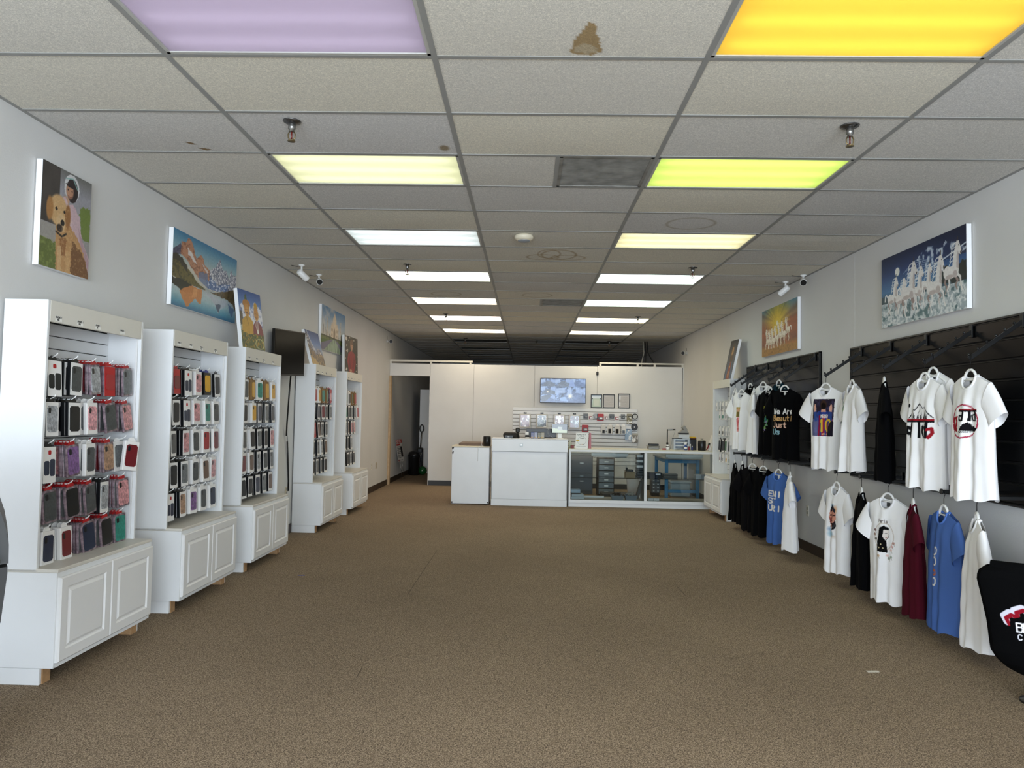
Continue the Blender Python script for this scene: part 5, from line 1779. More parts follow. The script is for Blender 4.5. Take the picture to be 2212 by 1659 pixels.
def art_dog():
    a = Art(126, 168, '8f8d92')
    a.grad([(0, '6d6c68'), (.2, '98979f'), (.5, '9c9a9a'), (1, '8a8680')])
    a.rect(0, 0, .34, .57, '4a4441')
    a.put((a.x < .34) * (a.y < .57) * np.clip(a.nz(10, 4) - .4, 0, 1), '2c2826', .9)
    a.poly([(.76, .3), (1, .26), (1, .62), (.8, .6)], '6e7f3d', 1, .05)
    a.poly([(0, .58), (.4, .58), (.4, .74), (0, .74)], '9a958f')
    a.poly([(0, .72), (.34, .74), (.4, 1), (0, 1)], '5f6a35', 1, .04)
    a.put((a.y > .72) * (a.x < .36) * np.clip((a.nz(30, 40) - .5) * 3, 0, 1), '8d9a55', .6)
    # coat and child
    a.poly([(.5, .33), (.62, .3), (.76, .4), (.82, .6), (1, .8), (1, .95), (.85, .85), (.62, .62), (.5, .55)], 'c5aab0', 1, .02)
    a.poly([(.74, .5), (.8, .58), (1, .82), (1, .92), (.82, .74)], 'a98b93', .8, .02)
    a.ell(.58, .15, .155, .135, 'd4d3d4')
    a.ell(.59, .17, .12, .12, '2a2022')
    a.ell(.54, .185, .09, .088, 'b98a6e', 1, .3)
    a.poly([(.44, .13), (.6, .09), (.64, .15), (.52, .15)], '2a2022', 1, .02)
    a.ell(.505, .175, .014, .009, '1c1412')
    a.ell(.585, .18, .014, .009, '1c1412')
    a.line([(.51, .235), (.55, .245), (.58, .235)], .008, '8a4a44')
    a.line([(.45, .075), (.6, .05), (.7, .14)], .012, '8fb5b0')
    a.ell(.47, .29, .08, .045, 'c39a80', 1, .3)
    a.poly([(.38, .28), (.46, .26), (.56, .36), (.62, .52), (.5, .56), (.44, .4)], 'cdb3b8', 1, .02)
    # dog
    a.poly([(.3, .56), (.55, .52), (.72, .6), (.86, .74), (.96, .9), (1, 1), (.32, 1), (.3, .75)], 'b88c5c', 1, .03)
    a.poly([(.62, .66), (.86, .76), (1, .95), (1, 1), (.62, 1)], '6a4528', .85, .05)
    a.poly([(.36, .68), (.5, .66), (.52, .84), (.4, .86)], '8a5a34', .8, .06)
    a.poly([(.34, .76), (.42, .76), (.42, 1), (.36, 1)], 'caa679', .9, .02)
    a.poly([(.5, .78), (.6, .78), (.6, 1), (.52, 1)], 'c39a6a', .9, .02)
    a.ell(.33, .42, .19, .165, 'c8a272', 1, .15)
    a.ell(.165, .43, .075, .13, 'a97a48', 1, .25)
    a.ell(.52, .45, .065, .14, '97683c', 1, .25)
    a.ell(.39, .53, .1, .1, 'cfae82', 1, .25)
    a.ell(.37, .585, .07, .045, '2a1c18', 1, .3)
    a.ell(.42, .525, .04, .03, '141214')
    a.ell(.29, .41, .025, .018, '140f0c')
    a.ell(.45, .415, .022, .016, '140f0c')
    a.line([(.3, .63), (.42, .66), (.5, .62)], .02, '2a2422')
    n = a.nz(60, 50)
    a.put(a.pmask([(.2, .3), (.5, .3), (.72, .6), (1, 1), (.3, 1), (.25, .6)]) * np.clip((n - .6) * 4, 0, 1), 'e2c79a', .35)
    return a.grain(.05, 60)


def art_lake():
    a = Art(240, 120, 'c9c9be')
    a.grad([(0, '3f7fa8'), (.2, '86aebd'), (.45, 'cfcabd'), (.62, 'c6c2b6')])
    n1, n2 = a.nz(50, 40), a.nz(90, 60)

    def rock(pts, col, dark, snow=None, jit=.012):
        m = a.pmask(pts, jit)
        a.put(m, col)
        a.put(m * np.clip((n1 - .5) * 5, 0, 1), dark, .75)
        if snow:
            a.put(m * np.clip((n2 - .52) * 6, 0, 1), snow, .9)
        return m
    rock([(.5, .5), (.537, .345), (.636, .26), (.66, .19), (.697, .115), (.74, .23), (.755, .265), (.81, .25), (.87, .36), (.889, .2), (.94, .27), (1, .25), (1, .46), (.75, .6), (.55, .6)], '8d8f9f', '4e5a78', 'e6e6ea')
    rock([(.48, .52), (.55, .44), (.68, .52), (.78, .46), (.9, .42), (.78, .6), (.52, .62)], '5a76a6', '3a5488', 'd5dae6')
    rock([(0, .36), (0, .28), (.06, .22), (.1, .16), (.13, .3)], '5b5a72', '3c3c54')
    rock([(.1, .3), (.11, .13), (.17, .12), (.195, .05), (.22, .037), (.245, .06), (.29, .155), (.33, .27), (.395, .19), (.43, .23), (.45, .3), (.537, .36), (.53, .5), (.36, .52), (.2, .36)], 'c08a6c', '8d5a44', None)
    a.poly([(.2, .17), (.23, .22), (.28, .25), (.33, .33), (.28, .33), (.2, .26)], 'e8e2e0', .95, .02)
    a.poly([(.4, .3), (.44, .32), (.53, .4), (.5, .42)], 'e2dee0', .8, .02)
    a.poly([(.36, .44), (.5, .42), (.53, .62), (.38, .56)], '5d739e', .75, .02)
    rock([(0, .34), (.06, .32), (.14, .36), (.2, .44), (.27, .5), (.34, .58), (.5, .665), (.4, .665), (0, .63)], '6b6134', '3c3a22')
    a.poly([(0, .34), (.06, .32), (.14, .36), (.2, .44), (.2, .5), (.1, .42), (0, .4)], '33302a', .9, .02)
    # water
    w = (a.y > .635 - .02 * a.x).astype(float) * (1 - a.pmask([(0, .34), (.27, .5), (.5, .665), (0, .64)]))
    g = Art(240, 120)
    g.grad([(.6, '9fa7a8'), (.72, 'b9c6c8'), (.82, 'a5c3c8'), (.92, '5f9bb2'), (1, '2a6a90')])
    a.put(w, g.a)
    a.poly([(0, .63), (.3, .655), (.27, .76), (.2, .8), (.1, .76), (0, .73)], '23281e', 1, .02)
    a.poly([(.1, .78), (.28, .66), (.42, .67), (.42, .86), (.38, .88), (.34, .82), (.3, .84), (.24, .95), (.21, .97), (.15, .88)], 'cf8447', .95, .015)
    a.poly([(.3, .68), (.36, .68), (.34, .8), (.28, .82)], 'e6a56a', .6, .02)
    a.poly([(.46, .68), (.86, .72), (.8, .8), (.74, .84), (.7, .92), (.66, .84), (.58, .76)], 'b9bfc8', .9, .02)
    a.poly([(.64, .78), (.74, .8), (.7, .93)], '4a5568', .85, .02)
    a.poly([(.86, .74), (.98, .78), (.94, .9), (.89, .86)], '4f6f96', .8, .02)
    rock([(.54, .655), (.66, .63), (.76, .58), (.84, .55), (.92, .5), (1, .46), (1, .82), (.95, .72), (.84, .68), (.7, .67)], '6d5a38', '40351f')
    return a.grain(.04, 80)


def art_couple():
    a = Art(100, 128, '4670b0')
    a.grad([(0, '2f5496'), (.3, '6a90c8'), (.5, 'd8dce8'), (1, '5a6a30')])
    n = a.nz(20, 20)
    m = a.pmask([(0, .3), (.12, .24), (.25, .3), (.4, .2), (.55, .3), (.7, .16), (.85, .24), (1, .3), (1, .6), (0, .6)], .04)
    a.put(m, 'e8e8f0')
    a.put(m * np.clip((n - .5) * 4, 0, 1), '7a86b0')
    a.poly([(0, .36), (.12, .4), (.14, .6), (0, .62)], '5a5348', 1, .04)
    # left figure
    a.poly([(.26, .2), (.28, .1), (.32, .06), (.36, .1), (.38, .2)], '3f5a3a')
    a.ell(.33, .235, .16, .075, 'b5792e')
    a.ell(.33, .34, .125, .125, 'c98a3c', 1, .2)
    a.ell(.33, .37, .1, .1, 'd39a52', 1, .4)
    for x in (.29, .37):
        a.ell(x, .335, .018, .009, '3a2412')
    a.line([(.28, .4), (.33, .385), (.38, .4)], .012, '4a2c14')
    a.line([(.33, .37), (.33, .47)], .01, '7a4a1e')
    a.poly([(.05, .72), (.1, .52), (.25, .45), (.42, .45), (.55, .52), (.58, .75), (.3, .8)], 'c99a34', 1, .02)
    a.line([(.28, .46), (.36, .6), (.34, .76)], .014, '8a6420')
    # right figure
    a.ell(.73, .27, .085, .1, 'c79a34')
    a.ell(.73, .38, .115, .125, 'cc8f48', 1, .2)
    for x in (.69, .77):
        a.ell(x, .37, .016, .008, '3a2412')
    a.line([(.69, .435), (.73, .445), (.77, .435)], .01, '7a3a28')
    a.poly([(.52, .76), (.56, .58), (.66, .5), (.82, .5), (.94, .58), (1, .78)], '7c2634', 1, .02)
    for dx in (-.09, -.03, .03, .09):
        a.line([(.73 + dx, .5), (.73 + dx * .6, .62), (.73, .7)], .012, 'e6ded0')
    a.ell(.74, .69, .04, .04, 'e8e6dc')
    # meadow
    g = a.nz(26, 30)
    m = a.pmask([(0, .7), (.3, .76), (.6, .74), (1, .74), (1, 1), (0, 1)], .05)
    a.put(m, '4c5a22')
    a.put(m * np.clip((g - .5) * 4, 0, 1), 'b08a26')
    a.put(m * np.clip((a.nz(30, 34) - .6) * 5, 0, 1), '24351a')
    d = np.abs(np.sqrt(((a.x - .78) / .19) ** 2 + ((a.y - .9) / .085) ** 2) - 1)
    a.put(np.clip(1 - d / .12, 0, 1), 'dfe0b0', .9)
    return a.grain(.05, 50)


def art_peak():
    a = Art(90, 70, '4a6da8')
    a.grad([(0, '2c4a7c'), (.35, '5b7cb0'), (.6, '8a96a8'), (1, '8a7350')])
    n = a.nz(24, 24)
    m = a.pmask([(0, .15), (.1, .05), (.3, .4), (.5, .62), (.62, .48), (.8, .5), (1, .72), (1, 1), (0, 1)], .04)
    a.put(m, '5d5f6c')
    a.put(m * np.clip((n - .5) * 5, 0, 1), 'd5d4d4', .9)
    a.line([(.14, .02), (.3, .36), (.48, .6)], .03, 'e8e8ea', .8)
    m = a.pmask([(0, .36), (.2, .55), (.45, .7), (.7, .62), (1, .7), (1, 1), (0, 1)], .05)
    a.put(m, '7a664c')
    a.put(m * np.clip((a.nz(30, 26) - .5) * 5, 0, 1), '3f3a36', .8)
    a.put(m * np.clip((a.nz(18, 20) - .62) * 6, 0, 1), 'c9ad78', .9)
    a.poly([(0, .75), (.3, .82), (.5, 1), (0, 1)], 'bd9a5c', .9, .05)
    return a.grain(.05, 40)


def art_palace():
    a = Art(200, 100, '6f9ac4')
    a.grad([(0, '5f8fbe'), (.3, '9fb6cc'), (.62, 'd2cfc8'), (1, 'd2cfc8')])
    a.put(np.clip((a.nz(10, 6) - .4) * 2.4, 0, 1) * (a.x < .6), 'd9d5d2', .8)
    st = 'ddcdb6'
    for x, t in ((.24, .22), (.8, .2), (.34, .4), (.72, .38)):
        w = .008 if t < .3 else .006
        a.rect(x - w, t + .05, x + w, .66, 'cbbfae')
        a.ell(x, t + .05, w * 1.8, .035, 'cbbfae')
        for y in (.34, .46, .58):
            a.rect(x - w * 1.6, y, x + w * 1.6, y + .012, 'a89a88')
    a.rect(.38, .38, .68, .68, st)
    a.rect(.36, .66, .7, .7, 'cfc0aa')
    a.rect(.46, .32, .6, .4, st)
    a.ell(.53, .27, .075, .13, 'e3d5c0')
    a.poly([(.475, .2), (.53, .06), (.585, .2)], 'e3d5c0')
    for x in (.43, .63):
        a.ell(x, .36, .03, .05, 'dccbb4')
    a.poly([(.49, .67), (.49, .5), (.53, .43), (.57, .5), (.57, .67)], '9a8872')
    for x in (.41, .445, .615, .65):
        for y in (.44, .56):
            a.poly([(x - .012, y + .08), (x - .012, y + .03), (x, y), (x + .012, y + .03), (x + .012, y + .08)], 'a39078')
    a.rect(0, .68, 1, .8, '6c7a3a')
    a.rect(0, .66, 1, .69, '4d4a2c')
    for k in range(9):
        s = k / 8
        for sg in (-1, 1):
            x = .53 + sg * (.06 + .4 * s ** 1.5)
            h = .06 + .24 * s ** 1.6
            a.ell(x, .74 - h * .5, .004 + .01 * s, h * .55, '2f3d22')
    a.poly([(0, .84), (.45, .7), (.6, .7), (1, .84), (1, 1), (0, 1)], '77748a')
    a.poly([(.12, 1), (.48, .71), (.58, .71), (.92, 1)], '9fb39a')
    a.put(a.pmask([(.12, 1), (.48, .71), (.58, .71), (.92, 1)]) * np.clip((a.nz(50, 4) - .5) * 3, 0, 1), '5a6a56', .8)
    a.poly([(0, .76), (.34, .74), (0, .86)], '4f6a2a')
    a.poly([(1, .76), (.72, .74), (1, .86)], '4f6a2a')
    return a.grain(.03, 60)


def art_boy():
    a = Art(84, 104, '2b261d')
    a.put(np.clip((a.nz(20, 24) - .5) * 4, 0, 1), '3f3d24')
    r = a.rng
    for k in range(34):
        x, y = r.rand(), r.rand()
        if abs(x - .52) < .27 and y > .12:
            continue
        a.ell(x, y, .02 + .025 * r.rand(), .015 + .022 * r.rand(), 'd8d2c6', .9, .4)
    a.ell(.13, .09, .09, .06, 'e6e2da', .9, .3)
    a.ell(.15, .9, .06, .05, 'e6e2da', .9, .3)
    a.ell(.53, .2, .13, .13, '6e5138')
    a.ell(.53, .27, .1, .115, 'b58a6c', 1, .2)
    a.poly([(.42, .2), (.53, .12), (.64, .2), (.6, .22), (.46, .22)], '6b4e34', 1, .02)
    for x in (.49, .57):
        a.ell(x, .265, .014, .008, '2a1a14')
    a.line([(.5, .33), (.56, .33)], .008, '8a4a40')
    a.rect(.49, .36, .57, .42, 'a97c60')
    a.poly([(.28, .46), (.44, .4), (.62, .4), (.78, .46), (.84, .7), (.72, .9), (.7, 1), (.34, 1), (.3, .88), (.2, .68)], '8c2024', 1, .02)
    a.poly([(.36, .5), (.42, .7), (.5, .84), (.4, .88), (.3, .7)], '651418', .7, .02)
    a.poly([(.7, .5), (.64, .7), (.54, .84), (.66, .86), (.76, .68)], '6c161a', .7, .02)
    a.ell(.46, .92, .1, .05, 'b58a6c', 1, .3)
    return a.grain(.06, 40)


def art_sea_horses():
    a = Art(340, 170, '1b3566')
    a.grad([(0, '0c1a40'), (.25, '17366e'), (.5, '3f75a8'), (.62, '274a5e'), (1, 'b9c2c6')])
    a.put((a.x > .6) * np.clip((a.x - .6) * 2.2, 0, 1) * (a.y < .34), '0b1433', .8)
    n = a.nz(40, 16)
    m = a.pmask([(.18, .62), (.3, .4), (.45, .2), (.62, .1), (.9, .16), (1, .24), (1, .3), (.7, .34), (.45, .5)], .06)
    a.put(m * np.clip((n - .42) * 3, 0, 1), 'dfe8f2', .85)
    for q in range(12):
        y = .12 + q * .03
        a.line([(.3 + q * .03, y + .2), (.42 + q * .03, y + .08), (.55 + q * .035, y + .1)], .008, 'e6eef6', .6)
    a.line([(.2, .62), (.5, .42), (.75, .33), (1, .22)], .018, 'e9f1f8', .85)
    a.ell(.22, .26, .052, .1, '7fa3d0', .35, .9)
    a.ell(.22, .26, .032, .062, 'f0f0ea', 1, .1)
    a.poly([(.7, .5), (.8, .42), (.9, .45), (1, .4), (1, .66), (.7, .62)], '1d2626', 1, .03)
    a.poly([(0, .56), (.2, .62), (.6, .62), (.6, .7), (0, .7)], '24404a', .9, .03)
    # sea
    m = (a.y > .66).astype(float)
    a.put(m, 'a7b4bb')
    s = a.nz(46, 26)
    a.put(m * np.clip((s - .5) * 5, 0, 1), 'e8ebec', .9)
    a.put(m * np.clip((.42 - a.nz(30, 18)) * 5, 0, 1), '3f5f66', .85)
    a.poly([(.4, .96), (.5, .86), (.62, .84), (.62, .98)], '4f6f74', .8, .05)
    for x, y, sz in ((.16, .6, .42), (.27, .64, .4), (.58, .56, .38), (.47, .6, .46), (.86, .5, .52), (.37, .58, .58), (.68, .62, .56)):
        horse(a, x, y, sz, 'ece8e6', '9a8480')
    a.put((a.y > .76) * np.clip((a.nz(50, 30) - .45) * 4, 0, 1), 'eef0f0', .75)
    return a.grain(.04, 90)


def art_sun_horses():
    a = Art(280, 140, 'b0562c')
    a.grad([(0, '5a8fa8'), (.2, '96836a'), (.45, 'b0552c'), (.75, '7a3a22'), (.85, 'a8742c'), (1, 'b07a2c')])
    ang = np.arctan2((a.y - .36), (a.x - .46) * 2)
    d = np.hypot((a.x - .46) * 2, a.y - .36)
    ray = .5 + .5 * np.sin(ang * 26 + 3 * np.sin(ang * 7))
    a.put(np.clip(1.15 - d * 1.5, 0, 1) * (a.y < .6), 'e6c21c', .95)
    a.put(np.clip(1 - d * 1.1, 0, 1) * ray * (a.y < .55), 'f2dc4a', .5)
    a.put(np.clip(d - .2, 0, 1) * (1 - ray) * (a.y < .5), '4a2a1c', .5)
    a.ell(.46, .36, .03, .07, 'fdf6d8', 1, .5)
    a.poly([(.62, .5), (.8, .36), (1, .3), (1, .62), (.6, .62)], '9c4a26', .7, .05)
    a.put((a.y > .62) * np.clip((a.nz(24, 14) - .5) * 4, 0, 1), 'c2642c', .5)
    for k, (x, y) in enumerate(((.18, .68), (.26, .7), (.34, .7), (.43, .66), (.53, .62), (.62, .62), (.74, .56))):
        horse(a, x, y, .4, 'ece2d2', 'a58a6e', -1)
    m = (a.y > .86).astype(float)
    a.put(m, 'a9762c')
    a.put(m * np.clip((a.nz(60, 30) - .5) * 3, 0, 1), '7d521c', .7)
    return a.grain(.05, 80)


def art_robed():
    a = Art(84, 112, '3a4150')
    a.grad([(0, '23262e'), (.5, '454c5e'), (1, '2c3038')])
    a.ell(.52, .3, .3, .26, 'd9c9a0', .5, .9)
    a.poly([(.3, .5), (.32, .25), (.42, .12), (.56, .1), (.7, .2), (.74, .45), (.7, .56), (.34, .56)], '4a3420', 1, .02)
    a.ell(.52, .31, .13, .15, 'b98f66', 1, .2)
    a.ell(.52, .43, .1, .08, '55391f', 1, .3)
    for x in (.47, .57):
        a.ell(x, .29, .018, .009, '2a1a10')
    a.poly([(.08, 1), (.16, .7), (.36, .55), (.68, .55), (.88, .72), (.95, 1)], '3f5a78', 1, .02)
    a.poly([(.3, 1), (.36, .66), (.46, .55), (.6, .55), (.68, .7), (.72, 1)], '8c3a28', 1, .02)
    a.ell(.52, .68, .07, .05, 'e0b060', 1, .6)
    a.poly([(.4, .86), (.52, .76), (.6, .86), (.5, .96)], 'b98f66', .9, .02)
    return a.grain(.05, 40)


M_CANV = mat('canvas_edge_white', 'f1f1f2', .6)


def canvas(name, label, art, tl, tr, bl, thick=.036, group='canvas prints'):
    """stretched canvas from three front corners; goes back by its thickness"""
    tl, tr, bl = Vector(tl), Vector(tr), Vector(bl)
    br = tr + bl - tl
    n = (tr - tl).cross(bl - tl).normalized()          # points away from the viewer
    loc = (bl + br) / 2 + n * thick / 2
    t = thing(name, label, 'canvas print', loc, 0, group)
    e = n * .0015
    f = [tl + e, tr + e, br + e, bl + e]
    k = [q + n * thick for q in (tl, tr, br, bl)]
    part('stretcher', B().faces(f + k, [(0, 1, 2, 3), (7, 6, 5, 4), (0, 4, 5, 1), (1, 5, 6, 2), (2, 6, 7, 3), (3, 7, 4, 0)]), M_CANV, t)
    link('printed_face', art_mesh('printed_face', art, tl, tr, bl, PRINT), t)
    return t


XW = XL + .042
canvas('canvas_print', 'canvas print of a child hugging a golden dog on the left wall', art_dog(), (XW, 3.912, 2.823), (XW, 4.362, 2.823), (XW, 3.912, 2.226))
canvas('canvas_print', 'wide canvas of orange mountain mirrored in a lake, left wall', art_lake(), (XW, 5.402, 2.829), (XW, 6.6, 2.829), (XW, 5.402, 2.235))
canvas('canvas_print', 'canvas of a domed palace and reflecting pool on the left wall', art_palace(), (XW, 9.384, 2.857), (XW, 10.588, 2.857), (XW, 9.384, 2.265))
canvas('canvas_print', 'canvas of a couple in robes leaning on the third left cabinet', art_couple(), (-2.66, 6.437, 2.545), (-2.634, 6.92, 2.555), (-2.574, 6.4, 2.003))
canvas('canvas_print', 'canvas of a snowy peak and brown valley leaning on the fourth cabinet', art_peak(), (-2.67, 8.45, 2.41), (-2.65, 8.94, 2.405), (-2.575, 8.51, 2.003))
canvas('canvas_print', 'canvas of a child in red sweater standing on the fifth left cabinet', art_boy(), (-2.69, 10.40, 2.562), (-2.66, 11.07, 2.562), (-2.64, 10.27, 2.003))
XW = XR - .042
canvas('canvas_print', 'canvas of white horses charging through moonlit surf, right wall', art_sea_horses(), (XW, 6.256, 2.834), (XW, 5.052, 2.834), (XW, 6.256, 2.238))
canvas('canvas_print', 'canvas of white horses under a yellow sun, right wall', art_sun_horses(), (XW, 9.435, 2.838), (XW, 8.2, 2.838), (XW, 9.435, 2.243))
canvas('canvas_print', 'canvas portrait of a robed bearded figure leaning on the right cabinet', art_robed(), (3.0, 10.655, 2.583), (2.98, 10.2, 2.566), (2.868, 10.62, 2.003))

# ---------------------------------------------------------------- television on the left wall
t = thing('wall_television', 'black switched-off television on a bracket between the left cabinets', 'television', (XL, 7.9, 1.85))
tl, tr, br = Vector((-2.70, 7.567, 2.311)), Vector((-2.604, 8.293, 2.345)), Vector((-2.60, 8.268, 1.841))
bl = tl + (br - tr)
n = (tr - tl).cross(bl - tl).normalized()


def slab(f0, f1, a, b_, c, d, nn_, e0, e1):
    q = [a + nn_ * e0, b_ + nn_ * e0, c + nn_ * e0, d + nn_ * e0, a + nn_ * e1, b_ + nn_ * e1, c + nn_ * e1, d + nn_ * e1]
    return B().faces(q, [(0, 1, 2, 3), (7, 6, 5, 4), (0, 4, 5, 1), (1, 5, 6, 2), (2, 6, 7, 3), (3, 7, 4, 0)])


part('body', slab(0, 0, tl, tr, br, bl, n, .002, .035), M_BLACK, t)
ux, uz = (tr - tl).normalized(), (tl - bl).normalized()
i_ = .01
part('screen', slab(0, 0, tl + ux * i_ - uz * i_, tr - ux * i_ - uz * i_, br - ux * i_ + uz * i_ * 2, bl + ux * i_ + uz * i_ * 2, n, 0, .003), mat('dark_screen_glass', '050507', .2, spec=.08), t)
part('bracket_arm', B().tube([(-2.67, 7.93, 2.09), (-2.74, 7.85, 2.09), (XL, 7.85, 2.09)], .02, 8), M_BLACKM, t)
part('wall_plate', B().box(XL, XL + .01, 7.75, 7.95, 1.98, 2.2), M_BLACKM, t)
part('power_cord', B().tube([(-2.68, 8.05, 1.84), (-2.7, 8.07, 1.6), (-2.74, 8.15, 1.3), (-2.76, 8.2, 1.15)], .009, 8), M_BLACK, t)
part('thin_lead', B().tube([(-2.74, 8.15, 1.32), (-2.755, 8.2, 1.2), (-2.765, 8.28, 1.05)], .004, 6), M_GREY, t)
part('lower_cord', B().tube([(-2.76, 8.24, 1.08), (-2.768, 8.3, .9), (-2.772, 8.36, .62), (-2.772, 8.36, .5)], .009, 8), M_BLACK, t)
# ================================================================ right wall: black slatwalls, arms, shirts
M_SLAT = mat('black_gloss_slat', '08090b', .22, spec=.18)
M_ALU = mat('dark_insert', '2a2a2a', .25, metal=.6)


def black_panel(y0, y1, z0, z1, label):
    t = thing('black_slatwall', label, 'slatwall', (XR, (y0 + y1) / 2, z0), 0, 'black slatwall panels')
    part('backing', B().box(XR - .012, XR - .001, y0, y1, z0, z1), mat('panel_core', '050506', .5), t)
    n = 9
    p = (z1 - z0 - .03) / n
    for i in range(n):
        za = z0 + .015 + i * p
        part('slat', B().bbox(XR - .028, XR - .012, y0 + .012, y1 - .012, za + .006, za + p - .008, .004), M_SLAT, t)
        part('groove_insert', B().box(XR - .022, XR - .012, y0 + .012, y1 - .012, za + p - .0075, za + p - .003), M_ALU, t)
    b = B()
    for q in ((y0, y1, z0, z0 + .014), (y0, y1, z1 - .016, z1), (y0, y0 + .013, z0, z1), (y1 - .013, y1, z0, z1)):
        b.bbox(XR - .032, XR - .001, q[0], q[1], q[2], q[3], .003)
    part('edge_trim', b, mat('trim_black', '1a1a1b', .3), t)
    return t


black_panel(3.7, 6.9, .915, 2.13, 'large glossy black slatwall nearest on the right wall')
black_panel(7.62, 10.13, .925, 2.163, 'smaller glossy black slatwall farther along the right wall')

M_ARM = mat('black_arm', '0b0b0c', .35)


def waterfall(y, zb, zt, label, n=6, xt=2.728):
    t = thing('faceout_rail', label, 'display rail', (XR - .03, y, zb), 0, 'sloping display rails')
    p0, p1 = Vector((XR - .035, y, zb)), Vector((xt, y, zt))
    part('bracket', B().bbox(XR - .045, XR - .033, y - .016, y + .016, zb - .04, zb + .05, .003), M_ARM, t)
    d = (p1 - p0)
    ln = d.length
    Mx = Matrix.Translation(p0) @ d.to_track_quat('X', 'Z').to_matrix().to_4x4()
    part('bar', B().bbox(0, ln, -.006, .006, -.013, .013, .002, Mx), M_ARM, t)
    for k in range(n):
        q = p0 + d * (1 - k * .168) + Vector((0, 0, .02))
        b = B().cyl(q - Vector((0, 0, .012)), q + Vector((0, 0, .004)), .004, 8).sphere(q + Vector((0, 0, .008)), .009, 10)
        part('peg_ball', b, M_ARM, t)
    return p0, p1


NUM = ['first', 'second', 'third', 'fourth', 'fifth', 'sixth']
ARM_N = [(6.658, 2.07, 1.843), (6.122, 2.066, 1.847), (5.577, 2.064, 1.841), (5.011, 2.066, 1.843), (4.5, 2.072, 1.832)]
ARM_F = [(9.724, 2.115, 1.873), (9.254, 2.11, 1.876), (8.755, 2.104, 1.878), (8.209, 2.1, 1.873), (7.715, 2.106, 1.866)]
for i, (y, a, b_) in enumerate(ARM_N):
    waterfall(y, a, b_, 'black sloping display rail, %s from the left on the large black slatwall' % NUM[i])
for i, (y, a, b_) in enumerate(ARM_F):
    waterfall(y, a, b_, 'black sloping display rail, %s from the left on the smaller black slatwall' % NUM[i])


def straight(y, z, label, xt=2.72):
    t = thing('straight_rail', label, 'display rail', (XR - .03, y, z), 0, 'straight lower rails')
    part('bracket', B().bbox(XR - .04, XR - .033, y - .016, y + .016, z - .04, z + .04, .003), M_ARM, t)
    part('bar', B().bbox(xt, XR - .036, y - .007, y + .007, z - .012, z + .012, .003), M_ARM, t)
    part('end_disc', B().tube([(xt - .004, y, z), (xt + .004, y, z)], .018, 16), M_ARM, t)


LOW_N = [6.42, 5.95, 5.52, 5.165, 4.79, 4.445]
LOW_F = [9.525, 9.2, 8.79, 8.39, 7.89, 7.545]
for i, y in enumerate(LOW_N):
    straight(y, .985, 'straight black rail at the foot of the large slatwall, %s from the left' % NUM[i])
for i, y in enumerate(LOW_F):
    straight(y, .985, 'straight black rail at the foot of the smaller slatwall, %s from the left' % NUM[i])

# ---------------------------------------------------------------- T-shirts
FABRIC = attr_mat('cotton_jersey', .9, bump=.25, spec=.08)
M_HANG = mat('white_hanger', 'efeeec', .3)
hgm = None


def hanger_meshes():
    b = B()
    pts = [(-.135, 0, -.078), (-.1, 0, -.06), (-.062, 0, -.04), (-.05, 0, -.012), (-.034, 0, .012), (-.012, 0, .026), (.012, 0, .026), (.034, 0, .012), (.05, 0, -.012), (.062, 0, -.04), (.1, 0, -.06), (.135, 0, -.078)]
    b.tube(pts, .0085, 8)
    b.tube([(-.056, 0, -.036), (.056, 0, -.036)], .006, 8)
    h = b.mesh('hanger_body', M_HANG)
    k = B().tube([(0, 0, .024), (0, 0, .07), (.006, 0, .085), (.014, 0, .098), (.012, 0, .112), (0, 0, .118), (-.012, 0, .112), (-.014, 0, .102)], .0022, 6).mesh('hook', M_ARM)
    return h, k


HB, HH = hanger_meshes()


def neck_profile(s, front):
    """height of the top edge at -1..1 across the shoulders"""
    a = np.abs(s)
    z = -.012 - .055 * np.clip((a - .36) / .64, 0, 1) ** 1.15
    nk = np.clip(1 - (a / .36) ** 2, 0, 1) ** .5
    return z - nk * (.085 if front else .02)


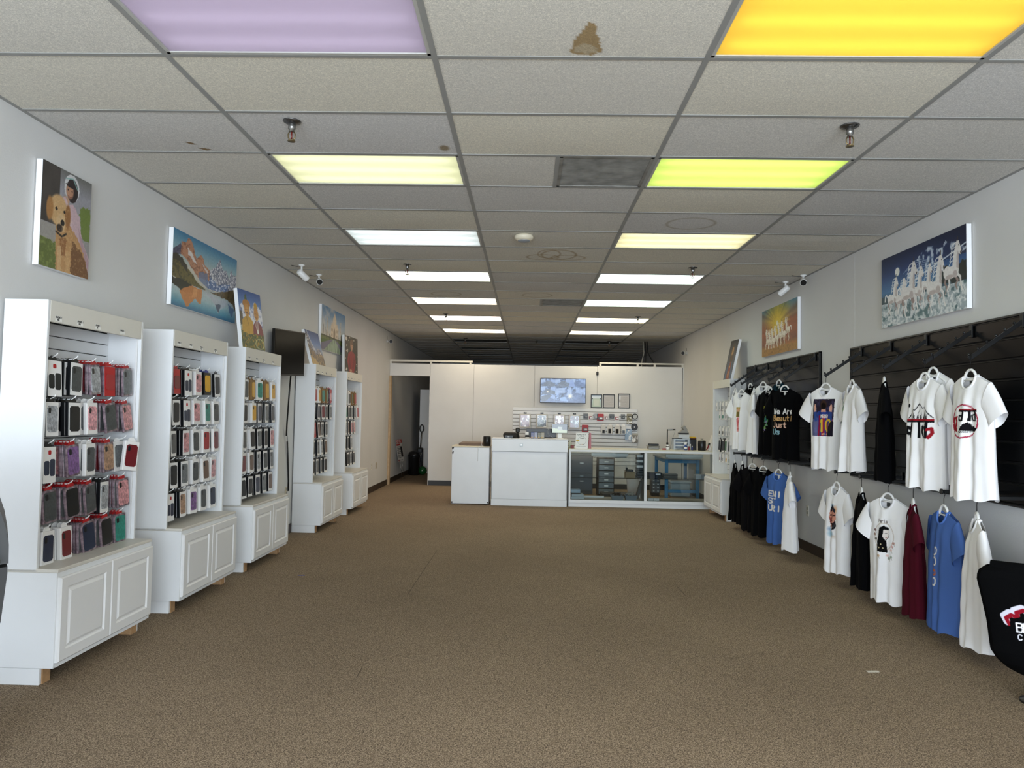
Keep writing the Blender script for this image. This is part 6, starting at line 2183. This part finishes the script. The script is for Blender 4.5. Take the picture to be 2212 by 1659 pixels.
def make_shirt(name, label, hook, theta, col, art=None, rect=None, seed=0, hw=.2, D=.055, length=.745, group=None, sleeve=.0, tagc='3a3a3a', hang_label=None, squash=1):
    """hook = point on the arm; theta = turn from facing the viewer (0) to facing the aisle (90 degrees)"""
    rs = random.Random(seed)
    hook = Vector(hook)
    t = thing(name, label, 'T-shirt', (hook.x, hook.y, hook.z - .108 - length), -math.radians(theta), group)
    base = Art.c(col)
    nx, ny = (130, 210) if art is not None else (44, 50)
    ph = [rs.uniform(0, 6.28) for _ in range(6)]
    z0 = length

    def sheet(front):
        s, v = np.meshgrid(np.linspace(-1, 1, nx + 1), np.linspace(0, 1, ny + 1))
        top = neck_profile(s, front)
        z = -length + v * (top + length)
        h = (z + length) / length                                   # 0 at the hem, 1 at the neck
        w = np.interp(h, [0, .3, .62, .74, .9, 1], [hw * .97, hw * .95, hw * .98, hw * .93, hw * .97, hw * .9])
        x = s * w * squash
        e = np.sqrt(np.clip(1 - s * s, 0, 1))
        d = D * np.interp(h, [0, .5, .8, .93, 1], [1.25, 1.05, .8, .35, .12])
        fold = np.interp(h, [0, .6, .9, 1], [1, .6, .12, 0])
        f = (.014 * np.sin(s * 5.2 + ph[0] + .6 * h) + .010 * np.sin(s * 9.5 + ph[1] - 1.2 * h) + .006 * np.sin(s * 15 + ph[2])) * fold
        f = f + .004 * np.sin(h * 26 + s * 6 + ph[3]) * np.clip(fold, 0, .5) * e
        sg = -1 if front else 1
        y = sg * d * e + f * e
        y = np.minimum(y, .012 * e) if front else np.maximum(y, .014 * e)
        y = y + .01 * np.sin(s * 2.4 + ph[4]) * (1 - h) + (.02 * (s * s) * (1 - h * .6))      # sides fall back
        z = z + z0 + (.006 * np.sin(s * 4 + ph[5]) + .008 * np.sin(s * 9 + ph[0])) * (1 - v) ** 6
        P = np.stack([x, y, z], -1)
        C = np.empty(P.shape)
        C[:] = base
        if front and art is not None:
            u = (x / squash / hw * .5 + .5)
            q = 1 - h
            uu = (u - rect[0]) / (rect[2] - rect[0])
            vv = (q - rect[1]) / (rect[3] - rect[1])
            inn = (uu >= 0) & (uu < 1) & (vv >= 0) & (vv < 1)
            ah, aw = art.a.shape[:2]
            smp = art.a[np.clip((vv * ah).astype(int), 0, ah - 1), np.clip((uu * aw).astype(int), 0, aw - 1)]
            C = np.where(inn[..., None], smp, C)
        return P, C
    V, F, CC = [], [], []
    for fr in (True, False):
        P, C = sheet(fr)
        i = np.arange((nx + 1) * (ny + 1)).reshape(ny + 1, nx + 1) + len(V)
        q = np.stack([i[:-1, :-1], i[:-1, 1:], i[1:, 1:], i[1:, :-1]], -1).reshape(-1, 4)
        F += (q if fr else q[:, ::-1]).tolist()
        V += P.reshape(-1, 3).tolist()
        CC.append(C.reshape(-1, 3))
        if fr:
            nf = (P[-1], P[0])
    me = bpy.data.meshes.new('body')
    me.from_pydata(V, [], F)
    me.polygons.foreach_set('use_smooth', [True] * len(F))
    colattr(me, np.concatenate(CC))
    me.materials.append(FABRIC)
    lpart('body', me, None, t)
    # sleeves: a flattened tube from the armhole down and outwards
    for sg in (-1, 1):
        out = .062 + sleeve + rs.uniform(-.015, .015)
        a0, a1 = Vector((sg * hw * .8 * squash, .0, z0 - .155)), Vector((sg * (hw * .86 * squash + out), rs.uniform(-.02, .03), z0 - .29))
        h0, h1 = Vector((sg * .035, 0, .098)), Vector((sg * .062, 0, .05))
        d0, d1 = Vector((0, .03, 0)), Vector((0, .036, 0))
        V, F = [], []
        K, N = 8, 24
        for i in range(K + 1):
            w = i / K
            c = a0.lerp(a1, w) + Vector((0, 0, .012 * math.sin(w * math.pi)))
            hh, dd = h0.lerp(h1, w), d0.lerp(d1, w)
            for k in range(N):
                an = 2 * math.pi * k / N
                wob = 1 + .12 * w * math.sin(3 * an + ph[sg + 2])
                V.append(c + hh * math.cos(an) + dd * math.sin(an) * wob)
        for i in range(K):
            for k in range(N):
                F.append((i * N + k, i * N + (k + 1) % N, (i + 1) * N + (k + 1) % N, (i + 1) * N + k))
        me = bpy.data.meshes.new('sleeve')
        me.from_pydata([tuple(q) for q in V], [], F)
        me.polygons.foreach_set('use_smooth', [True] * len(F))
        colattr(me, np.tile(base, (len(V), 1)))
        me.materials.append(FABRIC)
        lpart('sleeve', me, None, t)
    # collar rib round the neck opening
    ring = []
    for k in range(40):
        an = 2 * math.pi * k / 40
        s = .36 * math.cos(an)
        fr = math.sin(an) < 0
        z = float(neck_profile(np.array(s), fr)) + z0 + .004
        hN = (z - z0 + length) / length
        d = D * np.interp(hN, [0, .5, .8, .93, 1], [1.25, 1.05, .8, .35, .12])
        y = (-d if fr else max(d, 0)) * math.sqrt(max(0, 1 - s * s)) + .02 * s * s * .4
        w = np.interp(hN, [.74, .9, 1], [hw * .93, hw * .97, hw * .9])
        ring.append((s * w * squash, y, z))
    b = B().tube(ring, .0075, 6, closed=True)
    me = b.mesh('collar', FABRIC)
    colattr(me, np.tile(base * (.97 if base.mean() > .5 else 1.15), (len(me.vertices), 1)))
    lpart('collar', me, None, t)
    if tagc:
        lpart('neck_label', B().box(-.014, .014, .004, .006, z0 - .075, z0 - .03), mat('tag_' + tagc, tagc, .6), t)
    # hanger is a thing of its own
    hg = thing('clothes_hanger', hang_label or ('white plastic hanger holding the ' + label), 'hanger', (hook.x, hook.y, hook.z - .108), -math.radians(theta), 'white clothes hangers')
    a = lpart('hanger_body', HB, None, hg)
    lpart('hook', HH, None, hg, 'thin black metal hook')
    return t


WHITE, BLK = 'f7f6f7', '060608'
KEY = WHITE                     # bare cloth round a print


def art_soccer():
    a = Art(80, 100, '2a2230', .8)
    a.put(np.clip((a.nz(10, 8) - .45) * 3, 0, 1), '4a4a70', .7)
    a.poly([(.0, .55), (.3, .5), (.3, 1), (0, 1)], '7d86b8', .6, .04)
    a.poly([(.7, .6), (1, .55), (1, 1), (.7, 1)], 'b96a78', .6, .04)
    a.poly([(.22, .36), (.42, .3), (.6, .3), (.8, .36), (.82, .62), (.74, .7), (.72, 1), (.28, 1), (.26, .66)], '2c3f86', 1, .02)
    for x0, x1 in ((.3, .4), (.5, .6), (.68, .74)):
        a.poly([(x0, .45), (x1, .43), (x1 - .02, 1), (x0 - .02, 1)], 'a51f36', .9, .01)
    a.poly([(.06, .34), (.2, .3), (.24, .6), (.12, .62)], '334a86', 1, .02)
    a.poly([(.8, .3), (.92, .34), (.94, .6), (.8, .64)], '334a86', 1, .02)
    a.poly([(.07, .35), (.05, .25), (.09, .14), (.13, .14), (.18, .25), (.19, .34)], 'd8a592', 1, .01)
    a.poly([(.8, .34), (.8, .24), (.86, .15), (.9, .15), (.93, .25), (.92, .35)], 'd8a592', 1, .01)
    a.ell(.52, .16, .145, .13, '3c2a22')
    a.ell(.53, .19, .12, .1, '17110f', 1, .3)
    a.poly([(.44, .28), (.62, .28), (.64, .35), (.42, .35)], 'c9957c')
    a.text('MESSI', .44, .43, .075, 'e9e2d4', .02, .1)
    a.text('10', .36, .57, .3, 'd9b43a', .06, .25)
    a.text('unicef', .5, .92, .045, 'd9c08a', .012, .1)
    a.poly([(.72, .92), (.86, .62), (1, .58), (1, 1), (.72, 1)], '1a1a26', .9, .02)
    return a


def art_mountain():
    a = Art(90, 90, KEY, 1)
    a.poly([(.1, .42), (.42, .06), (.5, .02), (.64, .16), (.95, .42)], 'eceaea')
    a.line([(.1, .42), (.3, .2), (.36, .22), (.5, .03), (.62, .16), (.7, .14), (.96, .42)], .022, '15151a')
    a.line([(.5, .03), (.52, .2), (.46, .3)], .012, '15151a')
    for x, h in ((.24, .16), (.34, .22), (.46, .14), (.58, .2), (.7, .22), (.8, .14)):
        a.poly([(x - .035, .44), (x, .44 - h), (x + .035, .44)], '24242a', .9, .01)
    a.ell(.08, .08, .05, .05, '15151a')
    a.rect(.02, .45, .98, .5, '9c1f2a')
    a.rect(.02, .5, .98, .55, '17171b')
    for x in (.18, .46, .76):
        a.rect(x, .55, x + .11, .97, '17171b')
    a.line([(.2, .72), (.06, .68), (.06, .84), (.2, .86)], .09, '17171b')
    a.line([(.78, .7), (.66, .66), (.64, .8), (.7, .92)], .08, '17171b')
    a.line([(.84, .74), (.93, .7), (.95, .82), (.88, .94)], .07, '9c1f2a')
    return a


def art_badge():
    a = Art(84, 100, KEY, .84)
    d = np.sqrt(((a.x - .5) / .46) ** 2 + ((a.y - .5) / .46) ** 2)
    a.put((np.abs(d - .95) < .045).astype(float), 'b5405a')
    a.poly([(.06, .4), (.34, .36), (.34, .8), (.12, .74)], 'a3232e', 1, .01)
    a.poly([(.14, .5), (.22, .44), (.27, .52), (.22, .6)], 'f0eeee')
    a.rect(.34, .2, .9, .25, '17171b')
    a.rect(.34, .17, .9, .2, 'a3232e')
    for x in (.5, .64, .82):
        a.rect(x, .25, x + .06, .5, '17171b')
    a.line([(.5, .36), (.4, .35), (.41, .46), (.5, .48)], .045, '17171b')
    a.line([(.82, .32), (.73, .34), (.74, .46), (.8, .48)], .04, '17171b')
    a.poly([(.36, .82), (.58, .56), (.66, .52), (.76, .62), (.92, .68), (.86, .78), (.6, .8)], '15151a', 1, .02)
    a.poly([(.3, .66), (.46, .58), (.5, .68), (.4, .76)], 'eeeeee')
    a.line([(.34, .82), (.5, .76), (.86, .78)], .02, 'eeeeee')
    return a


def art_lady():
    a = Art(80, 110, KEY, .73)
    d = np.sqrt(((a.x - .5) / .36) ** 2 + ((a.y - .42) / .3) ** 2)
    a.put((np.abs(d - 1) < .05).astype(float), 'c9bdb2', .7)
    a.text('Paris', .3, .04, .07, '6a605c', .014, .1)
    a.poly([(.36, .24), (.52, .17), (.66, .22), (.7, .4), (.6, .5), (.64, .78), (.3, .76), (.26, .55), (.34, .4)], '0f0f10', 1, .01)
    a.poly([(.52, .26), (.66, .26), (.68, .4), (.58, .5), (.5, .42)], 'e9e0da')
    a.line([(.56, .35), (.62, .34)], .01, '222222')
    a.line([(.58, .44), (.62, .44)], .012, 'a35050')
    for x, y, c in ((.4, .68, 'd8c9a0'), (.52, .68, 'd8c9a0'), (.46, .6, 'd8c9a0')):
        a.ell(x, y, .02, .014, c)
    for x, y, c in ((.16, .3, '6a4a4a'), (.14, .4, '8a6a5a'), (.2, .5, '5a5a50'), (.82, .62, 'dba8a8'), (.78, .7, 'e6c4bc'), (.86, .54, 'b98a80'), (.4, .86, 'caa27a'), (.7, .9, '8f9a8c'), (.78, .86, '98a392'), (.64, .84, 'e9c9c2')):
        a.ell(x, y, .06, .034, c, .85, .3)
        a.line([(x, y), (x + .05, y + .06)], .008, '7a7468')
    return a


def art_face():
    a = Art(70, 120, KEY, .58)
    for x, y, rx, ry, c, al in ((.5, .1, .2, .09, '6a8fb5', .8), (.72, .18, .2, .14, 'e0a878', .8), (.4, .86, .26, .12, '7fb0c8', .8), (.3, .74, .2, .08, '7a9cc0', .7), (.6, .92, .2, .06, 'd8c8b8', .6)):
        a.ell(x, y, rx, ry, c, al, .7)
    a.poly([(.28, .2), (.5, .1), (.72, .2), (.78, .42), (.66, .62), (.5, .7), (.32, .62), (.24, .4)], 'd0907c', 1, .04)
    a.poly([(.3, .16), (.52, .06), (.74, .18), (.7, .28), (.5, .2), (.3, .28)], '2a2a34', 1, .05)
    a.poly([(.26, .42), (.5, .4), (.46, .62), (.3, .6)], '8a3a3a', .8, .06)
    for p in ([(.3, .36), (.44, .34)], [(.56, .35), (.7, .34)], [(.5, .38), (.46, .48), (.54, .5)], [(.4, .58), (.56, .57), (.64, .6)], [(.7, .5), (.78, .62), (.64, .72)], [(.32, .66), (.5, .74), (.7, .68)]):
        a.line(p, .03, '17151a')
    a.poly([(.56, .56), (.76, .5), (.74, .7), (.58, .72)], '1c1a1f', .85, .06)
    return a


def art_words(rows, cols, w=80, h=110, x=.1, bg=KEY):
    a = Art(w, h, bg, w / h)
    n = len(rows)
    for i, r in enumerate(rows):
        c = cols[i % len(cols)]
        a.text(r, x, .04 + i / n, .8 / n * .9, c, .16 / n, .28)
    return a


def art_portrait():
    a = Art(50, 120, KEY, .42)
    a.rect(.2, .02, .8, .4, 'b59a4a')
    a.ell(.5, .14, .2, .08, 'd8a888')
    a.poly([(.3, .2), (.7, .2), (.72, .4), (.28, .4)], '7a6a3a')
    a.poly([(.3, .42), (.7, .42), (.72, .98), (.34, .98)], 'c6585c', .9, .05)
    a.put(a.pmask([(.3, .42), (.7, .42), (.72, .98), (.34, .98)]) * np.clip((a.nz(8, 16) - .5) * 4, 0, 1), 'e9a8a0', .8)
    return a


def art_splash(cs, seed, bg=KEY):
    a = Art(60, 110, bg, .55)
    a.rng = np.random.RandomState(seed)
    for k in range(26):
        x, y = .3 + .4 * a.rng.rand(), .05 + .9 * a.rng.rand()
        a.poly([(x, y), (x + .2 * a.rng.rand(), y - .06), (x + .25 * a.rng.rand(), y + .05), (x - .1, y + .1 * a.rng.rand())], cs[k % len(cs)], .95, .04)
    return a


def art_skull():
    a = art_splash(['4a8a4a', '6f9a70', '2f6f6a', '7aa05a', '5a6a9a', '8a7aa8'], 4, BLK)
    a.rect(.2, 0, .8, .1, '8a8a3a')
    a.text('TEN', .2, .93, .05, 'd8d2b0', .014, .3)
    return a




def armp(arm, k):
    """point under peg k (0 = tip) of a sloping arm"""
    y, zb, zt = arm
    p0, p1 = Vector((XR - .035, y, zb)), Vector((2.728, y, zt))
    q = p0.lerp(p1, 1 - k * .168 - .03)
    return q + Vector((0, 0, .008))


GU, GL = 'T-shirts on the upper arms', 'T-shirts on the lower rails'
make_shirt('t_shirt', 'white T-shirt printed with a footballer seen from behind', armp(ARM_N[0], 0), 61, WHITE, art_soccer(), (.2, .155, .83, .6), 1, .18, .06, .76, GU, .03, hang_label='white hanger carrying the footballer T-shirt on the first arm')
make_shirt('t_shirt', 'white T-shirt turned aside between footballer shirt and black shirt', armp(ARM_N[1], 0), 95, WHITE, art_splash(['5f7f80', 'c04a48', '6f9a5a', '8aa8a0'], 7), (.1, .2, .5, .75), 2, .18, .06, .74, GU, hang_label='white hanger carrying the turned white T-shirt on the second arm')
make_shirt('t_shirt', 'black T-shirt hanging edge-on from the third upper arm', armp(ARM_N[2], 0), 112, BLK, None, None, 3, .18, .05, .76, GU, hang_label='white hanger carrying the edge-on black T-shirt on the third arm')
make_shirt('t_shirt', 'white T-shirt with black mountain and lettering print', armp(ARM_N[3], 0), 84, WHITE, art_mountain(), (.14, .23, .88, .56), 4, .18, .06, .77, GU, hang_label='white hanger carrying the mountain print T-shirt')
make_shirt('t_shirt', 'plain white T-shirt half hidden behind the mountain print shirt', armp(ARM_N[3], 1), 84, WHITE, None, None, 5, .18, .03, .76, GU, hang_label='white hanger of the T-shirt behind the mountain print shirt')
make_shirt('t_shirt', 'white T-shirt with round red and black mountain badge', armp(ARM_N[4], 0), 86, WHITE, art_badge(), (.18, .23, .84, .53), 6, .18, .06, .77, GU, hang_label='white hanger carrying the round badge T-shirt')
# smaller slatwall
make_shirt('t_shirt', 'white T-shirt edge-on, leftmost of the far upper shirts', armp(ARM_F[0], 1), 92, WHITE, None, None, 7, .18, .05, .74, GU, hang_label='white hanger of the leftmost far upper T-shirt')
make_shirt('t_shirt', 'black T-shirt behind the red portrait shirt on the far wall', armp(ARM_F[1], 2), 80, BLK, None, None, 8, .18, .04, .74, GU, hang_label='white hanger of the black T-shirt behind the red portrait shirt')
make_shirt('t_shirt', 'white T-shirt with tall red portrait print', armp(ARM_F[1], 0), 68, WHITE, art_portrait(), (.3, .26, .68, .7), 9, .18, .055, .74, GU, hang_label='white hanger carrying the red portrait T-shirt')
make_shirt('t_shirt', 'plain white T-shirt edge-on beside the red portrait shirt', armp(ARM_F[2], 0), 108, WHITE, None, None, 10, .18, .05, .76, GU, hang_label='white hanger of the edge-on white T-shirt past the portrait shirt')
make_shirt('t_shirt', 'white T-shirt with blue and red sketch behind dark shirts', armp(ARM_F[2], 2), 68, WHITE, art_splash(['2a3a6a', '222226', 'a82a30', 'd8d8e0'], 12), (.35, .2, .95, .62), 11, .18, .04, .74, GU, hang_label='white hanger carrying the blue and red sketch T-shirt')
make_shirt('t_shirt', 'black T-shirt with green and violet figure print', armp(ARM_F[3], 0), 72, BLK, art_skull(), (.3, .26, .7, .68), 12, .18, .055, .74, GU, tagc='d8d8d4', hang_label='white hanger carrying the green figure T-shirt')
make_shirt('t_shirt', 'dark teal T-shirt between the two black printed shirts', armp(ARM_F[3], 2), 78, '0f2a35', None, None, 13, .18, .04, .74, GU, tagc='d8d8d4', hang_label='white hanger carrying the dark teal T-shirt')
make_shirt('t_shirt', 'black T-shirt with colourful script lettering', armp(ARM_F[4], 0), 58, BLK, art_words(['We Are', 'Beauti', 'Just', 'Us'], ['e8e6e2', 'c9a06a', 'e0b8a0', '8ab0b8'], 90, 110, .06, BLK), (.18, .28, .82, .66), 14, .18, .055, .76, GU, tagc='d8d8d4', hang_label='white hanger carrying the script lettering T-shirt')


def low(y, k=0):
    return Vector((2.735 + k * .05, y, .976))


make_shirt('t_shirt', 'white T-shirt with painted face print on the lower rail', low(LOW_N[0]), 82, WHITE, art_face(), (.24, .2, .76, .62), 21, .18, .055, .76, GL, hang_label='white hanger carrying the painted face T-shirt')
make_shirt('t_shirt', 'black T-shirt with small sleeve emblem on the lower rail', low(LOW_N[1]), 108, BLK, None, None, 22, .18, .055, .77, GL, hang_label='white hanger carrying the black sleeve emblem T-shirt')
make_shirt('t_shirt', 'white T-shirt with dark-haired lady and flowers print', low(LOW_N[2]), 66, WHITE, art_lady(), (.2, .2, .82, .62), 23, .18, .06, .78, GL, hang_label='white hanger carrying the lady print T-shirt')
make_shirt('t_shirt', 'maroon T-shirt hanging edge-on beside the lady print shirt', low(LOW_N[3]), 112, '4c1220', None, None, 24, .18, .05, .78, GL, hang_label='white hanger carrying the maroon T-shirt')
make_shirt('t_shirt', 'blue T-shirt with silver and copper lettering near the chair', low(LOW_N[4]), 94, '4a69a8', art_words(['ID', 'DO', 'ab', 'TO', 'g'], ['d8d4cc', 'd8d4cc', 'b5653a', 'd8d4cc', 'b5653a'], 70, 120, .2, '4a69a8'), (.28, .3, .74, .72), 25, .18, .055, .78, GL, tagc='8fa0c8', hang_label='white hanger carrying the blue lettered T-shirt near the chair')
make_shirt('t_shirt', 'plain white T-shirt nearest the black chair', low(LOW_N[5]), 112, WHITE, None, None, 26, .18, .06, .78, GL, hang_label='white hanger carrying the white T-shirt nearest the chair')
make_shirt('t_shirt', 'black T-shirt farthest left on the lower rails by the cabinet', low(LOW_F[0]), 104, BLK, None, None, 31, .18, .05, .76, GL, hang_label='white hanger of the farthest lower black T-shirt')
make_shirt('t_shirt', 'second black T-shirt from the left on the lower rails', low(LOW_F[1]), 110, BLK, None, None, 32, .18, .05, .76, GL, hang_label='white hanger of the second lower black T-shirt')
make_shirt('t_shirt', 'third black T-shirt from the left on the lower rails, facing front', low(LOW_F[2]), 52, '0e0d0f', None, None, 33, .18, .055, .78, GL, hang_label='white hanger of the third lower black T-shirt')
make_shirt('t_shirt', 'black T-shirt left of the blue lettered shirt on the far rails', low(LOW_F[3]), 56, BLK, None, None, 34, .18, .055, .78, GL, hang_label='white hanger of the black T-shirt left of the blue one')
make_shirt('t_shirt', 'blue T-shirt with white block letters on the far lower rails', low(LOW_F[4]), 66, '4668a8', art_words(['ENI', 'ST', 'URI'], ['e6e2dc', 'd8d4d0', 'e0dcd6'], bg='4668a8'), (.12, .26, .86, .56), 35, .18, .055, .77, GL, tagc='e8e8e8', hang_label='white hanger carrying the blue block-letter T-shirt')
make_shirt('t_shirt', 'plain white T-shirt edge-on right of the blue block-letter shirt', low(LOW_F[5]), 108, WHITE, None, None, 36, .18, .06, .77, GL, hang_label='white hanger of the white T-shirt beside the blue block-letter one')
em = None
for o in COL.objects:
    if o.get('label') == 'black T-shirt with small sleeve emblem on the lower rail':
        em = o
lpart('sleeve_emblem', B().tube([(.245, .0, .545), (.272, .0, .545)], .013, 14), mat('emblem_white', 'e8e4ea', .5), em, 'small white and purple emblem')

# ---------------------------------------------------------------- chair at the right edge
t = thing('tub_chair', 'black upholstered chair with embroidered casino emblem at the right edge', 'chair', (2.635, 3.8, 0))


def chair_art():
    a = Art(230, 200, '080809', 1.15)
    flame = [(.215, .47), (.2, .42), (.24, .385), (.28, .405), (.275, .36), (.32, .335), (.37, .37), (.405, .4), (.385, .32), (.42, .285), (.48, .335), (.53, .4), (.56, .43), (.62, .34), (.66, .39), (.7, .37), (.75, .44)]
    flame = [(x - .075, y) for x, y in flame]
    a.line(flame, .06, 'cfccd8')
    a.line([(x + .012, y + .018) for x, y in flame], .034, '8c1424')
    a.poly([(x - .075, y) for x, y in ((.23, .5), (.235, .46), (.27, .43), (.31, .41), (.37, .44), (.41, .45), (.42, .37), (.47, .4), (.54, .47), (.6, .45), (.63, .41), (.74, .46), (.72, .52), (.25, .52))], '080809')
    a.text('BLACK', .2, .47, .075, 'f0eef4', .013, .12)
    a.text('CASINO', .205, .57, .046, 'e2e0e8', .009, .7)
    return a


ca = chair_art()
# curved shell: back seen from behind, wrapping round to the arms
Z0, Z1 = .15, .72
CXc = 2.635
NXc, NZc = 230, 200
u, v = np.meshgrid(np.linspace(0, 1, NXc), np.linspace(0, 1, NZc))        # v from the top down
zz = Z1 - v * (Z1 - Z0)
hwid = np.interp(v, [0, .03, .1, .3, .5, .66, .76, .86, .94, 1], [.3, .335, .35, .315, .28, .262, .25, .205, .14, .06])
s = (u - .5) * 2
ang = s * 1.15
xx = CXc + hwid * np.sin(ang) / math.sin(1.15)
yy = 3.78 - .2 * np.cos(ang) + .06 * v
P1 = np.stack([xx, yy, zz], -1)
P2 = P1 + np.stack([-(xx - CXc) * .16, np.full_like(xx, .055), np.zeros_like(xx)], -1)
i = np.arange(NXc * NZc).reshape(NZc, NXc)
Fq = np.stack([i[1:, :-1], i[1:, 1:], i[:-1, 1:], i[:-1, :-1]], -1).reshape(-1, 4)
me = bpy.data.meshes.new('back_shell')
me.from_pydata(P1.reshape(-1, 3).tolist(), [], Fq.tolist())
me.polygons.foreach_set('use_smooth', [True] * len(Fq))
uu = np.clip(((s * .5 + .5)), 0, 1)
colattr(me, ca.a.reshape(-1, 3))
me.materials.append(attr_mat('black_wool', .95, bump=.4, spec=.05))
link('back_shell', me, t)['label'] = 'black back with red and white embroidered emblem'
st = 10
Q = P2[::st, ::st]
ny_, nx_ = Q.shape[:2]
i = np.arange(nx_ * ny_).reshape(ny_, nx_)
F2 = np.stack([i[1:, 1:], i[1:, :-1], i[:-1, :-1], i[:-1, 1:]], -1).reshape(-1, 4)
me = bpy.data.meshes.new('inner_back')
me.from_pydata(Q.reshape(-1, 3).tolist(), [], F2.tolist())
me.polygons.foreach_set('use_smooth', [True] * len(F2))
me.materials.append(mat('black_wool_plain', '09090a', .95, spec=.05))
link('inner_back', me, t)
# padded rim closing the shell
def rim(pa, pb, out):
    n = len(pa)
    V, F = [], []
    for k in range(n):
        a_, b__ = Vector(pa[k]), Vector(pb[k])
        o_ = Vector(out[k])
        for w in (0, .2, .5, .8, 1):
            V.append(tuple(a_.lerp(b__, w) + o_ * math.sin(w * math.pi) ** .6))
    for k in range(n - 1):
        for w in range(4):
            F.append((k * 5 + w, k * 5 + w + 1, k * 5 + 5 + w + 1, k * 5 + 5 + w))
    return B().faces(V, F, True)


W_ = mat('black_wool_plain', '09090a')
idx = list(range(0, NXc, 5)) + [NXc - 1]
part('top_roll', rim([P1[0, k] for k in idx], [P2[0, k] for k in idx], [(0, 0, .028)] * len(idx)), W_, t)
idz = list(range(0, NZc, 8)) + [NZc - 1]
for e, sx in ((0, -1), (-1, 1)):
    part('side_roll', rim([P1[k, e] for k in idz], [P2[k, e] for k in idz], [(sx * .016, .012, 0)] * len(idz)), W_, t)
part('seat_cushion', B().bbox(2.5, 2.84, 3.68, 4.0, .3, .43, .05, seg=3), mat('black_wool_plain', '0d0d0e'), t)
part('pedestal', B().cyl((CXc, 3.82, .02), (CXc, 3.82, .31), .035, 16), M_STEEL, t)
part('round_base', B().lathe([(.09, 0), (.09, .012), (.05, .03), (.001, .03)], (CXc + .03, 3.82, 0), 28), M_BLACK, t)

# ---------------------------------------------------------------- machine at the left edge
t = thing('kiosk_machine', 'dark grey kiosk machine with pale screen at the left edge', 'kiosk', (-1.85, 2.45, 0))
M_KIO = mat('kiosk_grey', '3a3a3a', .4)
KX, KY = -1.800, 2.5


def taper(pts, d, y, sh=.3):
    n = len(pts)
    P = [(x, y, z) for x, z in pts] + [(x - sh if x > -2.2 else x, y + d, z) for x, z in pts]
    return B().faces(P, [tuple(range(n)), tuple(range(2 * n - 1, n - 1, -1))] + [(i, i + n, (i + 1) % n + n, (i + 1) % n) for i in range(n)])


# head: bowed outline in x,z, extruded towards the wall
head = [(-2.42, 1.3), (-2.08, 1.3), (-1.97, 1.22), (-1.9, 1.15), (-1.85, 1.08), (-1.822, 1.01), (-1.808, .95), (-1.806, .885), (-2.42, .78)]
part('head_shell', taper(head, .4, KY), M_KIO, t)
inner = [(-2.2, 1.24), (-2.1, 1.24), (-2.0, 1.17), (-1.93, 1.1), (-1.885, 1.03), (-1.862, .97), (-1.852, .93), (-1.855, .915), (-2.2, .86)]
sf = part('screen_surround', B().prism([(x + .012 if x > -2.1 else x, z) for x, z in inner], .01, Matrix.Translation((0, KY - .008, 0))), mat('kiosk_silver', '9aa3ac', .35), t)
part('screen', B().prism(inner, .006, Matrix.Translation((0, KY - .014, 0))), mat('kiosk_screen', '5f7184', .15), sf)
kp = part('keypad_shelf', B().prism([(-2.2, .86), (-1.86, .915), (-1.835, .9), (-1.835, .885), (-2.2, .80)], .03, Matrix.Translation((0, KY - .03, 0))), mat('kiosk_shelf', '55544f', .4), t)
body = [(-2.42, .77), (-1.813, .872), (-1.812, .85), (-1.828, .68), (-1.838, .652), (-1.86, .645), (-2.42, .645)]
part('lower_shell', taper(body, .38, KY + .005), mat('kiosk_dark', '2b2b2b', .4), t)
part('pedestal', B().bbox(-2.4, -2.15, KY + .08, KY + .36, .03, .645, .02), mat('kiosk_dark', '2b2b2b'), t)
part('base_plate', B().bbox(-2.45, -2.12, KY + .04, KY + .4, 0, .03, .01), M_BLACK, t)

# ---------------------------------------------------------------- small marks on the carpet
for i, (x, y, w, d, rz, c, lab) in enumerate(((2.007, 4.235, .035, .012, .1, 'cfc6b6', 'pale scuffed lint patch on the carpet near the right edge'), (-1.95, 6.3, .03, .006, .1, '4858a8', 'tiny blue tape scrap on the carpet by the left cabinets'))):
    Mx = Matrix.Translation((x, y, 0)) @ Matrix.Rotation(rz, 4, 'Z')
    solid('carpet_scrap', B().bbox(-w, w, -d, d, .0005, .003, .001, Mx), mat('scrap_' + c, c, .9), lab, 'scrap')

for (xa, ya, xb, yb) in ((-.923, 7.583, -.923, 5.72), (-.905, 4.1, -.9, 3.95), (1.3, 6.2, 1.303, 5.9)):
    d = Vector((xb - xa, yb - ya, 0))
    Mx = Matrix.Translation((xa, ya, 0)) @ d.to_track_quat('X', 'Z').to_matrix().to_4x4()
    part('carpet_seam', B().box(0, d.length, -.002, .002, .0002, .0012, Mx), mat('seam_dark', '574837', .95), floor)
